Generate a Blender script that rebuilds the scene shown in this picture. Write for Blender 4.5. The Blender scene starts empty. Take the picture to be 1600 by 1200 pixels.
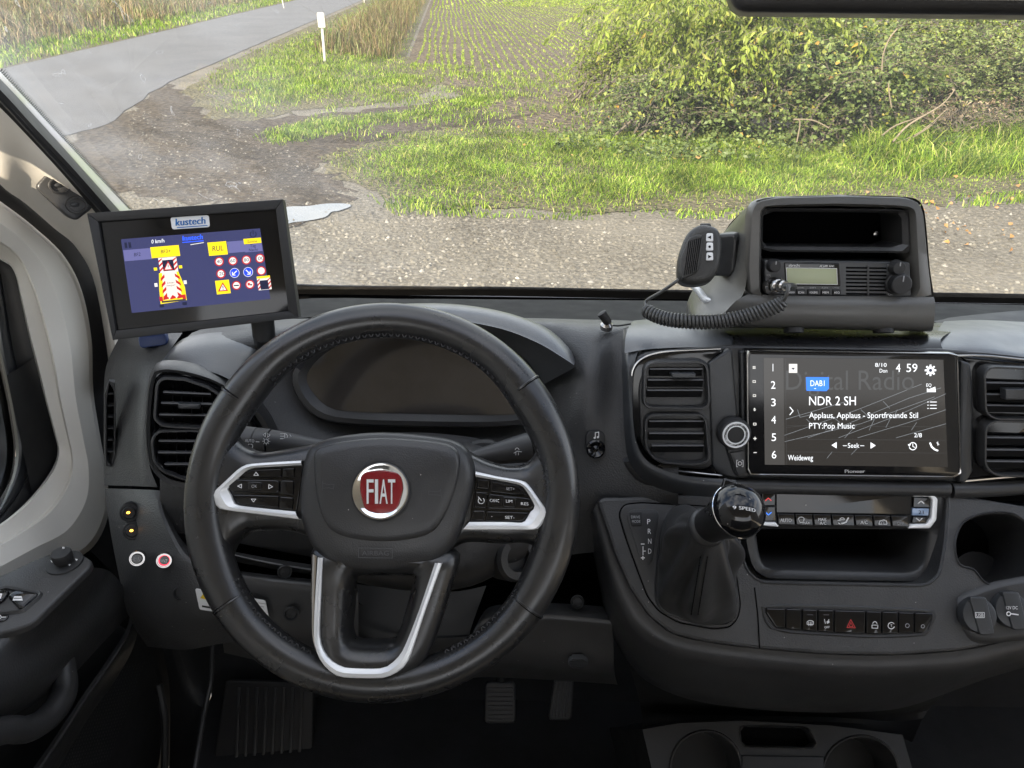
import bpy, math, random
import numpy as np
from mathutils import Vector
from mathutils.geometry import tessellate_polygon
random.seed(7); rng = np.random.default_rng(11)
R = math.radians
scene = bpy.context.scene
COL = scene.collection
# ------------------------------------------------------------------ camera
H = 2.0                                     # eye height above the yard (m)
PITCH, ROLL, FPX = R(30.0), R(0.8), 1130.0  # focal length in pixels of the 1600 px photograph
CAM = Vector((0, 0, H))
FWD = Vector((0, math.cos(PITCH), -math.sin(PITCH)))
_r = Vector((1, 0, 0)); _u = Vector((0, math.sin(PITCH), math.cos(PITCH)))
RGT = _r*math.cos(ROLL) + _u*math.sin(ROLL)
UPV = _u*math.cos(ROLL) - _r*math.sin(ROLL)
from mathutils import Matrix
cam = bpy.data.cameras.new('camera'); camo = bpy.data.objects.new('camera', cam); COL.objects.link(camo)
m3 = Matrix((RGT, UPV, -FWD)).transposed()
camo.matrix_world = Matrix.Translation(CAM) @ m3.to_4x4()
cam.sensor_width = 36; cam.lens = 36*FPX/1600; cam.clip_start = 0.02; cam.clip_end = 3000
scene.camera = camo
# ------------------------------------------------------------------ world, sun, exposure
SUN_EL, SUN_AZ = R(29), R(-143)             # azimuth clockwise from straight ahead (+Y)
w = bpy.data.worlds.new('World'); scene.world = w; w.use_nodes = True
nt = w.node_tree; nt.nodes.clear()
sky = nt.nodes.new('ShaderNodeTexSky'); sky.sky_type = 'NISHITA'; sky.sun_disc = False
sky.sun_elevation = SUN_EL; sky.sun_rotation = SUN_AZ; sky.air_density = 1.0; sky.dust_density = 2.0
bg = nt.nodes.new('ShaderNodeBackground'); bg.inputs[1].default_value = 0.15
ow = nt.nodes.new('ShaderNodeOutputWorld')
tcw = nt.nodes.new('ShaderNodeTexCoord'); nz = nt.nodes.new('ShaderNodeTexNoise'); nz.inputs['Scale'].default_value = 2.6; nz.inputs['Detail'].default_value = 7; nz.inputs['Roughness'].default_value = .6
mpw = nt.nodes.new('ShaderNodeMapping'); mpw.inputs['Scale'].default_value = (1, 1, 2.2); nt.links.new(tcw.outputs['Generated'], mpw.inputs[0]); nt.links.new(mpw.outputs[0], nz.inputs['Vector'])
rpw = nt.nodes.new('ShaderNodeValToRGB'); rpw.color_ramp.elements[0].position = .42; rpw.color_ramp.elements[1].position = .60; nt.links.new(nz.outputs['Fac'], rpw.inputs[0])
mxw = nt.nodes.new('ShaderNodeMixRGB'); mxw.inputs[2].default_value = (6.2, 6.2, 6.35, 1); nt.links.new(rpw.outputs[0], mxw.inputs[0]); nt.links.new(sky.outputs[0], mxw.inputs[1])
sxw = nt.nodes.new('ShaderNodeSeparateXYZ'); nt.links.new(tcw.outputs['Generated'], sxw.inputs[0])
hzr = nt.nodes.new('ShaderNodeMapRange'); hzr.inputs[1].default_value = .0; hzr.inputs[2].default_value = .6; hzr.inputs[3].default_value = .95; hzr.inputs[4].default_value = 0; nt.links.new(sxw.outputs[2], hzr.inputs[0])
mxh = nt.nodes.new('ShaderNodeMixRGB'); mxh.inputs[2].default_value = (6.4, 6.45, 6.6, 1); nt.links.new(hzr.outputs[0], mxh.inputs[0]); nt.links.new(mxw.outputs[0], mxh.inputs[1])
nt.links.new(mxh.outputs[0], bg.inputs[0]); nt.links.new(bg.outputs[0], ow.inputs[0])
sl = bpy.data.lights.new('sun', 'SUN'); sl.energy = 5.0; sl.angle = R(0.6); sl.color = (1, .86, .66)
so = bpy.data.objects.new('sun', sl); COL.objects.link(so)
sdir = Vector((math.sin(SUN_AZ)*math.cos(SUN_EL), math.cos(SUN_AZ)*math.cos(SUN_EL), math.sin(SUN_EL)))
so.rotation_euler = sdir.to_track_quat('Z', 'Y').to_euler()
vs = scene.view_settings; vs.view_transform = 'Standard'; vs.look = 'None'; vs.gamma = 1; vs.exposure = 1.5
vs.use_curve_mapping = False
scene.render.engine = 'CYCLES'
cy = scene.cycles; cy.use_denoising = True; cy.max_bounces = 6; cy.diffuse_bounces = 3; cy.glossy_bounces = 3; cy.use_adaptive_sampling = True; cy.adaptive_threshold = .02
cy.transparent_max_bounces = 8; cy.sample_clamp_indirect = 6; cy.caustics_reflective = False; cy.caustics_refractive = False
# ------------------------------------------------------------------ pixel -> place helpers
def ray(u, v): return RGT*((u-800)/FPX) + UPV*((600-v)/FPX) + FWD
def D(u, v, d): return CAM + ray(u, v)*d
def atX(u, v, x): r = ray(u, v); return CAM + r*(x/r.x)
def atY(u, v, y): r = ray(u, v); return CAM + r*(y/r.y)
def atZ(u, v, z): r = ray(u, v); return CAM + r*((z-H)/r.z)
def G2(u, v): p = atZ(u, v, 0); return (p.x, p.y)
class Frame:
    def __init__(s, o, elev=0, yaw=0, roll=0):
        s.o = Vector(o); e, y = R(elev), R(yaw)
        s.n = Vector((math.sin(y)*math.cos(e), -math.cos(y)*math.cos(e), math.sin(e)))
        ex = Vector((math.cos(y), math.sin(y), 0)); ey = s.n.cross(ex); a = R(roll)
        s.ex = ex*math.cos(a) + ey*math.sin(a); s.ey = s.n.cross(s.ex)
    def p(s, u, v, z=0):                       # pixel -> world point on the plane (raised by z)
        r = ray(u, v); return CAM + r*(((s.o + s.n*z - CAM).dot(s.n))/r.dot(s.n))
    def l(s, u, v, z=0):
        q = s.p(u, v, z) - s.o; return (q.dot(s.ex), q.dot(s.ey))
    def w(s, x, y, z=0): return s.o + s.ex*x + s.ey*y + s.n*z
    def P(s, pts, z=0): return [s.l(u, v, z) for u, v in pts]
    def sc(s, u, v):
        a, b, c = s.l(u, v), s.l(u+4, v), s.l(u, v+4)
        return math.dist(a, b)/4, math.dist(a, c)/4
    def at(s, u, v, z=0):
        f = Frame.__new__(Frame); f.o = s.p(u, v, z); f.ex, f.ey, f.n = s.ex, s.ey, s.n; return f
class Axis(Frame):                              # a frame whose normal is any direction
    def __init__(s, o, n, hint=(0, 0, 1)):
        s.o = Vector(o); s.n = Vector(n).normalized(); h = Vector(hint)
        s.ex = h.cross(s.n).normalized(); s.ey = s.n.cross(s.ex)
# ------------------------------------------------------------------ materials
MATS = {}
def newmat(name):
    m = bpy.data.materials.new(name); m.use_nodes = True; t = m.node_tree
    return m, t, t.nodes['Principled BSDF'], t.nodes['Material Output']
def N(t, typ, **kw):
    n = t.nodes.new(typ)
    for k, v in kw.items():
        if k.startswith('i_'):
            key = k[2:]; key = int(key) if key.isdigit() else key.replace('_', ' ')
            n.inputs[key].default_value = v
        else: setattr(n, k, v)
    return n
def ramp(t, stops):
    n = t.nodes.new('ShaderNodeValToRGB'); e = n.color_ramp.elements
    while len(e) < len(stops): e.new(.5)
    for el, (p, c) in zip(e, stops): el.position = p; el.color = (*c, 1) if len(c) == 3 else c
    return n
def mat(name, col, rough=.5, metal=0, grain=0, gscale=600, coat=0, emit=None, es=1, spec=.5, vary=0, dust=0, speck=0):
    if name in MATS: return MATS[name]
    m, t, b, o = newmat(name); L = t.links.new
    b.inputs['Base Color'].default_value = (*col, 1); b.inputs['Roughness'].default_value = rough
    b.inputs['Metallic'].default_value = metal; b.inputs['Coat Weight'].default_value = coat
    b.inputs['Coat Roughness'].default_value = .05; b.inputs['Specular IOR Level'].default_value = spec
    tc = N(t, 'ShaderNodeTexCoord')
    if vary or dust:
        n = N(t, 'ShaderNodeTexNoise', i_Scale=9.0, i_Detail=6.0, i_Roughness=.65); L(tc.outputs['Object'], n.inputs['Vector'])
        c1 = tuple(max(0, x*(1-vary)) for x in col); c2 = tuple(x*(1+vary) + dust for x in col)
        r = ramp(t, [(.3, c1), (.7, c2)]); L(n.outputs['Fac'], r.inputs[0]); L(r.outputs[0], b.inputs['Base Color'])
        n2 = N(t, 'ShaderNodeTexNoise', i_Scale=35.0, i_Detail=5.0); L(tc.outputs['Object'], n2.inputs['Vector'])
        mr = N(t, 'ShaderNodeMapRange', i_3=max(.02, rough-.1), i_4=min(1, rough+.12)); L(n2.outputs['Fac'], mr.inputs[0]); L(mr.outputs[0], b.inputs['Roughness'])
    if speck:
        vo = N(t, 'ShaderNodeTexVoronoi', i_Scale=150.0); L(tc.outputs['Object'], vo.inputs['Vector'])
        lt = N(t, 'ShaderNodeMath', operation='LESS_THAN'); lt.inputs[1].default_value = .085; L(vo.outputs['Distance'], lt.inputs[0])
        sp = N(t, 'ShaderNodeSeparateColor'); L(vo.outputs['Color'], sp.inputs[0]); gt = N(t, 'ShaderNodeMath', operation='LESS_THAN'); gt.inputs[1].default_value = speck; L(sp.outputs[0], gt.inputs[0])
        ml = N(t, 'ShaderNodeMath', operation='MULTIPLY'); L(lt.outputs[0], ml.inputs[0]); L(gt.outputs[0], ml.inputs[1])
        mxs = N(t, 'ShaderNodeMixRGB'); mxs.inputs[2].default_value = (.35, .34, .32, 1); mxs.inputs[1].default_value = (*col, 1)
        if b.inputs['Base Color'].is_linked: L(b.inputs['Base Color'].links[0].from_socket, mxs.inputs[1])
        L(ml.outputs[0], mxs.inputs[0]); L(mxs.outputs[0], b.inputs['Base Color'])
    if grain:
        v = N(t, 'ShaderNodeTexVoronoi', i_Scale=float(gscale)); L(tc.outputs['Object'], v.inputs['Vector'])
        bp = N(t, 'ShaderNodeBump', i_Strength=grain, i_Distance=.0004); L(v.outputs['Distance'], bp.inputs['Height']); L(bp.outputs[0], b.inputs['Normal'])
    if emit is not None:
        b.inputs['Emission Color'].default_value = (*emit, 1); b.inputs['Emission Strength'].default_value = es
    MATS[name] = m; return m
mat('grain', (.041, .0415, .043), .43, grain=.8, gscale=480, vary=.2, speck=.05)
mat('plastic', (.030, .0303, .0315), .37, grain=.3, gscale=700, vary=.2, speck=.06)
mat('pad_sheen', (.062, .066, .073), .34, spec=.9, grain=.3, gscale=600, vary=.12, speck=.06)  # base lightened and blued to carry the sky sheen on the dash top
mat('satin', (.032, .034, .037), .33, grain=.25, gscale=700, vary=.15, speck=.04)
mat('dark', (.010, .0105, .0115), .55, vary=.15)
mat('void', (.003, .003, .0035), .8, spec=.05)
mat('sill_black', (.006, .006, .0065), .6, spec=.12, vary=.2)
mat('rubber', (.013, .013, .014), .55, vary=.15)
mat('cord_rubber', (.055, .055, .054), .32)
mat('mic_shell', (.030, .030, .029), .45, grain=.7, gscale=500, vary=.15)
mat('piano', (.004, .004, .005), .05, dust=.0015, vary=.1, speck=.05)
mat('housing', (.085, .083, .078), .33, grain=.2, gscale=900, vary=.1)
mat('leather', (.017, .017, .0175), .28, spec=.7, grain=.04, gscale=420, vary=.06, speck=.01)
mat('armskin', (.034, .0345, .036), .36, grain=.4, gscale=380, vary=.1)
mat('bootleather', (.045, .045, .046), .33, grain=.35, gscale=420, vary=.15, speck=.02)
mat('silver', (.78, .79, .80), .3, metal=.25)
mat('chrome', (.82, .83, .85), .06, metal=1)
mat('stalk', (.045, .045, .046), .42, grain=.2, gscale=700)
mat('steel', (.42, .41, .40), .2, metal=1)
mat('trim_grey', (.74, .71, .65), .55, grain=.12, gscale=900, vary=.03)
mat('white_paint', (.8, .8, .8), .2, coat=.4)
mat('glass_black', (.005, .005, .006), .05, vary=.1, dust=.001)
mat('print', (.72, .72, .72), .5)
mat('print_dim', (.32, .32, .33), .5)
mat('print_faint', (.06, .06, .065), .5)
mat('thread', (.042, .042, .045), .6)
mat('carpet', (.012, .013, .015), .95, grain=.6, gscale=500, vary=.3)
mat('red_enamel', (.20, .008, .014), .12, coat=.8, vary=.15)
mat('blue_plastic', (.01, .03, .12), .4)
mat('sticker', (.72, .73, .74), .45)
mat('sticker_blue', (.0, .13, .42), .5)
mat('yellow', (.75, .52, .02), .5)
mat('lcd', (.33, .36, .22), .3, vary=.05)
mat('red_print', (.5, .03, .03), .5)
mat('led_amber', (.6, .3, .05), .4, emit=(1, .42, .05), es=2.2)
mat('led_red', (.5, .02, .03), .4, emit=(1, .03, .06), es=1.1)
for nm, c, s in (('e_white', (.85, .87, .9), .6), ('e_dim', (.5, .5, .5), .06), ('e_line', (.75, .8, .85), .14), ('e_bg', (.055, .05, .045), .28),
                 ('e_blue', (.02, .16, .75), .7), ('e_navy', (.045, .05, .13), .5), ('e_navy2', (.14, .14, .32), .5), ('e_yel', (.95, .72, .02), .5),
                 ('e_red', (.6, .03, .03), .45), ('e_ink', (.01, .012, .03), .8), ('e_sign', (.8, .78, .74), .5), ('e_sblue', (.01, .04, .5), .9), ('e_logo', (.02, .08, .75), .9), ('e_cream', (.85, .74, .66), .5), ('e_grey', (.1, .095, .09), .3)):
    mat(nm, (.004, .004, .004), .12, emit=c, es=s, spec=.3)
# ------------------------------------------------------------------ objects
def setp(o, label=None, cat=None, group=None, kind=None):
    if label: o['label'] = label
    if cat: o['category'] = cat
    if group: o['group'] = group
    if kind: o['kind'] = kind
    return o
def thing(name, loc, label, cat, group=None, kind=None):
    o = bpy.data.objects.new(name, None); COL.objects.link(o); o.location = loc; o.empty_display_size = .02
    return setp(o, label, cat, group, kind)
def base_of(p):
    v = Vector((0, 0, 0))
    while p is not None: v = v + p.location; p = p.parent
    return v
class MB:
    def __init__(s): s.v = []; s.f = []; s.m = []; s.mats = []
    def mi(s, m):
        m = MATS[m] if isinstance(m, str) else m
        if m not in s.mats: s.mats.append(m)
        return s.mats.index(m)
    def add(s, vs, fs, m):
        k = len(s.v); i = s.mi(m); s.v += [tuple(x) for x in vs]
        for f in fs: s.f.append(tuple(k+j for j in f)); s.m.append(i)
        return s
    def build(s, name, parent=None, angle=35, smooth=True):
        b = base_of(parent)
        me = bpy.data.meshes.new(name); me.from_pydata([(x-b.x, y-b.y, z-b.z) for x, y, z in s.v], [], s.f); me.update()
        for m in s.mats: me.materials.append(m)
        me.polygons.foreach_set('material_index', s.m)
        if smooth:
            me.polygons.foreach_set('use_smooth', [True]*len(me.polygons)); me.set_sharp_from_angle(angle=R(angle))
        o = bpy.data.objects.new(name, me); COL.objects.link(o); o.parent = parent
        return o
def area2(p): return sum(p[i][0]*p[(i+1) % len(p)][1] - p[(i+1) % len(p)][0]*p[i][1] for i in range(len(p)))
def ccw(p): return p if area2(p) > 0 else p[::-1]
def rnd(p, r, n=5):                             # round the corners of a local polygon; r scalar or list (metres)
    out = []; k = len(p)
    for i in range(k):
        a, b, c = Vector(p[i-1]), Vector(p[i]), Vector(p[(i+1) % k]); rr = r[i] if isinstance(r, (list, tuple)) else r
        la, lc = (a-b).length, (c-b).length; d = min(rr, la*.48, lc*.48)
        if d < 1e-6: out.append(tuple(b)); continue
        s, e = b+(a-b)/la*d, b+(c-b)/lc*d
        for j in range(n+1):
            t = j/n; q = s*(1-t)**2 + b*2*t*(1-t) + e*t*t; out.append((q.x, q.y))
    return out
def cr(p0, p1, p2, p3, t): return .5*((2*p1) + (-p0+p2)*t + (2*p0-5*p1+4*p2-p3)*t*t + (-p0+3*p1-3*p2+p3)*t**3)
def curve(pts, n=6, closed=False):              # Catmull-Rom through points (any dimension)
    P = [Vector(p) for p in pts]; k = len(P); out = []
    for i in range(k if closed else k-1):
        g = (lambda j: P[j % k]) if closed else (lambda j: P[max(0, min(k-1, j))])
        for j in range(n): out.append(cr(g(i-1), g(i), g(i+1), g(i+2), j/n))
    if not closed: out.append(P[-1])
    return out
def cpoly(pts, n=5): return [tuple(q) for q in curve(pts, n, True)]
def offset(p, d):                               # inward offset of a ccw polygon
    k = len(p); out = []
    for i in range(k):
        a, b, c = p[i-1], p[i], p[(i+1) % k]
        e1 = (b[0]-a[0], b[1]-a[1]); e2 = (c[0]-b[0], c[1]-b[1]); l1 = math.hypot(*e1) or 1e-9; l2 = math.hypot(*e2) or 1e-9
        nx, ny = -e1[1]/l1-e2[1]/l2, e1[0]/l1+e2[0]/l2; l = math.hypot(nx, ny) or 1e-9
        s = min(1.6, 2/l) ; out.append((b[0]+nx/l*d*s, b[1]+ny/l*d*s))
    return out
def slab(mb, F, pts, z0, z1, m, bev=.001, seg=3, back=False):
    """extruded local outline with rounded front edge"""
    p = ccw(pts); k = len(p); rings = [(0, z0)]
    for j in range(seg+1):
        a = j/seg*math.pi/2; rings.append((bev*(1-math.cos(a)), z1-bev+bev*math.sin(a)))
    vs = []; fs = []
    for d, z in rings: vs += [F.w(x, y, z) for x, y in (offset(p, d) if d > 0 else p)]
    for i in range(len(rings)-1):
        for j in range(k): fs.append((i*k+j, i*k+(j+1) % k, (i+1)*k+(j+1) % k, (i+1)*k+j))
    top = len(rings)-1
    poly = [Vector((*q, 0)) for q in (offset(p, rings[-1][0]) if rings[-1][0] > 0 else p)]
    for t in tessellate_polygon([poly]): fs.append(orient(poly, [top*k+i for i in t], top*k))
    if back: fs.append(tuple(range(k-1, -1, -1)))
    return mb.add(vs, fs, m)
def orient(poly, t, b):
    a, c, d = (poly[i-b] for i in t)
    return tuple(t) if (c-a).cross(d-a).z > 0 else tuple(t[::-1])
def plate(mb, F, pts, z, m, holes=()):
    loops = [[Vector((*q, 0)) for q in pts]] + [[Vector((*q, 0)) for q in h] for h in holes]
    flat = [q for l in loops for q in l]
    fs = [orient(flat, list(t), 0) for t in tessellate_polygon(loops)]
    return mb.add([F.w(q.x, q.y, z) for q in flat], fs, m)
def resample(p, n, c=None):                     # outline -> n points by angle about its centre
    cx, cy = c or (sum(q[0] for q in p)/len(p), sum(q[1] for q in p)/len(p)); out = []
    for i in range(n):
        a = 2*math.pi*i/n; dx, dy = math.cos(a), math.sin(a); best = 0
        for j in range(len(p)):
            ax, ay = p[j][0]-cx, p[j][1]-cy; bx, by = p[(j+1) % len(p)][0]-cx, p[(j+1) % len(p)][1]-cy
            ex, ey = bx-ax, by-ay; den = dx*ey-dy*ex
            if abs(den) < 1e-12: continue
            t = (ax*ey-ay*ex)/den; s = (ax*dy-ay*dx)/den
            if t > 0 and -1e-6 <= s <= 1+1e-6: best = max(best, t)
        out.append((cx+dx*best, cy+dy*best))
    return out
def ring(mb, F, outer, inner, prof, m, n=72, cap=None):
    """band between two outlines; prof = [(t, z)], t 0 outer .. 1 inner; cap = material closing the last ring"""
    c = (sum(q[0] for q in inner)/len(inner), sum(q[1] for q in inner)/len(inner))
    A, B = resample(outer, n, c), resample(inner, n, c); vs = []; fs = []
    for t, z in prof: vs += [F.w(a[0]+(b[0]-a[0])*t, a[1]+(b[1]-a[1])*t, z) for a, b in zip(A, B)]
    for i in range(len(prof)-1):
        for j in range(n): fs.append((i*n+j, i*n+(j+1) % n, (i+1)*n+(j+1) % n, (i+1)*n+j))
    mb.add(vs, fs, m)
    if cap: mb.add(vs[-n:], [tuple(range(n))], cap)
    return mb
def dome(mb, F, outline, prof, m, n=72, c=None):
    """concentric rings: prof = [(scale towards centre, z)] closing at the last"""
    c = c or (sum(q[0] for q in outline)/len(outline), sum(q[1] for q in outline)/len(outline))
    A = resample(outline, n, c); vs = []; fs = []
    for s, z in prof: vs += [F.w(c[0]+(a[0]-c[0])*s, c[1]+(a[1]-c[1])*s, z) for a in A]
    for i in range(len(prof)-1):
        for j in range(n): fs.append((i*n+j, i*n+(j+1) % n, (i+1)*n+(j+1) % n, (i+1)*n+j))
    fs.append(tuple((len(prof)-1)*n+j for j in range(n)))
    return mb.add(vs, fs, m)
def loft(mb, rows, m, su=5, sv=5, flip=False):
    """smooth patch through a grid of world points"""
    rr = [curve(r, su) for r in rows]; cols = [curve([r[i] for r in rr], sv) for i in range(len(rr[0]))]
    nu, nv = len(cols), len(cols[0]); vs = [p for c in cols for p in c]; fs = []
    for i in range(nu-1):
        for j in range(nv-1):
            f = (i*nv+j, i*nv+j+1, (i+1)*nv+j+1, (i+1)*nv+j); fs.append(f[::-1] if flip else f)
    return mb.add(vs, fs, m)
def tube(mb, pts, r, m, n=10, closed=False, sm=0, flat=1, hint=None):
    P = [Vector(p) for p in (curve(pts, sm, closed) if sm else pts)]; k = len(P)
    rad = r if isinstance(r, (list, tuple)) else None
    vs = []; fs = []; up = Vector(hint) if hint else None
    for i in range(k):
        t = (P[(i+1) % k]-P[i-1]) if closed else (P[min(k-1, i+1)]-P[max(0, i-1)]); t.normalize()
        if up is None: up = t.orthogonal().normalized()
        a = up - t*up.dot(t); a.normalize(); b = t.cross(a)
        if not hint: up = a
        if rad: x = i/(k-1)*(len(rad)-1); j = min(len(rad)-2, int(x)); q = rad[j]+(rad[j+1]-rad[j])*(x-j)
        else: q = r
        vs += [P[i] + a*math.cos(2*math.pi*s/n)*q*flat + b*math.sin(2*math.pi*s/n)*q for s in range(n)]
    for i in range(k if closed else k-1):
        for s in range(n):
            j = (i+1) % k; fs.append((i*n+s, i*n+(s+1) % n, j*n+(s+1) % n, j*n+s))
    if not closed: fs += [tuple(range(n-1, -1, -1)), tuple((k-1)*n+s for s in range(n))]
    return mb.add(vs, fs, m)
def lathe(mb, F, c, prof, m, n=36, sx=1, sy=1):
    vs = []; fs = []
    for r, z in prof: vs += [F.w(c[0]+math.cos(2*math.pi*i/n)*r*sx, c[1]+math.sin(2*math.pi*i/n)*r*sy, z) for i in range(n)]
    for i in range(len(prof)-1):
        for j in range(n): fs.append((i*n+j, i*n+(j+1) % n, (i+1)*n+(j+1) % n, (i+1)*n+j))
    if prof[-1][0] > 1e-6: fs.append(tuple((len(prof)-1)*n+j for j in range(n)))
    return mb.add(vs, fs, m)
def box(mb, F, x0, x1, y0, y1, z0, z1, m, bev=.0006):
    return slab(mb, F, [(x0, y0), (x1, y0), (x1, y1), (x0, y1)], z0, z1, m, min(bev, (x1-x0)*.3, (y1-y0)*.3, (z1-z0)*.5), 2, True)
_tc = {}
def textmesh(s):
    if s in _tc: return _tc[s]
    c = bpy.data.curves.new('t', 'FONT'); c.body = s; c.size = 1; c.resolution_u = 3
    o = bpy.data.objects.new('t', c); COL.objects.link(o)
    me = bpy.data.meshes.new_from_object(o.evaluated_get(bpy.context.evaluated_depsgraph_get()))
    V = [(v.co.x, v.co.y) for v in me.vertices]; Fc = [tuple(p.vertices) for p in me.polygons]
    bpy.data.objects.remove(o); bpy.data.curves.remove(c); bpy.data.meshes.remove(me)
    x0, x1 = min(v[0] for v in V), max(v[0] for v in V)
    _tc[s] = (V, Fc, x0, x1); return _tc[s]
class Gfx:
    """flat print on a plane: polygons, lines and lettering in pixel coordinates"""
    def __init__(s, F, z=.0004): s.F = F; s.z = z; s.mb = MB()
    def poly(s, pts, m, k=0):
        p = ccw(s.F.P(pts)); plate(s.mb, s.F, p, s.z+k*.00012, m); return s
    def rect(s, u0, v0, u1, v1, m, k=0, sk=0): return s.poly([(u0, v0), (u1, v0+sk*(u1-u0)), (u1, v1+sk*(u1-u0)), (u0, v1)], m, k)
    def disc(s, u, v, r, m, k=0, n=24, r2=None):
        return s.poly([(u+r*math.cos(2*math.pi*i/n), v+(r2 or r)*math.sin(2*math.pi*i/n)) for i in range(n)], m, k)
    def line(s, pts, wd, m, k=0, closed=False):
        P = [s.F.l(*q) for q in pts]; h = wd*s.F.sc(*pts[0])[0]/2
        for i in range(len(P) if closed else len(P)-1):
            a, b = P[i], P[(i+1) % len(P)]; L = math.dist(a, b) or 1e-9; tx, ty = (b[0]-a[0])/L*h, (b[1]-a[1])/L*h
            q = [(a[0]-tx*.5+ty, a[1]-ty*.5-tx), (b[0]+tx*.5+ty, b[1]+ty*.5-tx), (b[0]+tx*.5-ty, b[1]+ty*.5+tx), (a[0]-tx*.5-ty, a[1]-ty*.5+tx)]
            plate(s.mb, s.F, ccw(q), s.z+(k+.05*i)*.00012, m)
        return s
    def circ(s, u, v, r, wd, m, k=0, a0=0, a1=360, n=28):
        return s.line([(u+r*math.cos(R(a0+(a1-a0)*i/n)), v+r*math.sin(R(a0+(a1-a0)*i/n))) for i in range(n+1)], wd, m, k)
    def text(s, st, u, v, h, m, k=1, al='c', wide=1.0, width=None, slope=0.0, bold=0):
        """baseline at (u, v), capital height h px; width fixes the whole width in px"""
        V, Fc, x0, x1 = textmesh(st); c = h/.70; wx = c*wide
        if width: wx = width/(x1-x0)
        off = {'c': (x0+x1)/2, 'l': x0, 'r': x1}[al]
        for dx in ([0] if not bold else [-bold, bold]):
            q = [s.F.l(u+(x-off)*wx+dx, v-y*c+(x-off)*wx*slope) for x, y in V]
            s.mb.add([s.F.w(a, b, s.z+k*.00012) for a, b in q], [f[::-1] if area2([q[i] for i in f]) < 0 else f for f in Fc], m)
        return s
    def build(s, name, parent): return s.mb.build(name, parent, smooth=False)
# ================================================================== OUTSIDE
def mesh_np(name, V, F, m, parent=None, kind=None, smooth=False):
    me = bpy.data.meshes.new(name); V = np.asarray(V, np.float32).reshape(-1, 3); b = base_of(parent)
    V = V - np.array([b.x, b.y, b.z], np.float32)
    nf, k = F.shape
    me.vertices.add(len(V)); me.vertices.foreach_set('co', V.ravel())
    me.loops.add(nf*k); me.loops.foreach_set('vertex_index', F.astype(np.int32).ravel())
    me.polygons.add(nf); me.polygons.foreach_set('loop_start', np.arange(0, nf*k, k, dtype=np.int32))
    me.update(); me.validate(); me.materials.append(m)
    if smooth: me.polygons.foreach_set('use_smooth', [True]*nf)
    o = bpy.data.objects.new(name, me); COL.objects.link(o); o.parent = parent
    if kind: o['kind'] = kind
    return o
def inpoly(X, Y, poly):
    c = np.zeros(len(X), bool); k = len(poly)
    for i in range(k):
        (x1, y1), (x2, y2) = poly[i], poly[(i+1) % k]
        if y1 == y2: continue
        t = ((y1 > Y) != (y2 > Y)) & (X < (x2-x1)*(Y-y1)/(y2-y1)+x1); c ^= t
    return c
def scatter(poly, n, pw=2.0, noise=0, nscale=1.0):
    """n ground points inside a world polygon, thinner with distance"""
    P = np.array(poly); lo, hi = P.min(0), P.max(0); out = []; got = 0; tries = 0
    near = max(4.0, lo[1])
    while got < n and tries < 200:
        q = rng.random((n*3, 2))*(hi-lo)+lo; d = np.hypot(q[:, 0], q[:, 1])
        ok = inpoly(q[:, 0], q[:, 1], poly) & (rng.random(len(q)) < np.clip(near/d, 0, 1)**pw)
        if noise:
            f = np.sin(q[:, 0]*1.7*nscale+1.3*np.sin(q[:, 1]*1.1*nscale))*np.sin(q[:, 1]*2.1*nscale+np.sin(q[:, 0]*.8*nscale+2))
            ok &= rng.random(len(q)) < np.clip(.5+f*noise+.5*(1-noise), .03, 1)
        out.append(q[ok]); got += ok.sum(); tries += 1
    return np.concatenate(out)[:n]
def edge_dist(P, poly):
    d = np.full(len(P), 1e9)
    for i in range(len(poly)):
        a = np.array(poly[i]); b = np.array(poly[(i+1) % len(poly)]); e = b-a; t = np.clip(((P-a)@e)/(e@e+1e-12), 0, 1)
        d = np.minimum(d, np.hypot(*(P-(a+t[:, None]*e)).T))
    return d
def soft(P, poly, wd=.4):
    d = edge_dist(P, poly)+rng.normal(0, wd*.25, len(P)); k = rng.random(len(P)) < np.clip(d/wd, .08, 1)
    return P[k], np.clip(.35+.65*d[k]/wd, .35, 1)
def blades(name, P, h, wd, m, lean=.45, parent=None, kind='stuff', z=0):
    if isinstance(P, tuple): P, hm = P
    else: hm = 1
    n = len(P); hh = h*(.45+.9*rng.random(n)**1.4)*hm*(.8+.35*np.sin(P[:, 0]*2.3+np.sin(P[:, 1]*3.1))*np.sin(P[:, 1]*2.7+P[:, 0])); a = rng.random(n)*2*np.pi; b = rng.random(n)*2*np.pi
    w_ = wd*(.6+.8*rng.random(n)); wx, wy = np.cos(a)*w_/2, np.sin(a)*w_/2; ln = lean*hh*(.3+rng.random(n))
    lx, ly = np.cos(b)*ln, np.sin(b)*ln; V = np.zeros((n, 5, 3)); x, y = P[:, 0], P[:, 1]
    V[:, 0] = np.c_[x-wx, y-wy, np.full(n, z)]; V[:, 1] = np.c_[x+wx, y+wy, np.full(n, z)]
    V[:, 2] = np.c_[x+wx*.8+lx*.35, y+wy*.8+ly*.35, z+hh*.6]; V[:, 3] = np.c_[x-wx*.8+lx*.35, y-wy*.8+ly*.35, z+hh*.6]
    V[:, 4] = np.c_[x+lx, y+ly, z+hh*(1-.25*lean)]
    k = np.arange(n)[:, None]*5
    F = np.concatenate([k+np.array([[0, 1, 2]]), k+np.array([[0, 2, 3]]), k+np.array([[3, 2, 4]])])
    return mesh_np(name, V, F, m, parent, kind)
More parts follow.
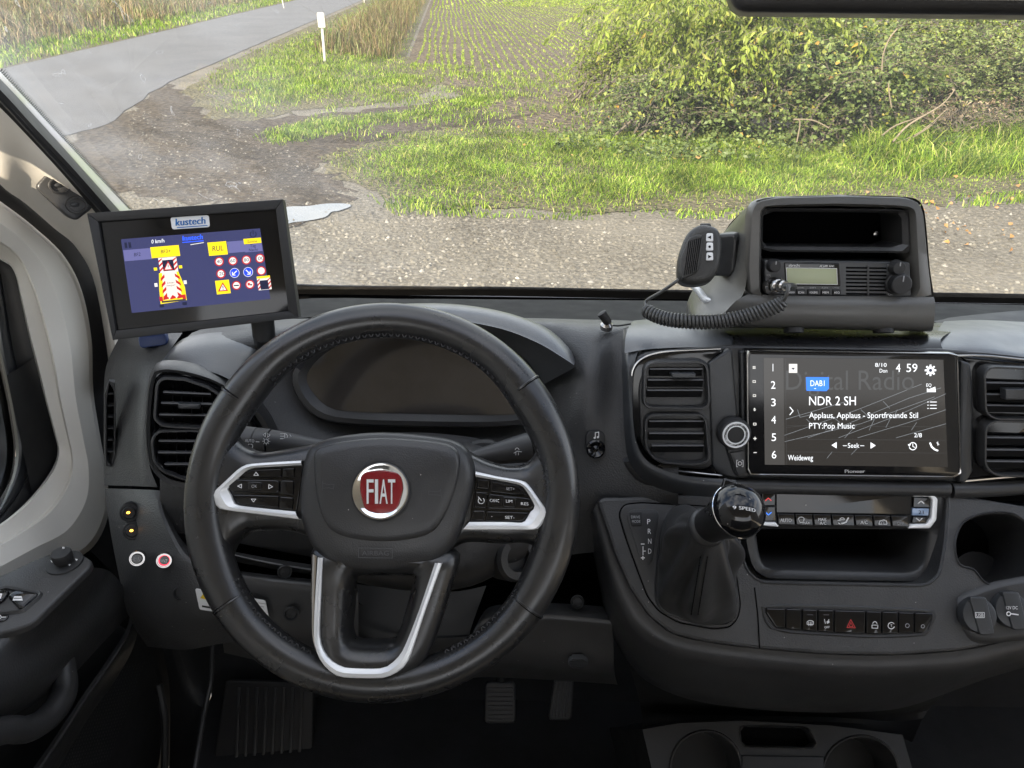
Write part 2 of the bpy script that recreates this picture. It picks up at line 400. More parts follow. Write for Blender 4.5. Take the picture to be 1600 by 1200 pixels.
def leafmat(name, stops, trans=.35, rough=.45):
    m, t, b, o = newmat(name); L = t.links.new
    g = N(t, 'ShaderNodeNewGeometry'); r = ramp(t, stops); L(g.outputs['Random Per Island'], r.inputs[0])
    n = N(t, 'ShaderNodeTexNoise', i_Scale=1.9, i_Detail=4.0, i_Roughness=.6); L(g.outputs['Position'], n.inputs['Vector'])
    hs = N(t, 'ShaderNodeHueSaturation'); mr = N(t, 'ShaderNodeMapRange', i_1=.32, i_2=.68, i_3=.5, i_4=1.5)
    L(n.outputs['Fac'], mr.inputs[0]); L(mr.outputs[0], hs.inputs['Value']); L(r.outputs[0], hs.inputs['Color'])
    L(hs.outputs[0], b.inputs['Base Color']); b.inputs['Roughness'].default_value = rough; b.inputs['Specular IOR Level'].default_value = .3
    tr = N(t, 'ShaderNodeBsdfTranslucent'); L(hs.outputs[0], tr.inputs[0])
    mx = N(t, 'ShaderNodeMixShader', i_0=trans); L(b.outputs[0], mx.inputs[1]); L(tr.outputs[0], mx.inputs[2]); L(mx.outputs[0], o.inputs[0])
    MATS[name] = m; return m
leafmat('grass', [(0, (.045, .085, .01)), (.3, (.12, .21, .015)), (.65, (.22, .33, .03)), (.88, (.34, .41, .07)), (1, (.42, .38, .17))], .42)
leafmat('crop', [(0, (.13, .2, .02)), (.6, (.23, .32, .04)), (1, (.38, .42, .09))])
leafmat('drygrass', [(0, (.08, .065, .035)), (.35, (.17, .125, .065)), (.62, (.25, .19, .10)), (.75, (.10, .13, .035)), (1, (.18, .2, .06))], .25)
leafmat('leaf_cherry', [(0, (.15, .20, .035)), (.4, (.20, .26, .045)), (.8, (.26, .31, .06)), (.985, (.32, .34, .08)), (1, (.42, .27, .05))], .45)
leafmat('leaf_bramble', [(0, (.085, .12, .04)), (.5, (.12, .165, .052)), (.9, (.17, .21, .07)), (.975, (.26, .27, .06)), (1, (.3, .17, .04))], .3)
leafmat('leaf_grey', [(0, (.11, .145, .05)), (.5, (.15, .19, .07)), (.95, (.2, .24, .09)), (1, (.36, .32, .08))], .25)
leafmat('leaf_fallen', [(0, (.26, .12, .04)), (.5, (.38, .22, .08)), (1, (.3, .2, .11))], .1)
leafmat('twigs', [(0, (.1, .07, .045)), (.5, (.18, .13, .09)), (1, (.3, .25, .18))], .05)
mat('bark', (.10, .085, .065), .85, vary=.35)
mat('deadwood', (.17, .138, .10), .8, vary=.25)
mat('post_white', (.36, .36, .34), .5, vary=.08)
mat('post_black', (.03, .03, .03), .5)
def soilmat(name, c0, c1, c2, s1=1.2, s2=40., bump=.6, dist=.03, rough=.9, spec=.2):
    m, t, b, o = newmat(name); L = t.links.new; g = N(t, 'ShaderNodeNewGeometry')
    n1 = N(t, 'ShaderNodeTexNoise', i_Scale=s1, i_Detail=5.0, i_Roughness=.65); n2 = N(t, 'ShaderNodeTexNoise', i_Scale=s2, i_Detail=3.0, i_Roughness=.7)
    v = N(t, 'ShaderNodeTexVoronoi', i_Scale=s2*.9)
    for x in (n1, n2, v): L(g.outputs['Position'], x.inputs['Vector'])
    r1 = ramp(t, [(.32, c0), (.62, c1)]); L(n1.outputs['Fac'], r1.inputs[0]); r2 = ramp(t, [(.42, (0, 0, 0)), (.68, (1, 1, 1))]); L(n2.outputs['Fac'], r2.inputs[0])
    mx = N(t, 'ShaderNodeMixRGB'); mx.inputs[2].default_value = (*c2, 1); L(r2.outputs[0], mx.inputs[0]); L(r1.outputs[0], mx.inputs[1]); L(mx.outputs[0], b.inputs['Base Color'])
    b.inputs['Roughness'].default_value = rough; b.inputs['Specular IOR Level'].default_value = spec
    ad = N(t, 'ShaderNodeMath', operation='MULTIPLY_ADD'); ad.inputs[1].default_value = .6; L(n2.outputs['Fac'], ad.inputs[0]); L(v.outputs['Distance'], ad.inputs[2])
    bp = N(t, 'ShaderNodeBump', i_Strength=bump, i_Distance=dist); L(ad.outputs[0], bp.inputs['Height']); L(bp.outputs[0], b.inputs['Normal'])
    MATS[name] = m; return m
soilmat('gravel', (.060, .053, .043), (.135, .122, .101), (.195, .18, .152), .9, 24., .5, .02)
soilmat('mud', (.030, .024, .018), (.062, .050, .038), (.10, .083, .065), .9, 12., .5, .04, .9, .15)
soilmat('soil', (.05, .039, .028), (.095, .075, .054), (.14, .115, .085), .6, 9., 1., .06)
soilmat('asphalt', (.066, .065, .067), (.098, .096, .098), (.118, .116, .118), .5, 45., .3, .01, .65, .35)
soilmat('verge_soil', (.05, .045, .026), (.10, .088, .052), (.15, .135, .085), 1.4, 18., .8, .04)
def sheet(name, poly, z, m, kind='structure'):
    mb = MB(); F = Axis((0, 0, z), (0, 0, 1), (0, 1, 0)); F.ex, F.ey = Vector((1, 0, 0)), Vector((0, 1, 0))
    plate(mb, F, ccw(poly), 0, m); o = mb.build(name, None, smooth=False); o['kind'] = kind; return o
def wobble(poly, amp=.12, n=8):
    out = []
    for i in range(len(poly)):
        a, b = poly[i], poly[(i+1) % len(poly)]
        for j in range(n):
            t = j/n; out.append((a[0]+(b[0]-a[0])*t+rng.normal()*amp*(j > 0), a[1]+(b[1]-a[1])*t+rng.normal()*amp*(j > 0)))
    return out
sheet('ground', [(-700, -300), (700, -300), (700, 1500), (-700, 1500)], 0, 'gravel')
dr = Vector((G2(555, 5)[0]-G2(265, 128)[0], G2(555, 5)[1]-G2(265, 128)[1])).normalized()     # the lane's direction
rt = Vector((dr.y, -dr.x))
def along(p, s, t=0): return (p[0]+dr.x*s+rt.x*t, p[1]+dr.y*s+rt.y*t)
RR, RL = G2(265, 128), G2(60, 95)
fe = G2(640, 88)                                                     # corner of the sown field
fieldpoly = [fe, along(fe, 900), along(fe, 900, 500), along(fe, -14, 60), along(fe, -13, 4.2), along(fe, -9.5, 2.0), along(fe, -4.0, .5)]
sheet('field', wobble(fieldpoly[:1]+fieldpoly[1:], .05, 6), .0055, 'soil')
sheet('verge_ground', wobble([G2(290, 140), along(RR, 3, .3), along(RR, 900, .3), along(fe, 900, -.1), along(fe, 0, -.1), G2(700, 130), G2(620, 160), G2(480, 172), G2(380, 190), G2(320, 182)], .1), .006, 'verge_soil')
sheet('far_verge_ground', [along(RL, -30, .1), along(RL, 900, .1), along(RL, 900, -400), along(RL, -30, -400)], .005, 'verge_soil')
sheet('road', wobble([G2(60, 222), G2(120, 208), G2(165, 196), G2(205, 168), along(RR, 0, 0), along(RR, 6, 0), along(RR, 900, 0), along(RL, 900, 0), along(RL, 0, 0), along(RL, -30, 0)], .03, 4), .009, 'asphalt')
sheet('dirt_track', wobble([G2(80, 260), G2(120, 209), G2(200, 175), G2(262, 131), G2(310, 160), G2(310, 180), G2(390, 188), G2(500, 178), G2(640, 165), G2(760, 150), G2(1000, 150), G2(1000, 196), G2(860, 205), G2(700, 205), G2(560, 225), G2(500, 260), G2(560, 300), G2(470, 330), G2(330, 320), G2(180, 300)], .1), .004, 'mud')
gz1 = [G2(*p) for p in [(500, 250), (560, 228), (650, 203), (760, 198), (880, 205), (1000, 200), (1200, 205), (1600, 205), (1900, 215), (1900, 300), (1600, 296), (1450, 318), (1300, 326), (1100, 332), (900, 332), (760, 326), (640, 322), (560, 288)]]
sheet('grass_bank_ground', wobble(gz1, .08), .008, 'verge_soil')
# puddle
mp, t_, b_, o_ = newmat('water'); b_.inputs['Base Color'].default_value = (.07, .065, .055, 1); b_.inputs['Roughness'].default_value = .03; b_.inputs['IOR'].default_value = 2.3; b_.inputs['Specular IOR Level'].default_value = 1.0; MATS['water'] = mp  # reflectivity raised above real water to brighten the mirrored sky
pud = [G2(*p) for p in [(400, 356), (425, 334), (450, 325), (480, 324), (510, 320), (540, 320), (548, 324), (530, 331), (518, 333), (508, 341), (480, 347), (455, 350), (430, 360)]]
soilmat('wet_mud', (.024, .019, .014), (.048, .039, .029), (.075, .062, .048), 1.5, 14., .5, .03, .9, .1)
sheet('wet_rim', wobble([(x*1.0+(.14 if i % 2 else .1)*(1 if x > pud[0][0]+.9 else -1), y+(.12 if y > 6.9 else -.14)) for i, (x, y) in enumerate(pud)], .04, 4), .0075, 'wet_mud')
def rut(name, pix, wd, z):
    c_ = curve([Vector((*G2(*p), 0)) for p in pix], 8); L_, R_ = [], []
    for i, p in enumerate(c_):
        t = (c_[min(i+1, len(c_)-1)]-c_[max(i-1, 0)]).normalized(); n = Vector((-t.y, t.x, 0)); k = wd*(.5+.18*rng.normal()) * (.3+.7*math.sin(math.pi*min(1, .05+i/len(c_))))
        L_.append(tuple((p+n*k)[:2])); R_.append(tuple((p-n*k)[:2]))
    sheet(name, L_+R_[::-1], z, 'wet_mud')
rut('wheel_rut', [(210, 205), (300, 215), (420, 250), (480, 300), (520, 330)], .5, .0062)
rut('wheel_rut', [(300, 190), (420, 210), (560, 218), (700, 200), (840, 178)], .35, .0064)
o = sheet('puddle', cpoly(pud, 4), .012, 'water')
# grass
setp(blades('verge_grass', soft(scatter(gz1, 85000, 1.2, .35), gz1, .9), .115, .0075, MATS['grass'], 1.1), 'short bright green grass in front of the hedge', 'grass')
tall = [G2(*p) for p in [(1330, 215), (1600, 215), (1700, 260), (1600, 270), (1420, 285), (1340, 265)]]
setp(blades('long_grass', scatter(tall, 5000, .5, .6, 1.5), .42, .010, MATS['grass'], 1.0), 'long arching grass tufts at the right end of the bank', 'grass')
gz3 = [G2(*p) for p in [(300, 132), (350, 95), (480, 46), (530, 22)]] + [along(RR, 60, .3), along(fe, 40, -.3)] + [G2(*p) for p in [(640, 92), (690, 127), (650, 150), (560, 158), (480, 166), (400, 185), (340, 178)]]
gz2 = [G2(*p) for p in [(390, 215), (440, 196), (520, 186), (640, 170), (720, 152), (800, 150), (760, 172), (640, 190), (540, 207), (470, 224), (410, 225)]]
setp(blades('track_grass', tuple(np.concatenate(x) for x in zip(soft(scatter(gz3, 42000, 1.6, .3), gz3, 1.0), soft(scatter(gz2, 13000, 1, .6), gz2, .7))), .13, .011, MATS['grass'], .8), 'green grass between the lane and the muddy track', 'grass')
gz4 = [along(RL, -12, -.1), along(RL, 70, -.1), along(RL, 70, -2.5), along(RL, -12, -2.2)]
setp(blades('far_grass', scatter(gz4, 9000, 1.4), .22, .03, MATS['grass'], .7), 'green strip of grass along the far side of the lane', 'grass')
gz5 = [along(RL, -8, -1.6), along(RL, 60, -1.8), along(RL, 60, -14), along(RL, -8, -12)]
setp(blades('dry_weeds', scatter(gz5, 18000, 1.2, .75, .6), .75, .035, MATS['drygrass'], .6), 'tall dry brown weeds beyond the lane at top left', 'dry weeds')
gz6 = [along(fe, -1.5, -.2), along(fe, 50, -.3), along(fe, 50, -2.0), along(fe, .5, -2.6)]
setp(blades('dry_stalks', soft(scatter(gz6, 9000, 1.3, .5, 1.5), gz6, .7), .95, .02, MATS['drygrass'], .55), 'tall dry stalks in a strip between lane and sown field', 'dry weeds')
gz7 = [G2(*p) for p in [(560, 300), (700, 320), (900, 332), (1300, 328), (1600, 300), (1600, 318), (1300, 342), (900, 345), (620, 338)]]
setp(blades('sparse_grass', np.concatenate([scatter(gz7, 1500, .5, .8, 2), scatter([G2(*p) for p in [(640, 100), (900, 110), (1000, 200), (760, 205), (560, 225), (420, 230), (480, 185)]], 6500, 1, .8, 1.2)]), .10, .010, MATS['grass'], .9), 'sparse grass straggling at the edges of gravel and field', 'grass')
# crop rows
rows = []
for i in range(105):
    s0 = -2.6 - min(10, (.25+i*.185)*3.3) + rng.random()*.8; s1 = 26 + i*.25; s = s0
    n = int((s1-s0)/.03); ss = s0 + (s1-s0)*np.sort(rng.random(n))**1.25
    keep = rng.random(n) < np.clip((ss+11)/9, .3, 1)*(.75+.25*np.sin(ss*1.3+i*.35)*np.sin(ss*.6+i*.21)); ss = ss[keep]
    px = fe[0]+dr.x*ss+rt.x*(.25+i*.185)+rng.normal(0, .02, len(ss))+.04*np.sin(ss*.5+i); py = fe[1]+dr.y*ss+rt.y*(.25+i*.185)+rng.normal(0, .014, len(ss))
    rows.append(np.c_[px, py])
setp(blades('crop_rows', np.concatenate(rows), .06, .014, MATS['crop'], .7, z=.0055), 'young green crop in straight rows on dark soil', 'crop')
far = []
for i in range(150):
    ss = 26 + 95*rng.random(240); far.append(np.c_[fe[0]+dr.x*ss+rt.x*(.25+i*.27), fe[1]+dr.y*ss+rt.y*(.25+i*.27)])
setp(blades('far_crop', np.concatenate(far), .10, .09, MATS['crop'], .6, z=.0055), 'bright yellow green far end of the sown field', 'crop')
# stones and fallen leaves
def pebbles(name, P, s0, s1, m):
    n = len(P); s = s0+(s1-s0)*rng.random(n)**2.2
    base = np.array([(1, 0, 0), (.3, .95, 0), (-.8, .6, 0), (-.8, -.55, 0), (.35, -.9, 0), (.1, .05, .75)])
    a = rng.random(n)*2*np.pi; ca, sa = np.cos(a), np.sin(a); V = np.zeros((n, 6, 3))
    for i, b in enumerate(base):
        jx = b[0]*(.7+.5*rng.random(n)); jy = b[1]*(.55+.5*rng.random(n))
        V[:, i, 0] = P[:, 0]+s*(jx*ca-jy*sa); V[:, i, 1] = P[:, 1]+s*(jx*sa+jy*ca); V[:, i, 2] = s*b[2]*(.6+.7*rng.random(n))
    k = np.arange(n)[:, None]*6
    F = np.concatenate([k+np.array([[i, (i+1) % 5, 5]]) for i in range(5)])
    return mesh_np(name, V, F, m, None, 'stuff')
leafmat('stone', [(0, (.09, .082, .068)), (.55, (.14, .128, .106)), (.95, (.20, .187, .162)), (1, (.3, .285, .26))], 0.0, .85)
yard = [G2(*p) for p in [(180, 300), (330, 325), (600, 335), (900, 345), (1300, 342), (1750, 312), (1750, 520), (300, 500)]]
setp(pebbles('gravel_stones', np.concatenate([scatter(yard, 9000, .4, .5, .8), scatter([G2(*p) for p in [(200, 170), (400, 200), (500, 260), (600, 330), (200, 330)]], 2500, .5)]), .004, .026, MATS['stone']), 'loose grey stones scattered over the gravel yard', 'gravel')
def leaves(name, P, A, size, m, parent=None, wide=.42, kind=None, fold=.25):
    """P positions, A unit axes: folded four-point leaves"""
    n = len(P); A = A/np.linalg.norm(A, axis=1)[:, None]; s = size*(.6+.7*rng.random(n))[:, None]
    q = rng.normal(size=(n, 3)); S = np.cross(A, q); S /= np.linalg.norm(S, axis=1)[:, None]; U = np.cross(S, A)
    V = np.zeros((n, 6, 3)); V[:, 0] = P; V[:, 1] = P+A*s*.4+S*s*wide*.5+U*s*fold*.5; V[:, 2] = P+A*s*.4-S*s*wide*.5+U*s*fold*.5
    V[:, 3] = P+A*s*.45; V[:, 4] = P+A*s*.95-U*s*.18; V[:, 5] = V[:, 4]
    k = np.arange(n)[:, None]*6
    F = np.concatenate([k+np.array([[0, 3, 1]]), k+np.array([[0, 2, 3]]), k+np.array([[1, 3, 4]]), k+np.array([[3, 2, 4]])])
    return mesh_np(name, V, F, m, parent, kind)
fl = np.concatenate([scatter([G2(*p) for p in [(1290, 335), (1440, 318), (1600, 292), (1700, 300), (1700, 420), (1500, 400), (1380, 345)]], 75, 0), scatter(gz1, 50, 0)])
P = np.c_[fl, .015+.03*rng.random(len(fl))]; A = rng.normal(size=P.shape); A[:, 2] *= .25
setp(leaves('fallen_leaves', P, A, .05, MATS['leaf_fallen'], wide=.7), 'orange fallen leaves lying on gravel beside the bank', 'leaves', kind='stuff')
# shrubs
def shrub(name, label, base, centre, rad, nl, size, lm, droop=0., stems=7, wide=.42, cl=40, trunk=0, cat='shrub', group=None, spread=.16, stick='bark', spray=0):
    """stems rising from the base into an uneven crown of leaf sprays"""
    root = thing(name, (base[0], base[1], 0), label, cat, group); c = np.array(centre); rd = np.array(rad)
    mb = MB(); ends = []; b = Vector((base[0], base[1], 0))
    for i in range(stems):
        q = rng.normal(size=3); q /= np.linalg.norm(q); q[2] = abs(q[2])*.9-.25; e = Vector(c+q*rd*(.6+.4*rng.random()))
        st = b+Vector((rng.normal()*.06, rng.normal()*.06, 0))*(1 if trunk else rad[0]*4); mid = st.lerp(e, .5)+Vector((rng.normal()*.12, rng.normal()*.12, .1+.2*rng.random()))
        pts = curve([st, mid, e], 8); tube(mb, pts, [.022 if not trunk else trunk, .012, .004], stick, 6); ends.append(pts)
        for j in range(5):
            k = random.randint(5, len(pts)-2); d = Vector(rng.normal(size=3)).normalized()*rad[0]*.4; d.z = abs(d.z)*.5
            pp = curve([pts[k], pts[k]+d*.6+Vector((0, 0, .05)), pts[k]+d-Vector((0, 0, .12*droop))], 4); tube(mb, pp, [.007, .003], stick, 4); ends.append(pp)
    mb.build('trunk' if trunk else 'stems', root)
    ncl = max(8, nl//cl); C = []
    for i in range(ncl):
        if rng.random() < .55: pt = random.choice(ends); q = np.array(pt[random.randint(len(pt)//2, len(pt)-1)])
        else:
            q = rng.normal(size=3); q /= np.linalg.norm(q); q = c+q*rd*(.45+.6*rng.random()**.5)
        C.append(q)
    if spray:
        per = max(6, nl//spray); P, A = [], []; tm = MB()
        for i in range(spray):
            q = C[i % len(C)] if i % 3 else c+rd*rng.normal(size=3)*.45
            an = rng.random()*2*math.pi; d = np.array([math.cos(an), math.sin(an)*.7, .35*rng.random()-.05]); ln = .28+.35*rng.random()
            s = np.linspace(.08, 1, per); pts = q+np.outer(s*ln, d)-np.outer(s**2*ln*(.25+.5*droop), [0, 0, 1])
            tube(tm, [Vector(x) for x in pts[::max(1, per//4)]], [.004, .0015], stick, 3)
            P.append(pts+rng.normal(size=pts.shape)*.012); sd = np.array([-d[1], d[0], 0])
            A.append(np.outer(np.where(np.arange(per) % 2, 1, -1), sd)*.7+d*.5-np.array([0, 0, droop*1.1])+rng.normal(size=pts.shape)*.25)
        tm.build('twigs', root)['kind'] = 'stuff'
        P, A = np.concatenate(P), np.concatenate(A); P[:, 2] = np.maximum(P[:, 2], .04)
        o = leaves('crown' if trunk else 'foliage', P, A, size, MATS[lm], root, wide); o['kind'] = 'stuff'; return root
    C = np.array(C); idx = rng.integers(0, ncl, nl); P = C[idx]+rng.normal(size=(nl, 3))*np.array([spread, spread, spread*.7])
    P[:, 2] = np.maximum(P[:, 2], .04)
    A = rng.normal(size=(nl, 3)); A[:, 2] = A[:, 2]*.6-droop*1.6
    o = leaves('crown' if trunk else 'foliage', P, A, size, MATS[lm], root, wide); o['kind'] = 'stuff'
    return root
def gp(u, v, extra=0): x, y = G2(u, v); return (x, y+extra)
def cen(u, v, y): p = atY(u, v, y); return (p.x, p.y, max(.2, p.z))
b = gp(1165, 222, .5); shrub('cherry_tree', 'young cherry tree with long drooping yellow green leaves in the hedge', b, cen(1150, 25, b[1]), (1.75, .9, .75), 8500, .115, 'leaf_cherry', .9, 10, .36, 30, .05, 'tree', spray=620)
b = gp(945, 175, 1.2); shrub('leafy_shrub', 'leafy green shrub at the left end of the hedge', b, cen(985, 75, b[1]), (1.0, .7, .85), 4200, .085, 'leaf_cherry', .6, 9, .4, 30, group='hedge shrubs', spray=380)
b = gp(1290, 225, .3); shrub('bramble_bush', 'dark green bramble bush in the middle of the hedge', b, cen(1310, 130, b[1]), (1.2, .7, .75), 10000, .062, 'leaf_bramble', .25, 22, .75, 40, group='hedge shrubs', spray=800)
b = gp(1040, 222, .4); shrub('bramble_bush', 'low dark bramble bush beneath the leafy shrub', b, cen(1050, 180, b[1]), (1.25, .6, .5), 6500, .058, 'leaf_bramble', .25, 20, .75, 40, group='hedge shrubs', spray=520)
b = gp(1500, 215, .5); shrub('grey_shrub', 'tangled grey green shrub at the right of the hedge', b, cen(1500, 100, b[1]), (1.4, .8, .95), 10000, .058, 'leaf_grey', .2, 12, .5, 30, group='hedge shrubs', spray=800, stick='bark')
b = gp(1660, 215, .3); shrub('grey_shrub', 'twiggy shrub reaching out of frame at far right of the hedge', b, cen(1650, 130, b[1]), (1.3, .8, .95), 8000, .058, 'leaf_grey', .2, 12, .5, 30, group='hedge shrubs', spray=650, stick='bark')
b = gp(1330, 190, 2.4); shrub('backing_shrub', 'sunlit yellow green shrub behind the bramble', b, cen(1330, 10, b[1]), (2.3, .8, 1.1), 8000, .10, 'leaf_cherry', .5, 9, .42, 30, group='hedge shrubs', spray=650)
b = gp(1570, 190, 2.0); shrub('backing_shrub', 'sunlit yellow green shrub behind the grey shrub', b, cen(1580, 15, b[1]), (2.0, .8, 1.0), 7000, .10, 'leaf_cherry', .5, 9, .42, 30, group='hedge shrubs', spray=560)
b = gp(1480, 222, 0); shrub('dry_weed_clump', 'brown dry weed clump low in front of the grey shrub', b, cen(1500, 205, b[1]), (.95, .4, .3), 1500, .06, 'twigs', .1, 22, .2, 30, group='hedge shrubs', stick='bark')
tw = MB()
for pts, r in (([(1395, 222), (1420, 195), (1470, 165), (1492, 140)], .014), ([(1400, 224), (1440, 205), (1480, 170)], .010), ([(1378, 212), (1400, 196), (1440, 182)], .012), ([(1410, 225), (1450, 200), (1466, 185)], .008)):
    tube(tw, [atY(u, v, 9.1+.08*i) for i, (u, v) in enumerate(pts)], [r, r*.8, r*.4], 'deadwood', 6, sm=4)
o = tw.build('dead_branch', None); setp(o, 'bundle of bare dead branches leaning on the bramble', 'branch')
for i, (pts, lab) in enumerate((([(1245, 222), (1250, 190), (1240, 187), (1270, 188), (1295, 200)], 'broken pale stem standing in front of the hedge'), ([(1378, 110), (1380, 85), (1390, 60), (1402, 45)], 'pale bent stem high in the bramble'), ([(1388, 130), (1390, 150), (1393, 168)], 'thin reddish stem in the bramble'))):
    mb = MB(); tube(mb, [atY(u, v, 8.9) for u, v in pts], .008, 'deadwood', 6, sm=4); setp(mb.build('bare_stem', None), lab, 'stem')
wd_ = scatter([G2(*p) for p in [(880, 215), (1000, 205), (1500, 208), (1600, 230), (1300, 262), (1000, 262), (860, 240)]], 2600, .3, .8, 1.3)
P = np.c_[wd_, .03+.13*rng.random(len(wd_))]; A = rng.normal(size=P.shape); A[:, 2] = .3*A[:, 2]+.1
setp(leaves('bank_weeds', P, A, .06, MATS['leaf_bramble'], wide=.75), 'broad leaved weeds among the grass below the hedge', 'weeds', kind='stuff')
# marker posts
def post(base, h, label, lean=0.0, sgn=True):
    root = thing('marker_post', (base[0], base[1], 0), label, 'post', 'roadside marker posts')
    F = Axis((base[0], base[1], 0), (0, 0, 1), (0, 1, 0)); F.n = Vector((lean, 0, 1)).normalized(); F.ex = Vector((1, 0, 0)); F.ey = Vector((0, 1, 0))
    mb = MB(); slab(mb, F, rnd([(-.04, -.04), (.04, -.04), (.0, .05)], .03, 3), 0, h, 'post_white', .01); mb.build('post_body', root)
    if sgn:
        F2 = Frame((base[0]+lean*h*.85, base[1]-.055, h*.86), 0); mb = MB(); slab(mb, F2, rnd([(-.085, -.16), (.085, -.16), (.085, .16), (-.085, .16)], .04), -.01, .008, 'post_white', .003); pl = mb.build('number_plate', root)
        mb = MB(); slab(mb, F2, rnd([(-.04, -.06), (.04, -.06), (.04, .07), (-.04, .07)], .02), .008, .012, 'print_dim', .001); mb.build('reflector', pl)
    else:
        mb = MB(); slab(mb, F, rnd([(-.057, -.052), (.057, -.052), (.0, .062)], .03, 3), h*.72, h*.88, 'post_black', .003); mb.build('black_band', root)
post(G2(508, 96), 1.02, 'white marker post with a plate beside the dry stalks', .03)
post(along(RR, 34, .5), 1.0, 'small white marker post far down the lane on the right', 0, False)
post(G2(444, 13), 1.0, 'white marker post beyond the lane at the top edge', -.1, False)
# ================================================================== CAB SHELL
Y0, S0 = 0.69, 0.95                           # windscreen plane: forward = Y0 + S0 * drop
WSF = Axis((0, Y0, H), Vector((0, -1, -S0))*-1, (1, 0, 0)); WSF.n = Vector((0, -1, -S0)).normalized()*1
WSF.n = Vector((0, -1.0, -S0)).normalized(); WSF.ex = Vector((1, 0, 0)); WSF.ey = WSF.n.cross(WSF.ex)
def WS(u, v, z=0): return WSF.p(u, v, z)
# glass with dust and a faint painted haze
m, t, b, o = newmat('windscreen_glass'); L = t.links.new; t.nodes.remove(b)
tr = N(t, 'ShaderNodeBsdfTransparent'); tr.inputs[0].default_value = (.93, .95, .93, 1); gl = N(t, 'ShaderNodeBsdfGlossy', i_Roughness=.02); fr = N(t, 'ShaderNodeFresnel', i_IOR=1.35)
m1 = N(t, 'ShaderNodeMixShader'); L(fr.outputs[0], m1.inputs[0]); L(tr.outputs[0], m1.inputs[1]); L(gl.outputs[0], m1.inputs[2])
g = N(t, 'ShaderNodeNewGeometry'); df = N(t, 'ShaderNodeBsdfTranslucent'); df.inputs[0].default_value = (.8, .8, .78, 1)
n1 = N(t, 'ShaderNodeTexNoise', i_Scale=5.0, i_Detail=4.0, i_Roughness=.7); n2 = N(t, 'ShaderNodeTexVoronoi', i_Scale=75.0)
n3 = N(t, 'ShaderNodeTexNoise', i_Scale=22.0, i_Detail=2.0, i_Distortion=2.5)
for x in (n1, n2, n3): L(g.outputs['Position'], x.inputs['Vector'])
r1 = ramp(t, [(.40, (.015, .015, .015)), (.75, (.26, .26, .26))]); L(n1.outputs['Fac'], r1.inputs[0])
r2 = ramp(t, [(.0, (.5, .5, .5)), (.045, (0, 0, 0))]); L(n2.outputs['Distance'], r2.inputs[0])
r3 = ramp(t, [(.695, (0, 0, 0)), (.71, (.34, .34, .34)), (.725, (0, 0, 0))]); L(n3.outputs['Fac'], r3.inputs[0])
sx = N(t, 'ShaderNodeSeparateXYZ'); L(g.outputs['Position'], sx.inputs[0])
mr = N(t, 'ShaderNodeMapRange', i_1=-.08, i_2=-.40, i_3=.1, i_4=1.0); L(sx.outputs[0], mr.inputs[0])
a1 = N(t, 'ShaderNodeMath', operation='ADD'); L(r1.outputs[0], a1.inputs[0]); L(r3.outputs[0], a1.inputs[1])
a2 = N(t, 'ShaderNodeMath', operation='MULTIPLY'); L(a1.outputs[0], a2.inputs[0]); L(mr.outputs[0], a2.inputs[1])
n4 = N(t, 'ShaderNodeTexNoise', i_Scale=9.0); L(g.outputs['Position'], n4.inputs['Vector']); r4 = ramp(t, [(.55, (0, 0, 0)), (.62, (1, 1, 1))]); L(n4.outputs['Fac'], r4.inputs[0])
a4 = N(t, 'ShaderNodeMath', operation='MULTIPLY'); L(r2.outputs[0], a4.inputs[0]); L(r4.outputs[0], a4.inputs[1])
a0_ = N(t, 'ShaderNodeMath', operation='ADD'); a0_.inputs[1].default_value = .022; L(a4.outputs[0], a0_.inputs[0]); a4 = a0_  # even veil in place of the dash reflected in the glass
a3 = N(t, 'ShaderNodeMath', operation='ADD', use_clamp=True); L(a2.outputs[0], a3.inputs[0]); L(a4.outputs[0], a3.inputs[1])
m2 = N(t, 'ShaderNodeMixShader'); L(a3.outputs[0], m2.inputs[0]); L(m1.outputs[0], m2.inputs[1]); L(df.outputs[0], m2.inputs[2]); L(m2.outputs[0], o.inputs[0]); MATS['windscreen_glass'] = m
ws = thing('windscreen', WS(800, 447), 'large raked windscreen with dust smears on its left side', 'windscreen')
mb = MB(); c4 = [(-22, 95), (207, 330), (380, 452), (800, 452), (1600, 466), (1900, 470), (1900, -160), (-250, -160)]
plate(mb, WSF, ccw(WSF.P(c4)), 0, 'windscreen_glass'); mb.build('glass_pane', ws, smooth=False)
# dotted ceramic edge along the pillar
mb = MB(); e0, e1 = WSF.l(2, 107), WSF.l(206, 327); L_ = math.dist(e0, e1); dx, dy = (e1[0]-e0[0])/L_, (e1[1]-e0[1])/L_
for k in range(int(L_/.0026)):
    for j, rr in enumerate((.0011, .0010, .0008, .0006, .0004)):
        s = k*.0026+(j % 2)*.0013; cx, cy = e0[0]+dx*s+dy*-(j*.0016-.002), e0[1]+dy*s+dx*(j*.0016-.002)
        mb.add([WSF.w(cx+rr*math.cos(a*math.pi/3), cy+rr*math.sin(a*math.pi/3), .0012) for a in range(6)], [tuple(range(6))], 'rubber')
mb.build('dotted_border', ws, smooth=False)['kind'] = 'stuff'
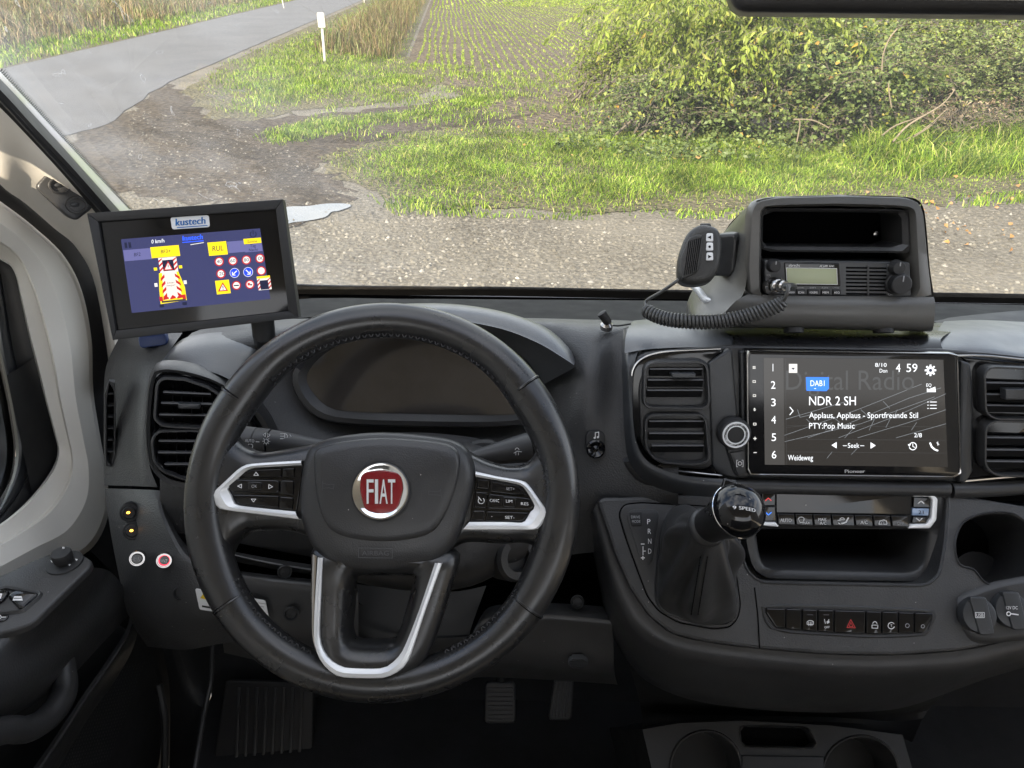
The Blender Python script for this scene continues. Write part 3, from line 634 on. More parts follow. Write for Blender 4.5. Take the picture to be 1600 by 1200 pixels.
# black sill under the glass
mb = MB()
loft(mb, [[D(300, 560, 1.0), D(440, 500, 1.03), D(640, 497, 1.03), D(800, 498, 1.03), D(960, 500, 1.03), D(1150, 503, 1.03), D(1400, 506, 1.03), D(1620, 508, 1.03), D(1800, 512, 1.03)],
          [D(300, 520, 1.12), D(440, 470, 1.14), D(640, 467, 1.15), D(800, 468, 1.15), D(960, 469, 1.15), D(1150, 471, 1.15), D(1400, 473, 1.15), D(1620, 477, 1.15), D(1800, 482, 1.15)]], 'sill_black', 4, 3, True)
mb.build('sill', ws)
mb = MB(); loft(mb, [[WS(u, v+19, -.006) for u, v in e] for e in [[(300, 425), (380, 441), (460, 444), (640, 448), (800, 449), (1000, 454), (1200, 456), (1400, 458), (1600, 461), (1800, 464)]]] +
     [[WS(u, v, -.002) for u, v in [(300, 405), (380, 431), (460, 443), (640, 447), (800, 448), (1000, 452), (1200, 454), (1400, 456), (1600, 459), (1800, 462)]]], 'sill_black', 4, 3, True)
mb.build('black_border', ws)
mb = MB(); tube(mb, [WS(u, v, .01) for u, v in [(380, 458), (460, 463), (640, 463), (800, 464), (1000, 468), (1200, 471), (1400, 473), (1600, 476), (1800, 479)]], .0016, 'print_dim', 6, sm=3); mb.build('seal_lip', ws)
# ------------------------------------------------------------------ A pillar
ap = thing('windscreen_pillar', atX(80, 300, -.55), 'light grey left windscreen pillar trim with black seal and white outer edge', 'pillar')
def band(mb, A, B, m, sub=4, flip=False, mids=()):
    loft(mb, [A]+list(mids)+[B], m, sub, 3, flip)
mb = MB(); band(mb, [WS(u, v, -.035) for u, v in [(-60, 52), (0, 107), (60, 171), (130, 246), (207, 330)]], [WS(u, v, .012) for u, v in [(-60, 70), (0, 123), (55, 182), (120, 254), (192, 335)]], 'white_paint', 4, False); mb.build('body_flange', ap)
mb = MB(); band(mb, [WS(u, v, .02) for u, v in [(-60, 70), (0, 123), (55, 182), (120, 254), (192, 335)]], [WS(u, v, .055) for u, v in [(-60, 112), (0, 168), (50, 220), (105, 280), (160, 345)]], 'rubber', 4, False,
     [[WS(u, v, .05) for u, v in [(-60, 86), (0, 140), (52, 197), (114, 263), (180, 338)]]]); mb.build('seal', ap)
mb = MB(); tube(mb, [WS(u, v, .052) for u, v in [(-60, 98), (0, 152), (50, 206), (110, 272), (172, 342)]], .0035, 'satin', 8, sm=4); mb.build('seal_bead', ap)
mb = MB(); band(mb, [WS(u, v, .053) for u, v in [(-60, 110), (0, 165), (50, 217), (105, 277), (150, 330), (185, 420), (190, 560)]],
     [atX(u, v, -.60) for u, v in [(-60, 215), (0, 288), (40, 318), (85, 357), (120, 388), (150, 450), (175, 600)]], 'trim_grey', 5, False,
     [[atX(u, v, -.545) for u, v in [(-60, 150), (0, 215), (48, 255), (100, 305), (140, 350), (172, 430), (190, 575)]]]); mb.build('pillar_cover', ap)
tf = Axis(atX(98, 300, -.535), (CAM-atX(98, 300, -.545)).normalized()+Vector((.1, 0, 0)))
mb = MB(); slab(mb, tf, rnd(tf.P([(80, 262), (100, 258), (144, 322), (140, 328), (118, 345), (104, 339), (54, 292)]), .006), -.012, .008, 'plastic', .003); tw = mb.build('speaker_cover', ap)
for u, v in ((93, 290), (119, 320)):
    mb = MB(); c = tf.l(u, v); ol = [(c[0]+.013*math.cos(a*.3142)*.95+.0*a, c[1]+.010*math.sin(a*.3142)) for a in range(20)]
    ring(mb, tf, ol, [(c[0]+(x-c[0])*.75, c[1]+(y-c[1])*.75) for x, y in ol], [(0, .008), (.3, .0105), (.8, .0105), (1, .008), (1, .002)], 'plastic', 40, 'void'); mb.build('recess', tw)
    mb = MB(); lathe(mb, tf, (c[0]-.002, c[1]+.001), [(.008, .0022), (.0075, .006), (.004, .009), (0, .0095)], 'satin', 20, 1, .55); mb.build('lens', tw)
# ------------------------------------------------------------------ driver's door
door = thing('driver_door', (-.6, .55, H-1.25), 'driver door with light grey upper trim and black armrest at left', 'door')
S = [((-90, 360), (-70, 262)), ((0, 405), (0, 314)), ((22, 425), (50, 352)), ((33, 470), (100, 400)), ((45, 525), (128, 455)), ((58, 575), (143, 530)), ((72, 630), (146, 612)), ((84, 675), (158, 690)), ((90, 705), (168, 750)), ((80, 735), (168, 810)), ((50, 775), (140, 860)), ((15, 808), (80, 885)), ((-30, 838), (0, 925)), ((-130, 900), (-120, 990))]
def mixp(a, b, s): return (a[0]+(b[0]-a[0])*s, a[1]+(b[1]-a[1])*s)
mb = MB(); loft(mb, [[atX(*mixp(a, b, s), x) for a, b in S] for s, x in ((0, -.640), (.03, -.626), (.27, -.616), (.31, -.602), (.62, -.590), (.93, -.594), (1, -.614))], 'trim_grey', 6, 1, False); mb.build('upper_trim', door, 14)
mb = MB(); loft(mb, [[atX(*mixp(a, b, s), x) for a, b in S[:11]] for s, x in ((.94, -.616), (1.1, -.612), (1.38, -.604), (1.5, -.612))], 'rubber', 5, 3, False); mb.build('door_seal', door)
W = [((-120, 300), (-90, 358)), ((-40, 350), (0, 403)), ((-22, 400), (22, 424)), ((-10, 470), (34, 471)), ((-2, 540), (46, 526)), ((8, 590), (59, 576)), ((18, 640), (73, 631)), ((26, 700), (90, 705)), ((20, 745), (80, 736)), ((0, 790), (50, 777)), ((-30, 830), (15, 810)), ((-90, 880), (-30, 840))]
mb = MB(); loft(mb, [[atX(*mixp(a, b, s), x) for a, b in W] for s, x in ((0, -.668), (.35, -.662), (.42, -.652), (.95, -.648), (1.1, -.645))], 'rubber', 5, 3, False); mb.build('window_seal', door)
mb = MB(); loft(mb, [[atX(*mixp(a, b, s), x) for a, b in [((a[0], a[1]), b) for a, b in W]] for s, x in ((-.02, -.664), (.12, -.655), (.42, -.655), (.52, -.664))], 'satin', 5, 3, False); mb.build('window_channel', door)
pm, t, b, o = newmat('side_glass'); t.nodes.remove(b); tr = N(t, 'ShaderNodeBsdfTransparent'); tr.inputs[0].default_value = (.75, .8, .77, 1); gl = N(t, 'ShaderNodeBsdfGlossy', i_Roughness=.02); fr = N(t, 'ShaderNodeFresnel', i_IOR=1.4); m1 = N(t, 'ShaderNodeMixShader')
for a_, b_ in ((fr.outputs[0], m1.inputs[0]), (tr.outputs[0], m1.inputs[1]), (gl.outputs[0], m1.inputs[2]), (m1.outputs[0], o.inputs[0])): t.links.new(a_, b_)
MATS['side_glass'] = pm
mb = MB(); pp = [atX(u, v, -.67) for u, v in [(-300, 250), (-40, 350), (-4, 470), (14, 590), (26, 690), (20, 745), (-30, 830), (-300, 960)]]; mb.add(pp, [tuple(range(len(pp)))], 'side_glass'); mb.build('window_pane', door, smooth=False)
# armrest and door card
AZ = H-.56
mb = MB(); r0 = [(-120, 1050), (0, 995), (52, 972), (102, 925), (142, 886)]; 
rows = [[atZ(u, v, AZ) for u, v in r0],
        [atX(u, v, x) for (u, v), x in zip([(-120, 1090), (0, 1035), (70, 1000), (130, 945), (172, 893)], (-.47, -.475, -.48, -.485, -.50))],
        [atX(u, v, x) for (u, v), x in zip([(-120, 1160), (0, 1090), (85, 1040), (150, 975), (196, 922)], (-.468, -.472, -.478, -.485, -.50))],
        [atX(u, v, x) for (u, v), x in zip([(-120, 1220), (0, 1130), (92, 1075), (163, 1002), (207, 955)], (-.495, -.50, -.505, -.51, -.52))]]
loft(mb, rows, 'armskin', 5, 5, False); mb.build('armrest', door)
mb = MB(); rows = [[atX(u, v, x) for (u, v), x in zip([(-120, 1215), (0, 1125), (92, 1070), (163, 998), (207, 950)], (-.53, -.53, -.53, -.53, -.53))],
        [atX(u, v, -.56) for u, v in [(-120, 1300), (0, 1220), (100, 1120), (180, 1040), (222, 985)]],
        [atX(u, v, -.565) for u, v in [(-120, 1500), (0, 1400), (120, 1250), (205, 1120), (244, 1030)]],
        [atX(u, v, -.57) for u, v in [(-120, 1800), (0, 1700), (130, 1500), (225, 1300), (262, 1100)]]]
loft(mb, rows, 'dark', 5, 5, False); mb.build('door_card', door)
mb = MB(); pf = Axis(atZ(60, 930, AZ+.002), (0, 0, 1), (0, 1, 0)); pf.ex, pf.ey = Vector((1, 0, 0)), Vector((0, 1, 0))
slab(mb, pf, rnd(pf.P([(-120, 945), (0, 905), (60, 876), (98, 863), (128, 868), (146, 880), (142, 890), (52, 978), (24, 988), (0, 994), (-120, 1046)]), [0, .01, .01, .02, .02, .02, .02, .02, .02, .01, 0]), -.004, .004, 'plastic', .003); mb.build('switch_plate', door)
mb = MB(); F = pf; ol = rnd(F.P([(-60, 950), (12, 920), (70, 930), (68, 938), (40, 962), (34, 963), (-60, 975)]), .006); ring(mb, F, ol, offset(ccw(ol), .004), [(0, .004), (.4, .007), (1, .006), (1, -.006)], 'plastic', 60, 'void'); wsf = mb.build('switch_surround', door)
for q in ([(14, 938), (30, 928), (66, 934), (40, 957), (33, 958)], [(-40, 948), (4, 926), (20, 930), (8, 946), (-20, 958)]):
    mb = MB(); slab(mb, F, rnd(F.P(q), .005), -.004, .008, 'piano', .003); sw = mb.build('window_switch', door)
gx = Gfx(F, .0086); gx.poly([(24, 948), (27, 941), (38, 941), (40, 948)], 'print'); gx.rect(26, 944, 38, 945, 'void', 1); gx.poly([(-4, 943), (2, 936), (8, 937), (6, 945)], 'print'); gx.build('window_icon', door)
mb = MB(); slab(mb, F, rnd(F.P([(-20, 965), (18, 966), (12, 975), (-20, 982)]), .003), .003, .0055, 'piano', .001); mb.build('mirror_fold_button', door)
gx = Gfx(F, .006); gx.circ(2, 971, 3, 1, 'print'); gx.line([(6, 971), (12, 971)], 1.2, 'print'); gx.build('fold_icon', door)
mb = MB(); c = F.l(103, 884); lathe(mb, F, c, [(.018, .004), (.0175, .0055), (.014, .006)], 'dark', 36); lathe(mb, F, c, [(.0085, .006), (.0085, .009), (.0098, .010), (.0100, .017), (.0092, .019), (.0, .0195)], 'rubber', 36); kn = mb.build('mirror_knob', door)
mb = MB(); lathe(mb, F, (c[0], c[1]+.006), [(.0012, .019), (.001, .0205), (0, .021)], 'print', 10); mb.build('knob_pointer', kn)
gx = Gfx(F, .0062)
for u, v in ((84, 884), (122, 881), (111, 889)): gx.poly([(u-2.5, v-1.5), (u+2.5, v-.5), (u, v+2)], 'print')
gx.build('knob_marks', door)
mb = MB(); tube(mb, [atX(u, v, x) for u, v, x in [(96, 1030, -.50), (101, 1075, -.485), (92, 1100, -.48), (70, 1125, -.48), (40, 1140, -.48), (0, 1142, -.48), (-100, 1180, -.48)]], .013, 'plastic', 12, sm=4); mb.build('pull_handle', door)
mb = MB(); loft(mb, [[atX(u, v, -.50) for u, v in [(206, 948), (196, 985), (168, 1030), (130, 1085), (80, 1160), (30, 1230)]], [atX(u, v, -.492) for u, v in [(213, 962), (200, 1000), (170, 1048), (134, 1100), (90, 1170), (40, 1245)]], [atX(u, v, -.54) for u, v in [(216, 985), (205, 1020), (178, 1066), (142, 1116), (100, 1186), (55, 1260)]]], 'plastic', 4, 4, False); mb.build('pocket_rim', door)
mb = MB(); loft(mb, [[atX(u, v, -.525) for u, v in [(160, 965), (172, 968), (200, 985)]], [atX(u, v, -.515) for u, v in [(155, 985), (172, 990), (190, 1000)]], [atX(u, v, -.54) for u, v in [(105, 1075), (120, 1078), (140, 1080)]]], 'plastic', 4, 4); mb.build('pocket_floor', door)
mb = MB()
for k in range(17):
    for j in range(26):
        u, v = 150+k*4.4+j*-2.2, 1052+j*6+k*-1.0
        if u < 55 or u > 222: continue
        p = atX(u, v, -.551); mb.add([p+Vector((.004, -.002, 0)), p+Vector((.004, .001, .0018)), p+Vector((.004, .001, -.0018))], [(0, 1, 2)], 'grain')
mb.build('speaker_grille', door, smooth=False)['kind'] = 'stuff'
# ------------------------------------------------------------------ floor, sill, unseen body shell shaped for the light, behind and above the frame
FZ = H-1.33
mb = MB(); mb.add([(-.62, -.4, FZ), (1.5, -.4, FZ), (1.5, 1.3, FZ), (-.62, 1.3, FZ)], [(0, 1, 2, 3)], 'carpet'); mb.add([(-.62, .98, FZ), (1.5, .98, FZ), (1.5, 1.2, FZ+.5), (-.62, 1.2, FZ+.5)], [(0, 1, 2, 3)], 'carpet')
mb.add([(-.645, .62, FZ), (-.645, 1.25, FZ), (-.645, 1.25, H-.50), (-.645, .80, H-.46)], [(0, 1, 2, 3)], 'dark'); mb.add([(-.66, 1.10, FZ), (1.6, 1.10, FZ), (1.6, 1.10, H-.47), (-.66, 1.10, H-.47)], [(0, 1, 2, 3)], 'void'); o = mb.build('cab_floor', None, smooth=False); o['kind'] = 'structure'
mb = MB(); loft(mb, [[atX(u, v, x) for u, v, x in [(245, 980, -.55), (262, 1050, -.55), (266, 1120, -.55), (262, 1260, -.55)]], [atX(u, v, x) for u, v, x in [(262, 975, -.53), (290, 1050, -.52), (300, 1120, -.51), (290, 1260, -.50)]], [atX(u, v, x) for u, v, x in [(340, 985, -.50), (330, 1060, -.50), (318, 1130, -.48), (300, 1260, -.47)]]], 'dark', 4, 4, False)
tube(mb, [atX(u, v, x) for u, v, x in [(332, 1000, -.49), (330, 1060, -.48), (318, 1120, -.47), (300, 1230, -.46)]], .004, 'plastic', 8, sm=4)
tube(mb, [atX(u, v, x) for u, v, x in [(248, 1070, -.54), (256, 1110, -.53), (258, 1150, -.53), (256, 1260, -.53)]], .006, 'rubber', 8, sm=4)
o = mb.build('kick_panel', None); setp(o, 'black kick panel and door sill at the left of the footwell', 'panel')
mat('partition_dark', (.14, .133, .12), .9, vary=.2)  # tone of the unseen partition, darkened to deepen reflections
vb = thing('van_body', (-.7, -.5, 0), 'unseen white van shell around the cab, shaped to block sun', 'van')
def quad(mb, a, b_, c, d, m): mb.add([a, b_, c, d], [(0, 1, 2, 3)], m)
ZR = H+.36
mb = MB(); quad(mb, (-.72, -1.7, ZR), (1.55, -1.7, ZR), (1.55, .15, ZR), (-.72, .15, ZR), 'trim_grey'); quad(mb, (-.74, -1.7, ZR+.03), (1.57, -1.7, ZR+.03), (1.57, .15, ZR+.03), (-.74, .15, ZR+.03), 'white_paint'); mb.build('short_roof', vb, smooth=False)  # out of view; blocks sun, cut short in front to admit sky light
mb = MB(); quad(mb, (-.70, -2.2, .5), (-.70, .58, .5), (-.70, .58, ZR), (-.70, -2.2, ZR), 'trim_grey'); quad(mb, (-.73, -2.2, .5), (-.73, .58, .5), (-.73, .58, ZR), (-.73, -2.2, ZR), 'white_paint'); mb.build('sun_block_wall', vb, smooth=False)  # unseen; carried forward over the door window to keep sun out
mb = MB(); quad(mb, (-.70, -.95, .5), (1.55, -.95, .5), (1.55, -.95, H-.30), (-.70, -.95, H-.30), 'partition_dark'); mb.build('added_bulkhead', vb, smooth=False)  # unseen partition added to cut the light from behind
mb = MB(); quad(mb, (1.54, -.95, .5), (1.54, 1.2, .5), (1.54, 1.2, H-.50), (1.54, -.95, H-.50), 'trim_grey'); quad(mb, (1.54, -.95, H-.5), (1.54, .1, H-.5), (1.54, .1, ZR), (1.54, -.95, ZR), 'trim_grey'); mb.build('far_side', vb, smooth=False)
mb = MB(); quad(mb, (-.70, .58, .5), (-.70, 1.6, .5), (-.70, 1.2, H-.62), (-.70, .58, H-.60), 'white_paint'); mb.build('door_skin', vb, smooth=False)
# mirror at the top edge
mf = Frame(D(1400, -10, .56), 8, -12); rm = thing('rear_view_mirror', D(1400, -40, .5), 'black rear view mirror cut off by the top edge', 'mirror')
mb = MB(); slab(mb, mf, rnd(mf.P([(1138, -110), (1138, 20), (1700, 26), (1700, -110)]), .016, 6), -.03, .012, 'plastic', .010, 5, True); mb.build('housing', rm)
mb = MB(); slab(mb, mf, rnd(mf.P([(1170, -100), (1170, 2), (1690, 6), (1690, -100)]), .012, 6), .012, .0135, 'chrome', .001); mb.build('mirror_glass', rm)
mb = MB(); tube(mb, [D(1400, -60, .58), D(1400, -90, .62), WS(1400, -110)], .012, 'plastic', 10); mb.build('mounting_arm', rm)
# ================================================================== DASHBOARD
dash = thing('dashboard', (.4, .85, H-.7), 'black van dashboard with air vents, instrument cluster and lower console', 'dashboard')
FA = Frame(D(1335, 648, .874), 18)                       # centre fascia plane
LO = Frame(FA.p(1200, 762), 42)                          # lower console plane
CLF = Frame(FA.p(1320, 800), 26)                         # climate panel plane
LV = Frame(D(300, 665, .885), 15, 18)                    # left vents
def part(mb, name, parent=None, angle=35): return mb.build(name, parent or dash, angle)
# --- main upper body: from the windscreen sill down behind the wheel
def row(vs, us, ds): return [D(u, v, d) for u, v, d in zip(us, vs, ds)]
mb = MB()
U = [250, 330, 430, 560, 700, 830, 905, 960, 1010, 1060]
rows = [row([520, 505, 499, 496, 496, 497, 499, 500, 502, 503], [300, 350, 440, 560, 700, 830, 905, 960, 1020, 1080], [1.0, 1.02]+[1.03]*8),
        row([535, 528, 518, 512, 510, 510, 511, 512, 513, 514], [285, 345, 435, 560, 700, 830, 905, 960, 1010, 1060], [.95, .955]+[.96]*4+[.95, .94, .93, .93]),
        row([560, 556, 560, 570, 575, 570, 555, 552, 552, 552], [270, 335, 430, 560, 700, 830, 915, 962, 1005, 1050], [.925, .93, .945, .985, .99, .97, .905, .915, .905, .90]),
        row([620, 625, 640, 655, 660, 650, 635, 630, 630, 630], U, [.91, .915, .935, .975, .98, .96, .897, .905, .895, .89]),
        row([700, 705, 715, 720, 720, 715, 705, 700, 700, 700], U, [.905, .91, .925, .94, .94, .935, .91, .90, .89, .885]),
        row([765, 775, 790, 800, 800, 795, 785, 778, 775, 775], U, [.905, .91, .925, .94, .94, .935, .92, .905, .89, .88]),
        row([830, 840, 860, 880, 880, 875, 865, 860, 850, 850], U, [.93, .94, .96, .98, .98, .98, .97, .95, .93, .93])]
loft(mb, rows, 'grain', 6, 5, False); part(mb, 'upper_body')
# --- instrument hood and cluster
mb = MB()
rear = [(452, 545), (470, 512), (520, 490), (590, 478), (650, 474), (720, 476), (790, 488), (850, 510), (888, 542), (899, 566)]
lip = [(458, 566), (476, 534), (525, 512), (592, 500), (650, 497), (718, 500), (785, 513), (838, 534), (874, 556), (896, 572)]
inn = [(470, 580), (492, 552), (540, 530), (600, 518), (655, 515), (712, 517), (765, 530), (806, 553), (835, 580), (850, 600)]
loft(mb, [[D(u, v+4, d) for (u, v), d in zip(rear, [.96]*10)], [D(u, v, .915) for u, v in rear], [D(*mixp(a, b_, .35), .885) for a, b_ in zip(rear, lip)], [D(u, v, .87) for u, v in lip], [D(u, v+3, .872) for u, v in lip], [D(u, v, .937) for u, v in inn]], 'pad_sheen', 5, 4, False); part(mb, 'instrument_hood', angle=60)
CF = Frame(D(650, 590, .938), 28)
gl_ = [(480, 592), (492, 568), (520, 545), (560, 530), (610, 522), (665, 520), (715, 524), (760, 539), (795, 565), (818, 600), (824, 630), (815, 645), (770, 648), (650, 646), (555, 643), (518, 637), (494, 618)]
ou_ = [(455, 590), (475, 555), (515, 530), (560, 515), (610, 508), (665, 506), (720, 509), (775, 525), (815, 552), (842, 590), (850, 635), (835, 660), (780, 668), (650, 668), (550, 664), (500, 655), (470, 630)]
mb = MB(); ring(mb, CF, cpoly(CF.P(ou_)), cpoly(CF.P(gl_)), [(0, -.004), (.15, .006), (.5, .008), (1, .002)], 'plastic', 90); part(mb, 'cluster_bezel')
mat('cluster_glass', (.042, .037, .033), .07, coat=.4, vary=.2, dust=.004)  # brownish base stands in for the cabin reflected in the glass
mb = MB(); plate(mb, CF, ccw(cpoly(CF.P(gl_))), .003, 'cluster_glass'); part(mb, 'cluster_glass')
# steering column shroud and stalk sockets
SH = D(620, 745, .86)
mb = MB(); loft(mb, [[D(u, v, d) for u, v, d in r] for r in (
    [(520, 690, .90), (560, 680, .90), (650, 676, .90), (740, 684, .90), (800, 700, .90)],
    [(490, 700, .84), (550, 686, .83), (650, 682, .83), (750, 692, .83), (815, 715, .84)],
    [(480, 760, .80), (550, 745, .79), (650, 742, .79), (750, 750, .79), (825, 775, .80)],
    [(500, 870, .80), (560, 890, .79), (650, 905, .79), (740, 900, .79), (825, 860, .80)],
    [(540, 905, .84), (580, 915, .83), (650, 922, .83), (730, 915, .83), (800, 885, .84)])], 'plastic', 5, 5, False); part(mb, 'column_shroud')
mb = MB(); F = Axis(D(808, 872, .80), (CAM-D(808, 872, .80)).normalized()+Vector((.6, 0, -.1))); lathe(mb, F, (0, 0), [(.026, -.03), (.026, 0), (.023, .004), (.015, .004), (.015, -.006)], 'plastic', 32); lathe(mb, F, (0, 0), [(.014, -.005), (0, -.005)], 'dark', 24); part(mb, 'ignition_barrel')
mb = MB(); tube(mb, [D(u, v, .83) for u, v in [(722, 714), (738, 700), (765, 697), (785, 712)]], .008, 'dark', 10, sm=4); part(mb, 'shroud_collar')
# --- left end panel
mb = MB(); loft(mb, [[D(u, v, d) for u, v, d in r] for r in (
    [(186, 528, 1.0), (215, 524, .99), (250, 521, .98), (285, 520, .975)], [(170, 560, .99), (200, 555, .965), (235, 550, .945), (268, 545, .94)], [(163, 592, .985), (195, 592, .955), (222, 592, .93), (240, 592, .925)], [(162, 660, .98), (192, 660, .95), (216, 660, .925), (231, 660, .92)], [(162, 720, .98), (192, 720, .95), (216, 720, .925), (232, 720, .92)], [(163, 758, .98), (195, 759, .95), (222, 760, .925), (246, 761, .92)])], 'grain', 5, 5, False); part(mb, 'end_panel')
mb = MB(); SF = Frame(D(173, 660, .945), 4, 24)
ol = rnd(SF.P([(164, 592), (181, 593), (181, 727), (164, 729)]), .002); ring(mb, SF, ol, rnd(SF.P([(167, 596), (178, 597), (178, 724), (167, 726)]), .002), [(0, 0), (.2, .004), (.8, .004), (1, .002), (1, -.01)], 'grain', 60, 'void'); sv = part(mb, 'side_vent')
for k in range(6):
    mb = MB(); v = 614+k*18; slab(mb, SF, SF.P([(168, v), (177.5, v), (177.5, v+2.2), (168, v+2.2)]), -.008, .0015, 'plastic', .0004); part(mb, 'slat', sv)
# --- left vent pod
mb = MB(); loft(mb, [[D(u, v, d) for u, v, d in r] for r in (
    [(255, 560, .96), (285, 530, .965), (330, 520, .975), (375, 520, .975), (410, 528, .97)], [(240, 585, .915), (268, 550, .925), (325, 540, .93), (372, 545, .93), (402, 560, .93)], [(236, 600, .895), (262, 578, .90), (325, 580, .89), (370, 600, .89), (392, 622, .90)])], 'pad_sheen', 6, 5, False); part(mb, 'vent_pod_top')
mb = MB(); po = [(226, 640), (232, 590), (246, 572), (290, 574), (345, 592), (400, 628), (440, 690), (430, 760), (380, 772), (300, 768), (255, 756), (232, 730), (225, 690)]
pi_ = [(241, 640), (245, 600), (254, 585), (292, 588), (340, 604), (385, 640), (410, 690), (400, 745), (370, 752), (300, 748), (262, 738), (246, 715), (240, 680)]
ring(mb, LV, cpoly(LV.P(po)), cpoly(LV.P(pi_)), [(0, -.03), (.05, -.006), (.35, .006), (.7, .004), (.72, .0)], 'plastic', 80); plate(mb, LV, ccw(cpoly(LV.P(pi_))), -.006, 'dark')
ring(mb, LV, cpoly(LV.P(pi_)), offset(ccw(cpoly(LV.P(pi_))), .006), [(-.2, .003), (.1, .008), (.5, .007), (1, .0)], 'piano', 80); part(mb, 'vent_pod')
mat('slat_shaded', (.004, .004, .0045), .7, spec=.15)  # slat faces given their shade as a near-black colour
mat('slat_lit_edge', (.075, .075, .078), .4)  # highlight along each slat put in as a lighter colour
def vent(name, F, opening, slats, rr, z=.012, tab=None, vanes=(), fw=.0035, hang=.0085):
    o_ = ccw(rnd(F.P(opening), rr)) if isinstance(rr, (int, float, list)) else ccw(cpoly(F.P(opening)))
    out = [(x, y) for x, y in offset(o_, -fw)]
    mb = MB(); ring(mb, F, out, o_, [(0, -.006), (0, z-.002), (.3, z), (.8, z), (1, z-.002), (1, -.004)], 'plastic', 72, 'void'); v_ = part(mb, name)
    for (u0, u1, v, sl) in slats:
        mb = MB(); a, b_ = F.l(u0, v, z*.4), F.l(u1, v+sl, z*.4); d = Vector((b_[0]-a[0], b_[1]-a[1])).normalized(); h = .0075
        A, B = F.w(*a, z*.8), F.w(*b_, z*.8); up = F.ey*-hang + F.n*-.003; t_ = F.n*.0016
        mb.add([A, B, B+up, A+up, A-F.n*.009, B-F.n*.009, B+up-t_, A+up-t_], [(0, 3, 2, 1), (3, 7, 6, 2), (0, 4, 7, 3), (1, 2, 6, 5)], 'slat_shaded'); mb.add([A+F.n*.0003, B+F.n*.0003, B+F.ey*.0014-F.n*.0004, A+F.ey*.0014-F.n*.0004, B+F.ey*.0012-F.n*.007, A+F.ey*.0012-F.n*.007], [(0, 1, 2, 3), (3, 2, 4, 5)], 'slat_lit_edge'); mb.build('slat', v_, smooth=False)
    for (u, v0, v1) in vanes:
        mb = MB(); a, b_ = F.l(u, v0), F.l(u, v1); mb.add([F.w(a[0]-.0006, a[1], -.003), F.w(a[0]+.0006, a[1], -.003), F.w(b_[0]+.0006, b_[1], -.003), F.w(b_[0]-.0006, b_[1], -.003), F.w(a[0], a[1], .003), F.w(b_[0], b_[1], .003)], [(0, 4, 5, 3), (4, 1, 2, 5)], 'plastic'); mb.build('vane', v_, smooth=False)
    if tab:
        mb = MB(); u0, u1, v0, v1 = tab; slab(mb, F, rnd(F.P([(u0, v0), (u1, v0+.5), (u1-1, v1), (u0+1, v1)], .012), .0015), z-.004, z+.006, 'satin', .0012, 3, True); part(mb, 'adjuster_tab', v_)
    return v_
vent('air_vent', LV, [(250, 598), (257, 590), (290, 592), (325, 604), (352, 622), (368, 664), (310, 663), (257, 660), (246, 650)], [(256, 330, 612, 3), (253, 350, 629, 2), (250, 360, 647, 2)], [.004, .004, .002, .002, .01, .006, 0, .006, .004], tab=(279, 314, 629, 637), vanes=[(u, 600, 658) for u in (270, 284, 299, 316, 332)], hang=.004)
vent('air_vent', LV, [(242, 684), (250, 672), (300, 671), (372, 675), (375, 745), (330, 747), (285, 741), (257, 730), (245, 714)], [(249, 365, 688, 1), (248, 365, 706, 1), (258, 365, 724, 1)], [.006, .006, .002, .004, .004, 0, .004, .006, .004], vanes=[(u, 676, 738) for u in (262, 276, 290, 306)], hang=.004)
# --- lower left switch panel
mb = MB(); KF = Frame(D(220, 850, .915), 12, 14)
loft(mb, [[D(u, v, d) for u, v, d in r] for r in (
    [(164, 763, .975), (200, 764, .94), (246, 766, .915), (258, 768, .93)], [(168, 800, .965), (205, 800, .93), (250, 800, .905), (268, 815, .925)], [(176, 850, .95), (215, 850, .92), (275, 855, .895), (300, 862, .915)], [(186, 900, .94), (240, 900, .905), (300, 892, .89), (345, 885, .91)], [(200, 960, .94), (260, 965, .91), (330, 960, .90), (390, 950, .92)], [(230, 1010, .97), (290, 1015, .95), (350, 1005, .945), (420, 1000, .96)])], 'grain', 5, 5, False); part(mb, 'switch_panel')
def on(u, v, d): return Axis(D(u, v, d), (CAM-D(u, v, d)).normalized()*.6+Vector((.1, -.6, .2)))
for u, v in ((203, 800), (208, 828)):
    F = on(u, v, .925); mb = MB(); lathe(mb, F, (0, 0), [(.0125, -.008), (.0125, .002), (.011, .0045), (.0085, .0045), (.0085, .003)], 'rubber', 32); lathe(mb, F, (0, 0), [(.0083, .001), (.0083, .005), (.007, .0065), (0, .006)], 'dark', 28); rk = part(mb, 'rocker_switch')
    mb = MB(); lathe(mb, F, (-.0008, .0006), [(.0020, .0062), (.0016, .0072), (0, .0075)], 'led_amber', 12, 1.1, .8); part(mb, 'lamp', rk)
for u, v, red, tx in ((215, 872, 0, 'RUL'), (257, 875, 1, 'WVZ')):
    F = on(u, v, .892 if red else .898); mb = MB(); lathe(mb, F, (0, 0), [(.0094, -.006), (.0094, .003), (.0088, .0040), (.0078, .0040), (.0076, .003)], 'steel', 36); pb = part(mb, 'push_button')
    mb = MB(); lathe(mb, F, (0, 0), [(.0076, .0028), (.0056, .0032)], 'led_red' if red else 'dark', 32); lathe(mb, F, (.0005 if red else 0, .0004 if red else 0), [(.0057, .0033), (.0054, .004), (0, .0042)], 'piano', 32); part(mb, 'cap', pb)
    gx = Gfx(F, .0046); gx.text(tx, u, v+2.2, 4.5, 'print_dim' if not red else 'print', width=11); gx.build('button_lettering', pb)
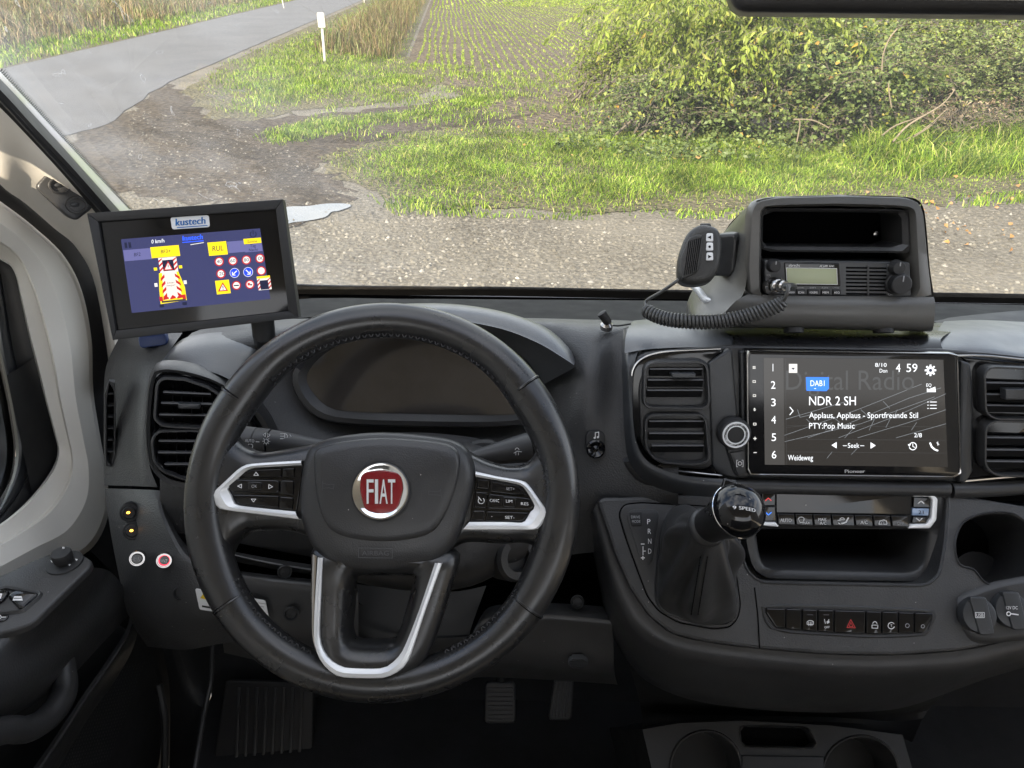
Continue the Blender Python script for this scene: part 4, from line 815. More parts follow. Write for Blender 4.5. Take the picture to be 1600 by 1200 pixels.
# knee area: recess, bar, lower panel
mb = MB(); loft(mb, [[D(u, v, d) for u, v, d in r] for r in (
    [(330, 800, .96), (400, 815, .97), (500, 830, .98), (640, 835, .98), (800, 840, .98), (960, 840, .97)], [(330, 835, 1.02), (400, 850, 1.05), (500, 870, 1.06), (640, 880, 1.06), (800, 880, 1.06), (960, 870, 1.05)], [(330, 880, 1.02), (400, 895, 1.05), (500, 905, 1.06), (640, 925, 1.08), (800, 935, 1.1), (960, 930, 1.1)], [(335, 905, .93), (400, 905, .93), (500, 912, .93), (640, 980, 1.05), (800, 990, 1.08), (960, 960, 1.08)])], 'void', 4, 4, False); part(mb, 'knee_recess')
mb = MB(); loft(mb, [[D(u, v, .925) for u, v in [(345, 858), (420, 872), (500, 884)]], [D(u, v, .915) for u, v in [(350, 864), (420, 880), (500, 893)]], [D(u, v, .93) for u, v in [(352, 874), (420, 888), (500, 900)]]], 'plastic', 4, 4, False); part(mb, 'recess_lip')
mb = MB(); loft(mb, [[D(u, v, .92) for u, v in [(330, 886), (420, 898), (510, 908), (560, 920)]], [D(u, v, .905) for u, v in [(335, 892), (420, 905), (510, 915), (560, 926)]], [D(u, v, .905) for u, v in [(340, 920), (420, 928), (510, 938), (560, 950)]], [D(u, v, .92) for u, v in [(345, 970), (420, 990), (510, 1000), (560, 1005)]], [D(u, v, .97) for u, v in [(350, 1020), (420, 1035), (510, 1045), (560, 1045)]]], 'plastic', 5, 4, False); part(mb, 'knee_panel')
mb = MB(); loft(mb, [[D(u, v, .99) for u, v in [(500, 905), (600, 918), (700, 925), (760, 915)]], [D(u, v, .985) for u, v in [(500, 940), (560, 960), (640, 985), (735, 985), (765, 950)]][:4], [D(u, v, .98) for u, v in [(520, 975), (600, 1000), (680, 1003), (740, 998)]], [D(u, v, 1.0) for u, v in [(520, 1040), (600, 1045), (700, 1045), (760, 1040)]]], 'dark', 4, 4, False); part(mb, 'column_lower_cover')
mb = MB(); loft(mb, [[D(u, v, .97) for u, v in [(752, 962), (772, 946), (850, 942), (945, 948), (960, 955)]], [D(u, v, .945) for u, v in [(740, 985), (765, 965), (850, 960), (945, 968), (956, 972)]], [D(u, v, .95) for u, v in [(735, 1005), (765, 990), (850, 985), (945, 990), (958, 994)]], [D(u, v, .97) for u, v in [(735, 1040), (765, 1035), (850, 1040), (945, 1045), (960, 1048)]], [D(u, v, 1.03) for u, v in [(735, 1060), (765, 1058), (850, 1062), (945, 1068), (965, 1070)]]], 'plastic', 5, 4, False); kp = part(mb, 'knee_panel')
KQ = Frame(D(903, 1033, .955), 0)
for k in range(6):
    mb = MB(); hw = [9, 13, 15, 15, 13, 9][k]; v = 1026+k*2.8; slab(mb, KQ, KQ.P([(903-hw, v), (903+hw, v), (903+hw, v+1.2), (903-hw, v+1.2)]), -.004, .004, 'satin', .0003); part(mb, 'grille_bar', kp)
for u, v, d in ((283, 925, .9), (455, 958, .9), (445, 893, .915), (902, 940, .95)):
    F = on(u, v, d); mb = MB(); lathe(mb, F, (0, 0), [(.009, 0), (.009, .004), (.0075, .005), (.006, .002), (.0025, .003), (0, .004)], 'dark', 24); part(mb, 'screw_cap')
# warning sticker
F = Frame(D(362, 940, .893), 16, 6); mb = MB(); slab(mb, F, rnd(F.P([(305, 919), (415, 938), (421, 968), (312, 952)]), .003), 0, .0008, 'sticker', .0002); st = part(mb, 'warning_label')
gx = Gfx(F, .001); gx.poly([(313, 934), (322, 921), (333, 938)], 'yellow'); gx.build('warning_triangle', st); gx = Gfx(F, .001); gx.poly([(316, 945), (340, 949), (340, 952), (316, 948)], 'rubber')
for k in range(5): gx.line([(398-3, 940+k*4.6), (416-k % 3*3, 943+k*4.6)], 1.2, 'print_dim', 1)
gx.build('lettering', st)
mat('tray', (.008, .008, .009), .28, vary=.2, speck=.08)
# --- top pads over the centre
mb = MB(); loft(mb, [[D(u, v, d) for u, v, d in r] for r in (
    [(990, 501, .98), (1040, 497, .985), (1100, 498, .985), (1180, 500, .985)], [(982, 512, .925), (1040, 508, .93), (1110, 510, .93), (1180, 512, .93)], [(977, 530, .885), (1030, 528, .885), (1090, 528, .885), (1150, 530, .885)], [(976, 552, .868), (1010, 546, .866), (1060, 543, .866), (1142, 541, .866)]) ], 'pad_sheen', 6, 5, False)
loft(mb, [[D(u, v, d) for u, v, d in r] for r in ([(974, 515, .93), (972, 560, .885), (973, 620, .88), (976, 680, .876), (985, 725, .87), (1015, 757, .865), (1070, 773, .862), (1150, 778, .86)], [(983, 515, .918), (980, 560, .866), (982, 620, .862), (986, 680, .858), (996, 718, .852), (1025, 742, .85), (1072, 756, .85), (1150, 760, .85)], [(1000, 545, .87), (992, 565, .862), (988, 620, .858), (992, 680, .854), (1004, 712, .85), (1030, 732, .848), (1074, 744, .85), (1150, 750, .852)])], 'satin', 5, 4, True); part(mb, 'top_pad')
mb = MB(); loft(mb, [[D(u, v, d) for u, v, d in r] for r in ([(1110, 500, .985), (1250, 502, .985), (1400, 504, .985), (1500, 505, .985)], [(1125, 512, .93), (1250, 514, .93), (1400, 516, .93), (1490, 516, .93)], [(1145, 528, .88), (1250, 530, .88), (1380, 530, .88), (1470, 530, .88)], [(1148, 545, .862), (1250, 546, .862), (1380, 549, .862), (1475, 551, .862)], [(1148, 552, .87), (1250, 553, .87), (1380, 556, .87), (1475, 558, .87)])], 'tray', 5, 4, False); part(mb, 'centre_tray')
mb = MB(); loft(mb, [[D(u, v, d) for u, v, d in r] for r in ([(1475, 502, .99), (1530, 500, .99), (1600, 503, .99), (1720, 508, .99)], [(1466, 516, .93), (1530, 514, .93), (1600, 520, .93), (1720, 530, .93)], [(1464, 532, .89), (1530, 530, .89), (1600, 540, .89), (1720, 552, .89)], [(1470, 549, .864), (1530, 551, .862), (1600, 558, .858), (1720, 575, .85)], [(1480, 562, .88), (1530, 564, .88), (1600, 572, .88), (1720, 585, .87)])], 'pad_sheen', 5, 5, False); part(mb, 'passenger_pad')
mb = MB(); loft(mb, [[D(u, v, d) for u, v, d in r] for r in ([(1455, 500, 1.06), (1520, 492, 1.07), (1600, 485, 1.07), (1720, 480, 1.07)], [(1470, 508, 1.0), (1530, 509, 1.0), (1600, 514, 1.0), (1720, 520, 1.0)])], 'rubber', 4, 3, False); part(mb, 'sill_wedge')
# --- centre fascia back panel
mb = MB(); fo = [(985, 552), (1140, 541), (1475, 546), (1720, 565), (1720, 775), (1490, 770), (1140, 760), (1040, 752), (1000, 735), (980, 690)]
slab(mb, FA, rnd(FA.P(fo), [.03, .002, .002, .01, .01, .01, .01, .01, .03, .03]), -.06, -.004, 'plastic', .004); part(mb, 'centre_fascia')
# lower lip of the fascia (rounded shelf under vents and screen)
mb = MB(); tube(mb, [FA.p(u, v, .0) for u, v in [(985, 715), (1000, 738), (1030, 752), (1080, 757), (1180, 759), (1320, 762), (1480, 764)]], .010, 'plastic', 14, sm=4); part(mb, 'fascia_lip')
mb = MB(); tube(mb, [FA.p(u, v, .0) for u, v in [(1485, 766), (1540, 764), (1600, 760), (1720, 752)]], .010, 'plastic', 14, sm=4); part(mb, 'fascia_lip')
# gloss surrounds
def gloss(pts, closed=False, r=.0016, m='piano', name='gloss_trim', z=.006): 
    mb = MB(); tube(mb, [FA.p(u, v, z) for u, v in pts], r, m, 8, closed, 4); return part(mb, name)
mb = MB(); gp_ = cpoly(FA.P([(1128, 546), (1080, 547), (1037, 550), (1007, 558), (990, 575), (986, 605), (987, 663), (994, 698), (1011, 721), (1042, 733), (1128, 742), (1118, 733), (1118, 640), (1112, 570), (1122, 555)]), 4)
slab(mb, FA, gp_, -.004, .003, 'piano', .0025); part(mb, 'vent_surround')
mb = MB(); slab(mb, FA, rnd(FA.P([(1008, 570), (1020, 560), (1095, 558), (1112, 575), (1114, 722), (1100, 732), (1040, 728), (1012, 712), (1000, 690), (996, 600)]), .012), .0, .005, 'plastic', .002); part(mb, 'vent_plate')
gloss([(1126, 545), (1080, 547), (1037, 550), (1007, 558), (990, 575), (986, 605), (987, 663), (994, 698), (1011, 721), (1042, 733), (1080, 738), (1128, 743)], z=.004, r=.0012, m='steel', name='edge_strip')
mb = MB(); slab(mb, FA, rnd(FA.P([(1104, 566), (1138, 543), (1142, 546), (1150, 640), (1152, 745), (1126, 741), (1110, 728)]), [.003, .002, .002, .002, .002, .01, .01]), -.004, .007, 'satin', .003); part(mb, 'fascia_cheek')
vent('air_vent', FA, [(1007, 566), (1098, 564), (1102, 632), (1005, 631)], [(1014, 1096, 576, 0), (1011, 1097, 593, 0), (1010, 1096, 609, 0)], [.011, .011, .009, .010], .014, (1047, 1085, 581, 589), [(u, 566, 630) for u in (1025, 1042, 1060, 1078)])
vent('air_vent', FA, [(1008, 646), (1096, 646), (1102, 715), (1080, 719), (1025, 715), (1008, 695)], [(1013, 1098, 657, 0), (1013, 1098, 676, 0), (1017, 1098, 695, 0)], [.010, .010, .010, .008, .012, .012], .014, None, [(u, 648, 714) for u in (1025, 1042, 1060, 1078)])
mb = MB(); slab(mb, FA, rnd(FA.P([(1497, 562), (1512, 566), (1516, 600), (1516, 735), (1505, 752), (1494, 752)]), .003), -.004, .006, 'satin', .003); part(mb, 'fascia_cheek')
mb = MB(); slab(mb, FA, rnd(FA.P([(1500, 556), (1600, 566), (1720, 575), (1720, 750), (1600, 746), (1503, 752), (1512, 742), (1512, 568)]), .004), -.004, .0, 'piano', .002); part(mb, 'vent_surround')
gloss([(1494, 556), (1540, 556), (1600, 562), (1720, 572)], z=.002, r=.0014, m='steel', name='edge_strip'); gloss([(1500, 752), (1530, 749), (1600, 743), (1720, 735)], z=.002, r=.0022, m='steel', name='edge_strip')
vent('air_vent', FA, [(1528, 580), (1536, 572), (1720, 580), (1720, 650), (1545, 648), (1530, 640)], [(1534, 1715, 597, 3), (1534, 1715, 615, 3), (1534, 1715, 632, 3)], [.006, .006, .006, .006, .01, .008], .016, (1562, 1612, 605, 622), ())
vent('air_vent', FA, [(1530, 664), (1540, 655), (1720, 660), (1720, 738), (1545, 735), (1529, 722)], [(1534, 1715, 682, 2), (1534, 1715, 701, 2), (1534, 1715, 719, 2)], [.006, .008, .006, .006, .012, .01], .016, None, ())
# volume knob and camera button
mb = MB(); slab(mb, FA, rnd(FA.P([(1122, 668), (1128, 656), (1150, 652), (1168, 660), (1168, 742), (1150, 744), (1142, 735)]), .006), .0, .010, 'plastic', .003); kb = part(mb, 'knob_plinth')
mb = MB(); F = FA; c = F.l(1146, 676, .012); lathe(mb, F, c, [(.0195, .008), (.0192, .018), (.0175, .021), (.016, .0215)], 'plastic', 48); lathe(mb, F, c, [(.016, .0216), (.0158, .0228), (.0142, .0228), (.014, .0216)], 'silver', 48); lathe(mb, F, c, [(.014, .0216), (.0115, .0216)], 'piano', 48); lathe(mb, F, c, [(.0113, .0217), (.0112, .0226), (.0102, .0226), (.0100, .0217)], 'silver', 48); lathe(mb, F, c, [(.0100, .0217), (0, .0220)], 'rubber', 48); part(mb, 'volume_knob')
mb = MB(); slab(mb, FA, rnd(FA.P([(1135, 703), (1159, 699), (1161, 733), (1149, 740)]), .003), .009, .0125, 'plastic', .001); cb_ = part(mb, 'camera_button')
gx = Gfx(FA, .0129); gx.circ(1151, 719, 2.8, 1, 'print')
for s in (-1, 1): gx.line([(1151+s*3, 714), (1151+s*5, 714), (1151+s*5, 724), (1151+s*3, 724)], .9, 'print')
gx.build('camera_icon', cb_)
# --- lower console: one plate with wells, rounded outer edge
outer = [(934, 783), (942, 777), (975, 777), (1080, 772), (1180, 766), (1480, 770), (1600, 790), (1720, 790), (1720, 960), (1620, 990), (1570, 1003), (1500, 1017), (1400, 1024), (1300, 1023), (1185, 1014), (1100, 1003), (1050, 990), (1015, 963), (985, 920), (962, 868)]
cub_o = [(1150, 800), (1163, 865), (1175, 892), (1196, 905), (1440, 909), (1462, 892), (1470, 840), (1478, 770), (1190, 762)]
cup = [(1494, 850), (1503, 822), (1520, 810), (1550, 803), (1585, 806), (1612, 830), (1620, 865), (1608, 905), (1570, 918), (1540, 908), (1522, 888), (1500, 880)]
OL = ccw(rnd(LO.P(outer), .006)); cubL = ccw(rnd(LO.P([(1164, 767), (1155, 838), (1168, 890), (1188, 908), (1448, 913), (1467, 896), (1476, 842), (1481, 772)]), .01)); cupL = ccw(cpoly(LO.P(cup), 4))
mb = MB(); plate(mb, LO, offset(OL, .004), .0, 'grain', [cubL, cupL])
n_ = len(OL); rs = [(.004, 0), (.0012, -.0012), (0, -.004), (0, -.014)]; vs_ = []
for d, z in rs: vs_ += [LO.w(x, y, z) for x, y in offset(OL, d)]
mb.add(vs_, [((i+1)*n_+j, (i+1)*n_+(j+1) % n_, i*n_+(j+1) % n_, i*n_+j) for i in range(len(rs)-1) for j in range(n_)], 'grain'); part(mb, 'console_face')
mb = MB(); ring(mb, LO, offset(cubL, -.004), cubL, [(0, .0002), (.5, .0015), (1, -.001), (1, -.05)], 'grain', 90); part(mb, 'recess_edge')
mb = MB(); tube(mb, [LO.w(x, y, .0012) for x, y in offset(ccw(rnd(LO.P([(967, 803), (975, 789), (1000, 786), (1110, 792), (1140, 830), (1147, 880), (1156, 945), (1152, 965), (1140, 979), (1115, 982), (1060, 972), (1030, 955), (1012, 932), (996, 890), (978, 840)]), .006)), -.0006)], .0008, 'void', 5, True); part(mb, 'panel_gap')
# skirt running back below the console edge
sk = [(934, 783), (962, 868), (985, 920), (1015, 963), (1050, 990), (1100, 1003), (1185, 1014), (1300, 1023), (1400, 1024), (1500, 1017), (1570, 1003), (1640, 985)]
s2 = [(925, 800), (948, 890), (966, 945), (992, 988), (1035, 1018), (1090, 1035), (1185, 1047), (1300, 1058), (1400, 1058), (1500, 1050), (1568, 1032), (1640, 1010)]
s3 = [(915, 800), (935, 900), (950, 970), (975, 1020), (1010, 1060), (1080, 1090), (1185, 1105), (1300, 1110), (1400, 1105), (1470, 1085), (1540, 1060), (1640, 1030)]
mb = MB(); loft(mb, [[LO.p(u, v, -.012) for u, v in sk], [LO.p(u, v, -.022) for u, v in s2], [LO.p(u, v, -.11) for u, v in s3], [LO.p(u, v, -.25) for u, v in s3]], 'plastic', 4, 4, False); part(mb, 'console_skirt', angle=50)
# cup holder well
mb = MB(); ring(mb, LO, offset(cupL, -.003), cupL, [(0, .0005), (.4, .002), (1, .0), (1, -.09)], 'plastic', 60, 'void'); part(mb, 'cup_holder')
mb = MB(); c = LO.l(1512, 930, -.08); lathe(mb, LO, LO.l(1535, 905, -.07), [(.035, -.085), (.035, -.078), (.03, -.077), (0, -.078)], 'rubber', 40); part(mb, 'cup_mat')
# joint line between the gear panel and the console
mb = MB(); tube(mb, [LO.p(u, v, .0002) for u, v in [(1179, 918), (1184, 960), (1187, 1013)]], .0008, 'void', 6); part(mb, 'panel_joint')
# sockets
mb = MB(); ring(mb, LO, cpoly(LO.P([(1495, 945), (1510, 925), (1570, 905), (1640, 905), (1640, 985), (1570, 1003), (1515, 1000)])), cpoly(LO.P([(1503, 945), (1515, 933), (1570, 915), (1630, 915), (1630, 975), (1570, 993), (1520, 990)])), [(0, 0), (.5, .004), (1, .005)], 'plastic', 50, 'plastic'); part(mb, 'socket_mount')
for u, v, kind in ((1529, 961, 'usb'), (1580, 953, '12v')):
    c = LO.l(u, v, .012); mb = MB(); lathe(mb, LO, c, [(.0205, .004), (.0205, .012), (.0195, .0145), (.017, .0152), (0, .0152)], 'satin', 44); sc_ = part(mb, 'socket_cap')
    mb = MB(); s, _ = LO.sc(u, v); slab(mb, LO, rnd([(c[0]-.0115, c[1]+.021), (c[0]+.0085, c[1]+.021), (c[0]+.0135, c[1]-.021), (c[0]-.004, c[1]-.022)], .004), .010, .0175, 'satin', .0015); part(mb, 'cap_tab', sc_)
    gx = Gfx(LO.at(u, v, .0182), 0); 
    if kind == 'usb': gx.line([(u-5, v-4), (u+9, v-4), (u+9, v+4), (u-5, v+4)], .8, 'print', 0, True); gx.text('USB', u+2, v+2.8, 5.5, 'print', width=11)
    else: gx.text('12V DC', u+1, v-1, 5, 'print', width=18); gx.circ(u-4, v+6, 3, 1.4, 'print'); gx.line([(u, v+6), (u+11, v+7.5)], 1.8, 'print')
    gx.build('cap_lettering', sc_)
# switch strip
so_ = [(1194, 949), (1300, 951), (1457, 957), (1455, 966), (1448, 986), (1440, 989), (1358, 991), (1250, 985), (1212, 982), (1201, 974)]
mb = MB(); q = ccw(rnd(LO.P(so_), .002)); ring(mb, LO, offset(q, -.0045), q, [(0, .0002), (.35, .0015), (.8, .001), (1, -.001), (1, -.004)], 'plastic', 80, 'void'); part(mb, 'switch_strip_frame')
xs = [1195, 1226, 1251.4, 1276, 1301.7, 1351, 1376, 1401.7, 1426.7, 1456]
def edge_top(u): return 949.5+(u-1194)*.030
def edge_bot(u): return np.interp(u, [1195, 1201, 1212, 1250, 1300, 1358, 1440, 1448, 1456], [955, 973, 981, 984.5, 988, 990.5, 988.5, 985, 962])
sws = []
for i in range(9):
    a, b_ = xs[i]+.7, xs[i+1]-.7; mid = (a+b_)/2
    pts = [(a, edge_top(a)), (b_, edge_top(b_)), (b_, float(edge_bot(b_))), (mid, float(edge_bot(mid))), (a, float(edge_bot(a)))]
    mb = MB(); slab(mb, LO, rnd(LO.P(pts), .0012), -.003, .0035, 'piano', .0016); sws.append(part(mb, 'console_switch'))
def sg(i): return Gfx(LO, .0039)
g = sg(2)
for u in (1263.7, 1289): g.line([(u-4, 960), (u+4, 960.2)], 1.2, 'print_faint')
g.line([(1259, 971), (1259, 975), (1269, 975), (1269, 971), (1266, 969), (1262, 969)], .9, 'print', 0, True)
for k in (-2.5, 0, 2.5): g.line([(1264+k, 971), (1264+k, 977)], .8, 'print', 1)
g.line([(1286, 967), (1287.5, 974)], .8, 'print'); g.line([(1293, 967), (1290.5, 974)], .8, 'print'); g.poly([(1289, 971), (1293, 968), (1294, 972), (1291, 974)], 'print'); g.text('OFF', 1290, 981, 3.4, 'print', width=8)
g.build('switch_icon', sws[2])
g = sg(4); T = [(1327, 967.5), (1321, 980), (1334, 980.3)]; g.line(T, 1.0, 'red_print', 0, True); g.line([(1327.2, 972), (1324.3, 978.3), (1330.5, 978.5)], .9, 'red_print', 0, True); g.build('hazard_triangle', sws[4])
g = sg(5); g.line([(1360, 976), (1369, 976.2), (1369, 981), (1360, 980.8)], .9, 'print', 0, True); g.circ(1364.5, 974, 3.2, .9, 'print', 0, 180, 360, 10); g.circ(1390, 977, 5, 1, 'print', 0, 20, 330); g.text('T', 1390, 979, 4, 'print'); g.circ(1415, 977, 3, .8, 'print_dim'); g.circ(1439, 978, 2.6, .8, 'print_dim'); g.build('switch_icon', sws[5])
# gear panel
mb = MB(); gpn = [(967, 803), (975, 789), (1000, 786), (1110, 792), (1140, 830), (1147, 880), (1156, 945), (1152, 965), (1140, 979), (1115, 982), (1060, 972), (1030, 955), (1012, 932), (996, 890), (978, 840)]
slab(mb, LO, rnd(LO.P(gpn), .006), -.002, .0018, 'plastic', .0012); part(mb, 'gear_panel')
mb = MB(); slab(mb, LO, rnd(LO.P([(978, 806), (986, 796), (1022, 796), (1029, 801), (1019, 876), (1011, 885), (1002, 880)]), .005), .0015, .0026, 'plastic', .0006); pp_ = part(mb, 'selector_plate')
mb = MB(); slab(mb, LO, rnd(LO.P([(983, 801), (1002, 800), (1003, 821), (986, 822)]), .002), .002, .0042, 'dark', .0008); db_ = part(mb, 'drive_mode_button')
g = Gfx(LO, .0045); g.text('DRIVE', 992, 810, 4.2, 'print_dim', width=14); g.text('MODE', 993, 817, 4.2, 'print_dim', width=13); g.build('button_lettering', db_)
g = Gfx(LO, .0030)
for s, u, v in (('P', 1013, 819), ('R', 1014, 834), ('N', 1014.5, 849.5), ('D', 1014.5, 865)): g.text(s, u, v, 8, 'print', width=5)
g.line([(1001, 850), (1006, 850)], 1.4, 'print'); g.line([(1004, 854), (1004, 867)], 1.2, 'print'); g.line([(1004, 861), (1008, 861)], 1.2, 'print'); g.line([(1001, 871.5), (1006.5, 871.5)], 1.5, 'print'); g.line([(1003.8, 869), (1003.8, 874.2)], 1.5, 'print', 1); g.build('gear_lettering', pp_)
# storage tray below climate panel
mb = MB(); fo_ = ccw(rnd(CLF.P([(1168, 762), (1160, 840), (1172, 886), (1190, 903), (1444, 908), (1462, 892), (1471, 840), (1479, 763)]), .012)); fi_ = ccw(rnd(CLF.P([(1180, 826), (1186, 868), (1196, 888), (1428, 893), (1441, 880), (1450, 827)]), .008))
ring(mb, CLF, fo_, fi_, [(0, -.03), (0, .002), (.12, .006), (.8, .004), (1, .0), (1, -.11)], 'plastic', 96, 'void'); part(mb, 'storage_tray', angle=50)
mb = MB(); loft(mb, [[CLF.p(u, v, -.012) for u, v in [(1200, 884), (1300, 887), (1420, 889)]], [CLF.p(u, v, -.10) for u, v in [(1205, 868), (1300, 870), (1412, 872)]]], 'dark', 3, 3, True); part(mb, 'tray_floor')
# music socket and little grille right of the wheel
F = on(930, 697, .90); mb = MB(); slab(mb, F, rnd([(-.012, -.012), (.012, -.012), (.012, .02), (-.012, .02)], .011, 6), -.004, .003, 'dark', .001); lathe(mb, F, (.0, -.003), [(.0118, .003), (.0118, .006), (.0095, .0075), (.007, .006), (.004, .004), (0, .006)], 'piano', 32); ms = part(mb, 'audio_socket')
g = Gfx(F, .0035); g.disc(928.5, 683.5, 1.6, 'print'); g.disc(933.5, 682.5, 1.6, 'print'); g.line([(929.5, 683.5), (929.5, 675.5), (934.8, 674.5), (934.8, 682.5)], 1.2, 'print', 1); g.build('music_icon', ms)
# --- the dash goes on to the passenger side, beyond the frame
px0 = FA.p(1712, 650).x; prof = [(1.10, -.53), (.95, -.47), (.85, -.435), (.80, -.435), (.77, -.46), (.77, -.55), (.79, -.66), (.84, -.74), (1.0, -.80)]
mb = MB(); loft(mb, [[Vector((x, y, H+z)) for y, z in prof] for x in (px0, px0+.25, px0+.5, 1.52)], 'grain', 4, 3, True); part(mb, 'passenger_body')
# --- mini microphone on the dash
mm = thing('mini_microphone', D(947, 513, .925), 'small black goosehead microphone clipped on the dash top', 'microphone')
mb = MB(); F = Axis(D(948, 507, .925), (0, -.2, 1), (0, 1, 0)); lathe(mb, F, (0, 0), [(.008, -.006), (.008, 0), (.005, .003), (.003, .006), (0, .006)], 'steel', 24); mb.build('clip', mm)
mb = MB(); a, b_ = D(951, 505, .92), D(940, 489, .915); tube(mb, [a, a.lerp(b_, .2), b_, b_+(b_-a)*.05], [.0045, .0058, .0062, .004], 'rubber', 14); mb.build('capsule', mm)
mb = MB(); tube(mb, [D(950, 507, .925), D(965, 509, .93), D(985, 506, .945)], .0012, 'rubber', 6, sm=4); mb.build('lead', mm)
# ================================================================== STEERING WHEEL
WC = D(598, 774, .705); WF = Frame(WC, 38)
wheel = thing('steering_wheel', WC, 'black leather steering wheel with silver trimmed spokes and red round badge', 'steering wheel')
def wl(pts, z=0): return WF.P(pts, z)
c0 = WF.l(598, 778); RO = .993*.25*(math.dist(WF.l(285, 778), c0)+math.dist(WF.l(912, 778), c0)+math.dist(WF.l(598, 468), c0)+math.dist(WF.l(598, 1088), c0))
rm_ = .0176; RM = RO-rm_
def wpart(mb, name, parent=None, angle=40): return mb.build(name, parent or wheel, angle)
# rim: thicker towards the grips
mb = MB(); nA, nB = 144, 22; vs = []; fs = []
for i in range(nA):
    a = 2*math.pi*i/nA; deg = math.degrees(a) % 360
    bulge = 1+.13*math.exp(-((deg-32)/15)**2)+.13*math.exp(-((deg-148)/15)**2)+.10*math.exp(-((deg-200)/18)**2)+.10*math.exp(-((deg-340)/18)**2)
    for j in range(nB):
        b_ = 2*math.pi*j/nB; x = math.cos(b_)*rm_*bulge; z = math.sin(b_)*rm_*1.05
        if x < 0: x *= 1+.0
        rr = RM+x-(bulge-1)*rm_
        vs.append(WF.w(math.cos(a)*rr, math.sin(a)*rr, z))
for i in range(nA):
    for j in range(nB): fs.append((i*nB+j, ((i+1) % nA)*nB+j, ((i+1) % nA)*nB+(j+1) % nB, i*nB+(j+1) % nB))
mb.add(vs, fs, 'leather'); wpart(mb, 'rim', angle=80)
# stitching along the inner side, seams across the rim
mb = MB(); ns = 300
for i in range(ns):
    a = 2*math.pi*i/ns; a2 = a+2*math.pi/ns*.75; deg = math.degrees(a) % 360
    if 248 < deg < 293: continue
    ri = RM-rm_*.90; s = .0022*(1 if i % 2 else -1)
    p, q = WF.w(math.cos(a)*(ri+s), math.sin(a)*(ri+s), .0085), WF.w(math.cos(a2)*(ri-s), math.sin(a2)*(ri-s), .0085)
    tube(mb, [p, q], .0006, 'thread', 4)
wpart(mb, 'stitching')['kind'] = 'stuff'
for deg in (147, 38, 216, 324):
    mb = MB(); a = R(deg); ctr = (math.cos(a)*RM, math.sin(a)*RM)
    ps = [WF.w(math.cos(a)*(RM+math.cos(t)*rm_*1.02), math.sin(a)*(RM+math.cos(t)*rm_*1.02), math.sin(t)*rm_*1.07) for t in [2*math.pi*k/24 for k in range(24)]]
    tube(mb, ps, .0007, 'void', 6, True); wpart(mb, 'leather_seam')
    mb = MB(); a3 = a+.007; ps = [WF.w(math.cos(a3)*(RM+math.cos(t)*rm_*1.0), math.sin(a3)*(RM+math.cos(t)*rm_*1.0), math.sin(t)*rm_*1.05) for t in [2*math.pi*k/24 for k in range(24)]]
    tube(mb, ps, .0014, 'leather', 6, True); wpart(mb, 'seam_bead')
# side spokes: leather arms blending from rim to hub
def arm(pts_top, pts_bot, zs, name):
    mb = MB(); T = [wl([p])[0] for p in pts_top]; B = [wl([p])[0] for p in pts_bot]; rows = []
    for s, dz in ((-.02, -.022), (0, -.010), (.06, -.002), (.2, .002), (.5, .003), (.8, .002), (.94, -.002), (1, -.010), (1.02, -.022)):
        rows.append([WF.w(a[0]+(b_[0]-a[0])*s, a[1]+(b_[1]-a[1])*s, z+dz) for a, b_, z in zip(T, B, zs)])
    loft(mb, rows, 'leather', 6, 3, False); return wpart(mb, name, angle=70)
arm([(500, 690), (470, 697), (440, 702), (405, 707), (384, 702), (366, 686), (350, 660), (330, 640)], [(500, 850), (470, 836), (440, 829), (405, 829), (380, 833), (362, 850), (352, 880), (335, 900)], [.001, .001, .000, .000, .000, .003, .006, .004], 'spoke')
arm([(700, 690), (742, 712), (765, 722), (795, 729), (820, 726), (838, 708), (852, 680), (870, 660)], [(700, 860), (725, 848), (755, 848), (790, 850), (815, 848), (838, 855), (852, 880), (868, 900)], [.001, .001, .000, .000, .000, .003, .006, .004], 'spoke')
# control pods
def strip(outer, inner, name, z1=.0125, m='silver'):
    mb = MB(); O, I = curve(wl(outer), 4), curve(wl(inner), 4); n = 40
    def rs(P):
        d = [0]
        for a, b_ in zip(P, P[1:]): d.append(d[-1]+(b_-a).length)
        return [(float(np.interp(t, d, [p[0] for p in P])), float(np.interp(t, d, [p[1] for p in P]))) for t in np.linspace(0, d[-1], n)]
    O, I = rs(O), rs(I); vs = []; fs = []
    pf = ((0, .002), (0, z1-.0025), (.12, z1-.001), (.55, z1), (.6, z1-.0006), (1, z1-.0028), (1, .002))
    for t, z in pf: vs += [WF.w(a[0]+(b_[0]-a[0])*t, a[1]+(b_[1]-a[1])*t, z) for a, b_ in zip(O, I)]
    for i in range(len(pf)-1):
        for j in range(n-1): fs.append((i*n+j, i*n+j+1, (i+1)*n+j+1, (i+1)*n+j))
    if area2(O) > 0 or True: pass
    mb.add(vs, fs, m); return wpart(mb, name, angle=30)
LOo = [(476, 720), (440, 722), (399, 725), (387, 728), (375, 736), (358, 752), (343, 766), (339, 774), (341, 783), (346, 791), (356, 796), (410, 803), (473, 811)]
LIn = [(476, 727), (440, 729), (401, 731.5), (391, 735), (381, 744), (366, 757), (361, 762), (362, 767), (366, 773), (369, 781), (376, 789), (415, 794), (466, 799)]
ROo = [(744, 737), (780, 745), (815, 751), (825, 757), (834, 769), (846, 786), (853, 797), (853, 805), (848, 815), (842, 823), (833, 827), (790, 827), (724, 827)]
RIn = [(744, 745), (780, 751), (810, 757), (819, 763), (826, 773), (833, 785), (835, 791), (833, 796), (828, 800), (824, 808), (816, 816), (790, 815), (734, 815)]
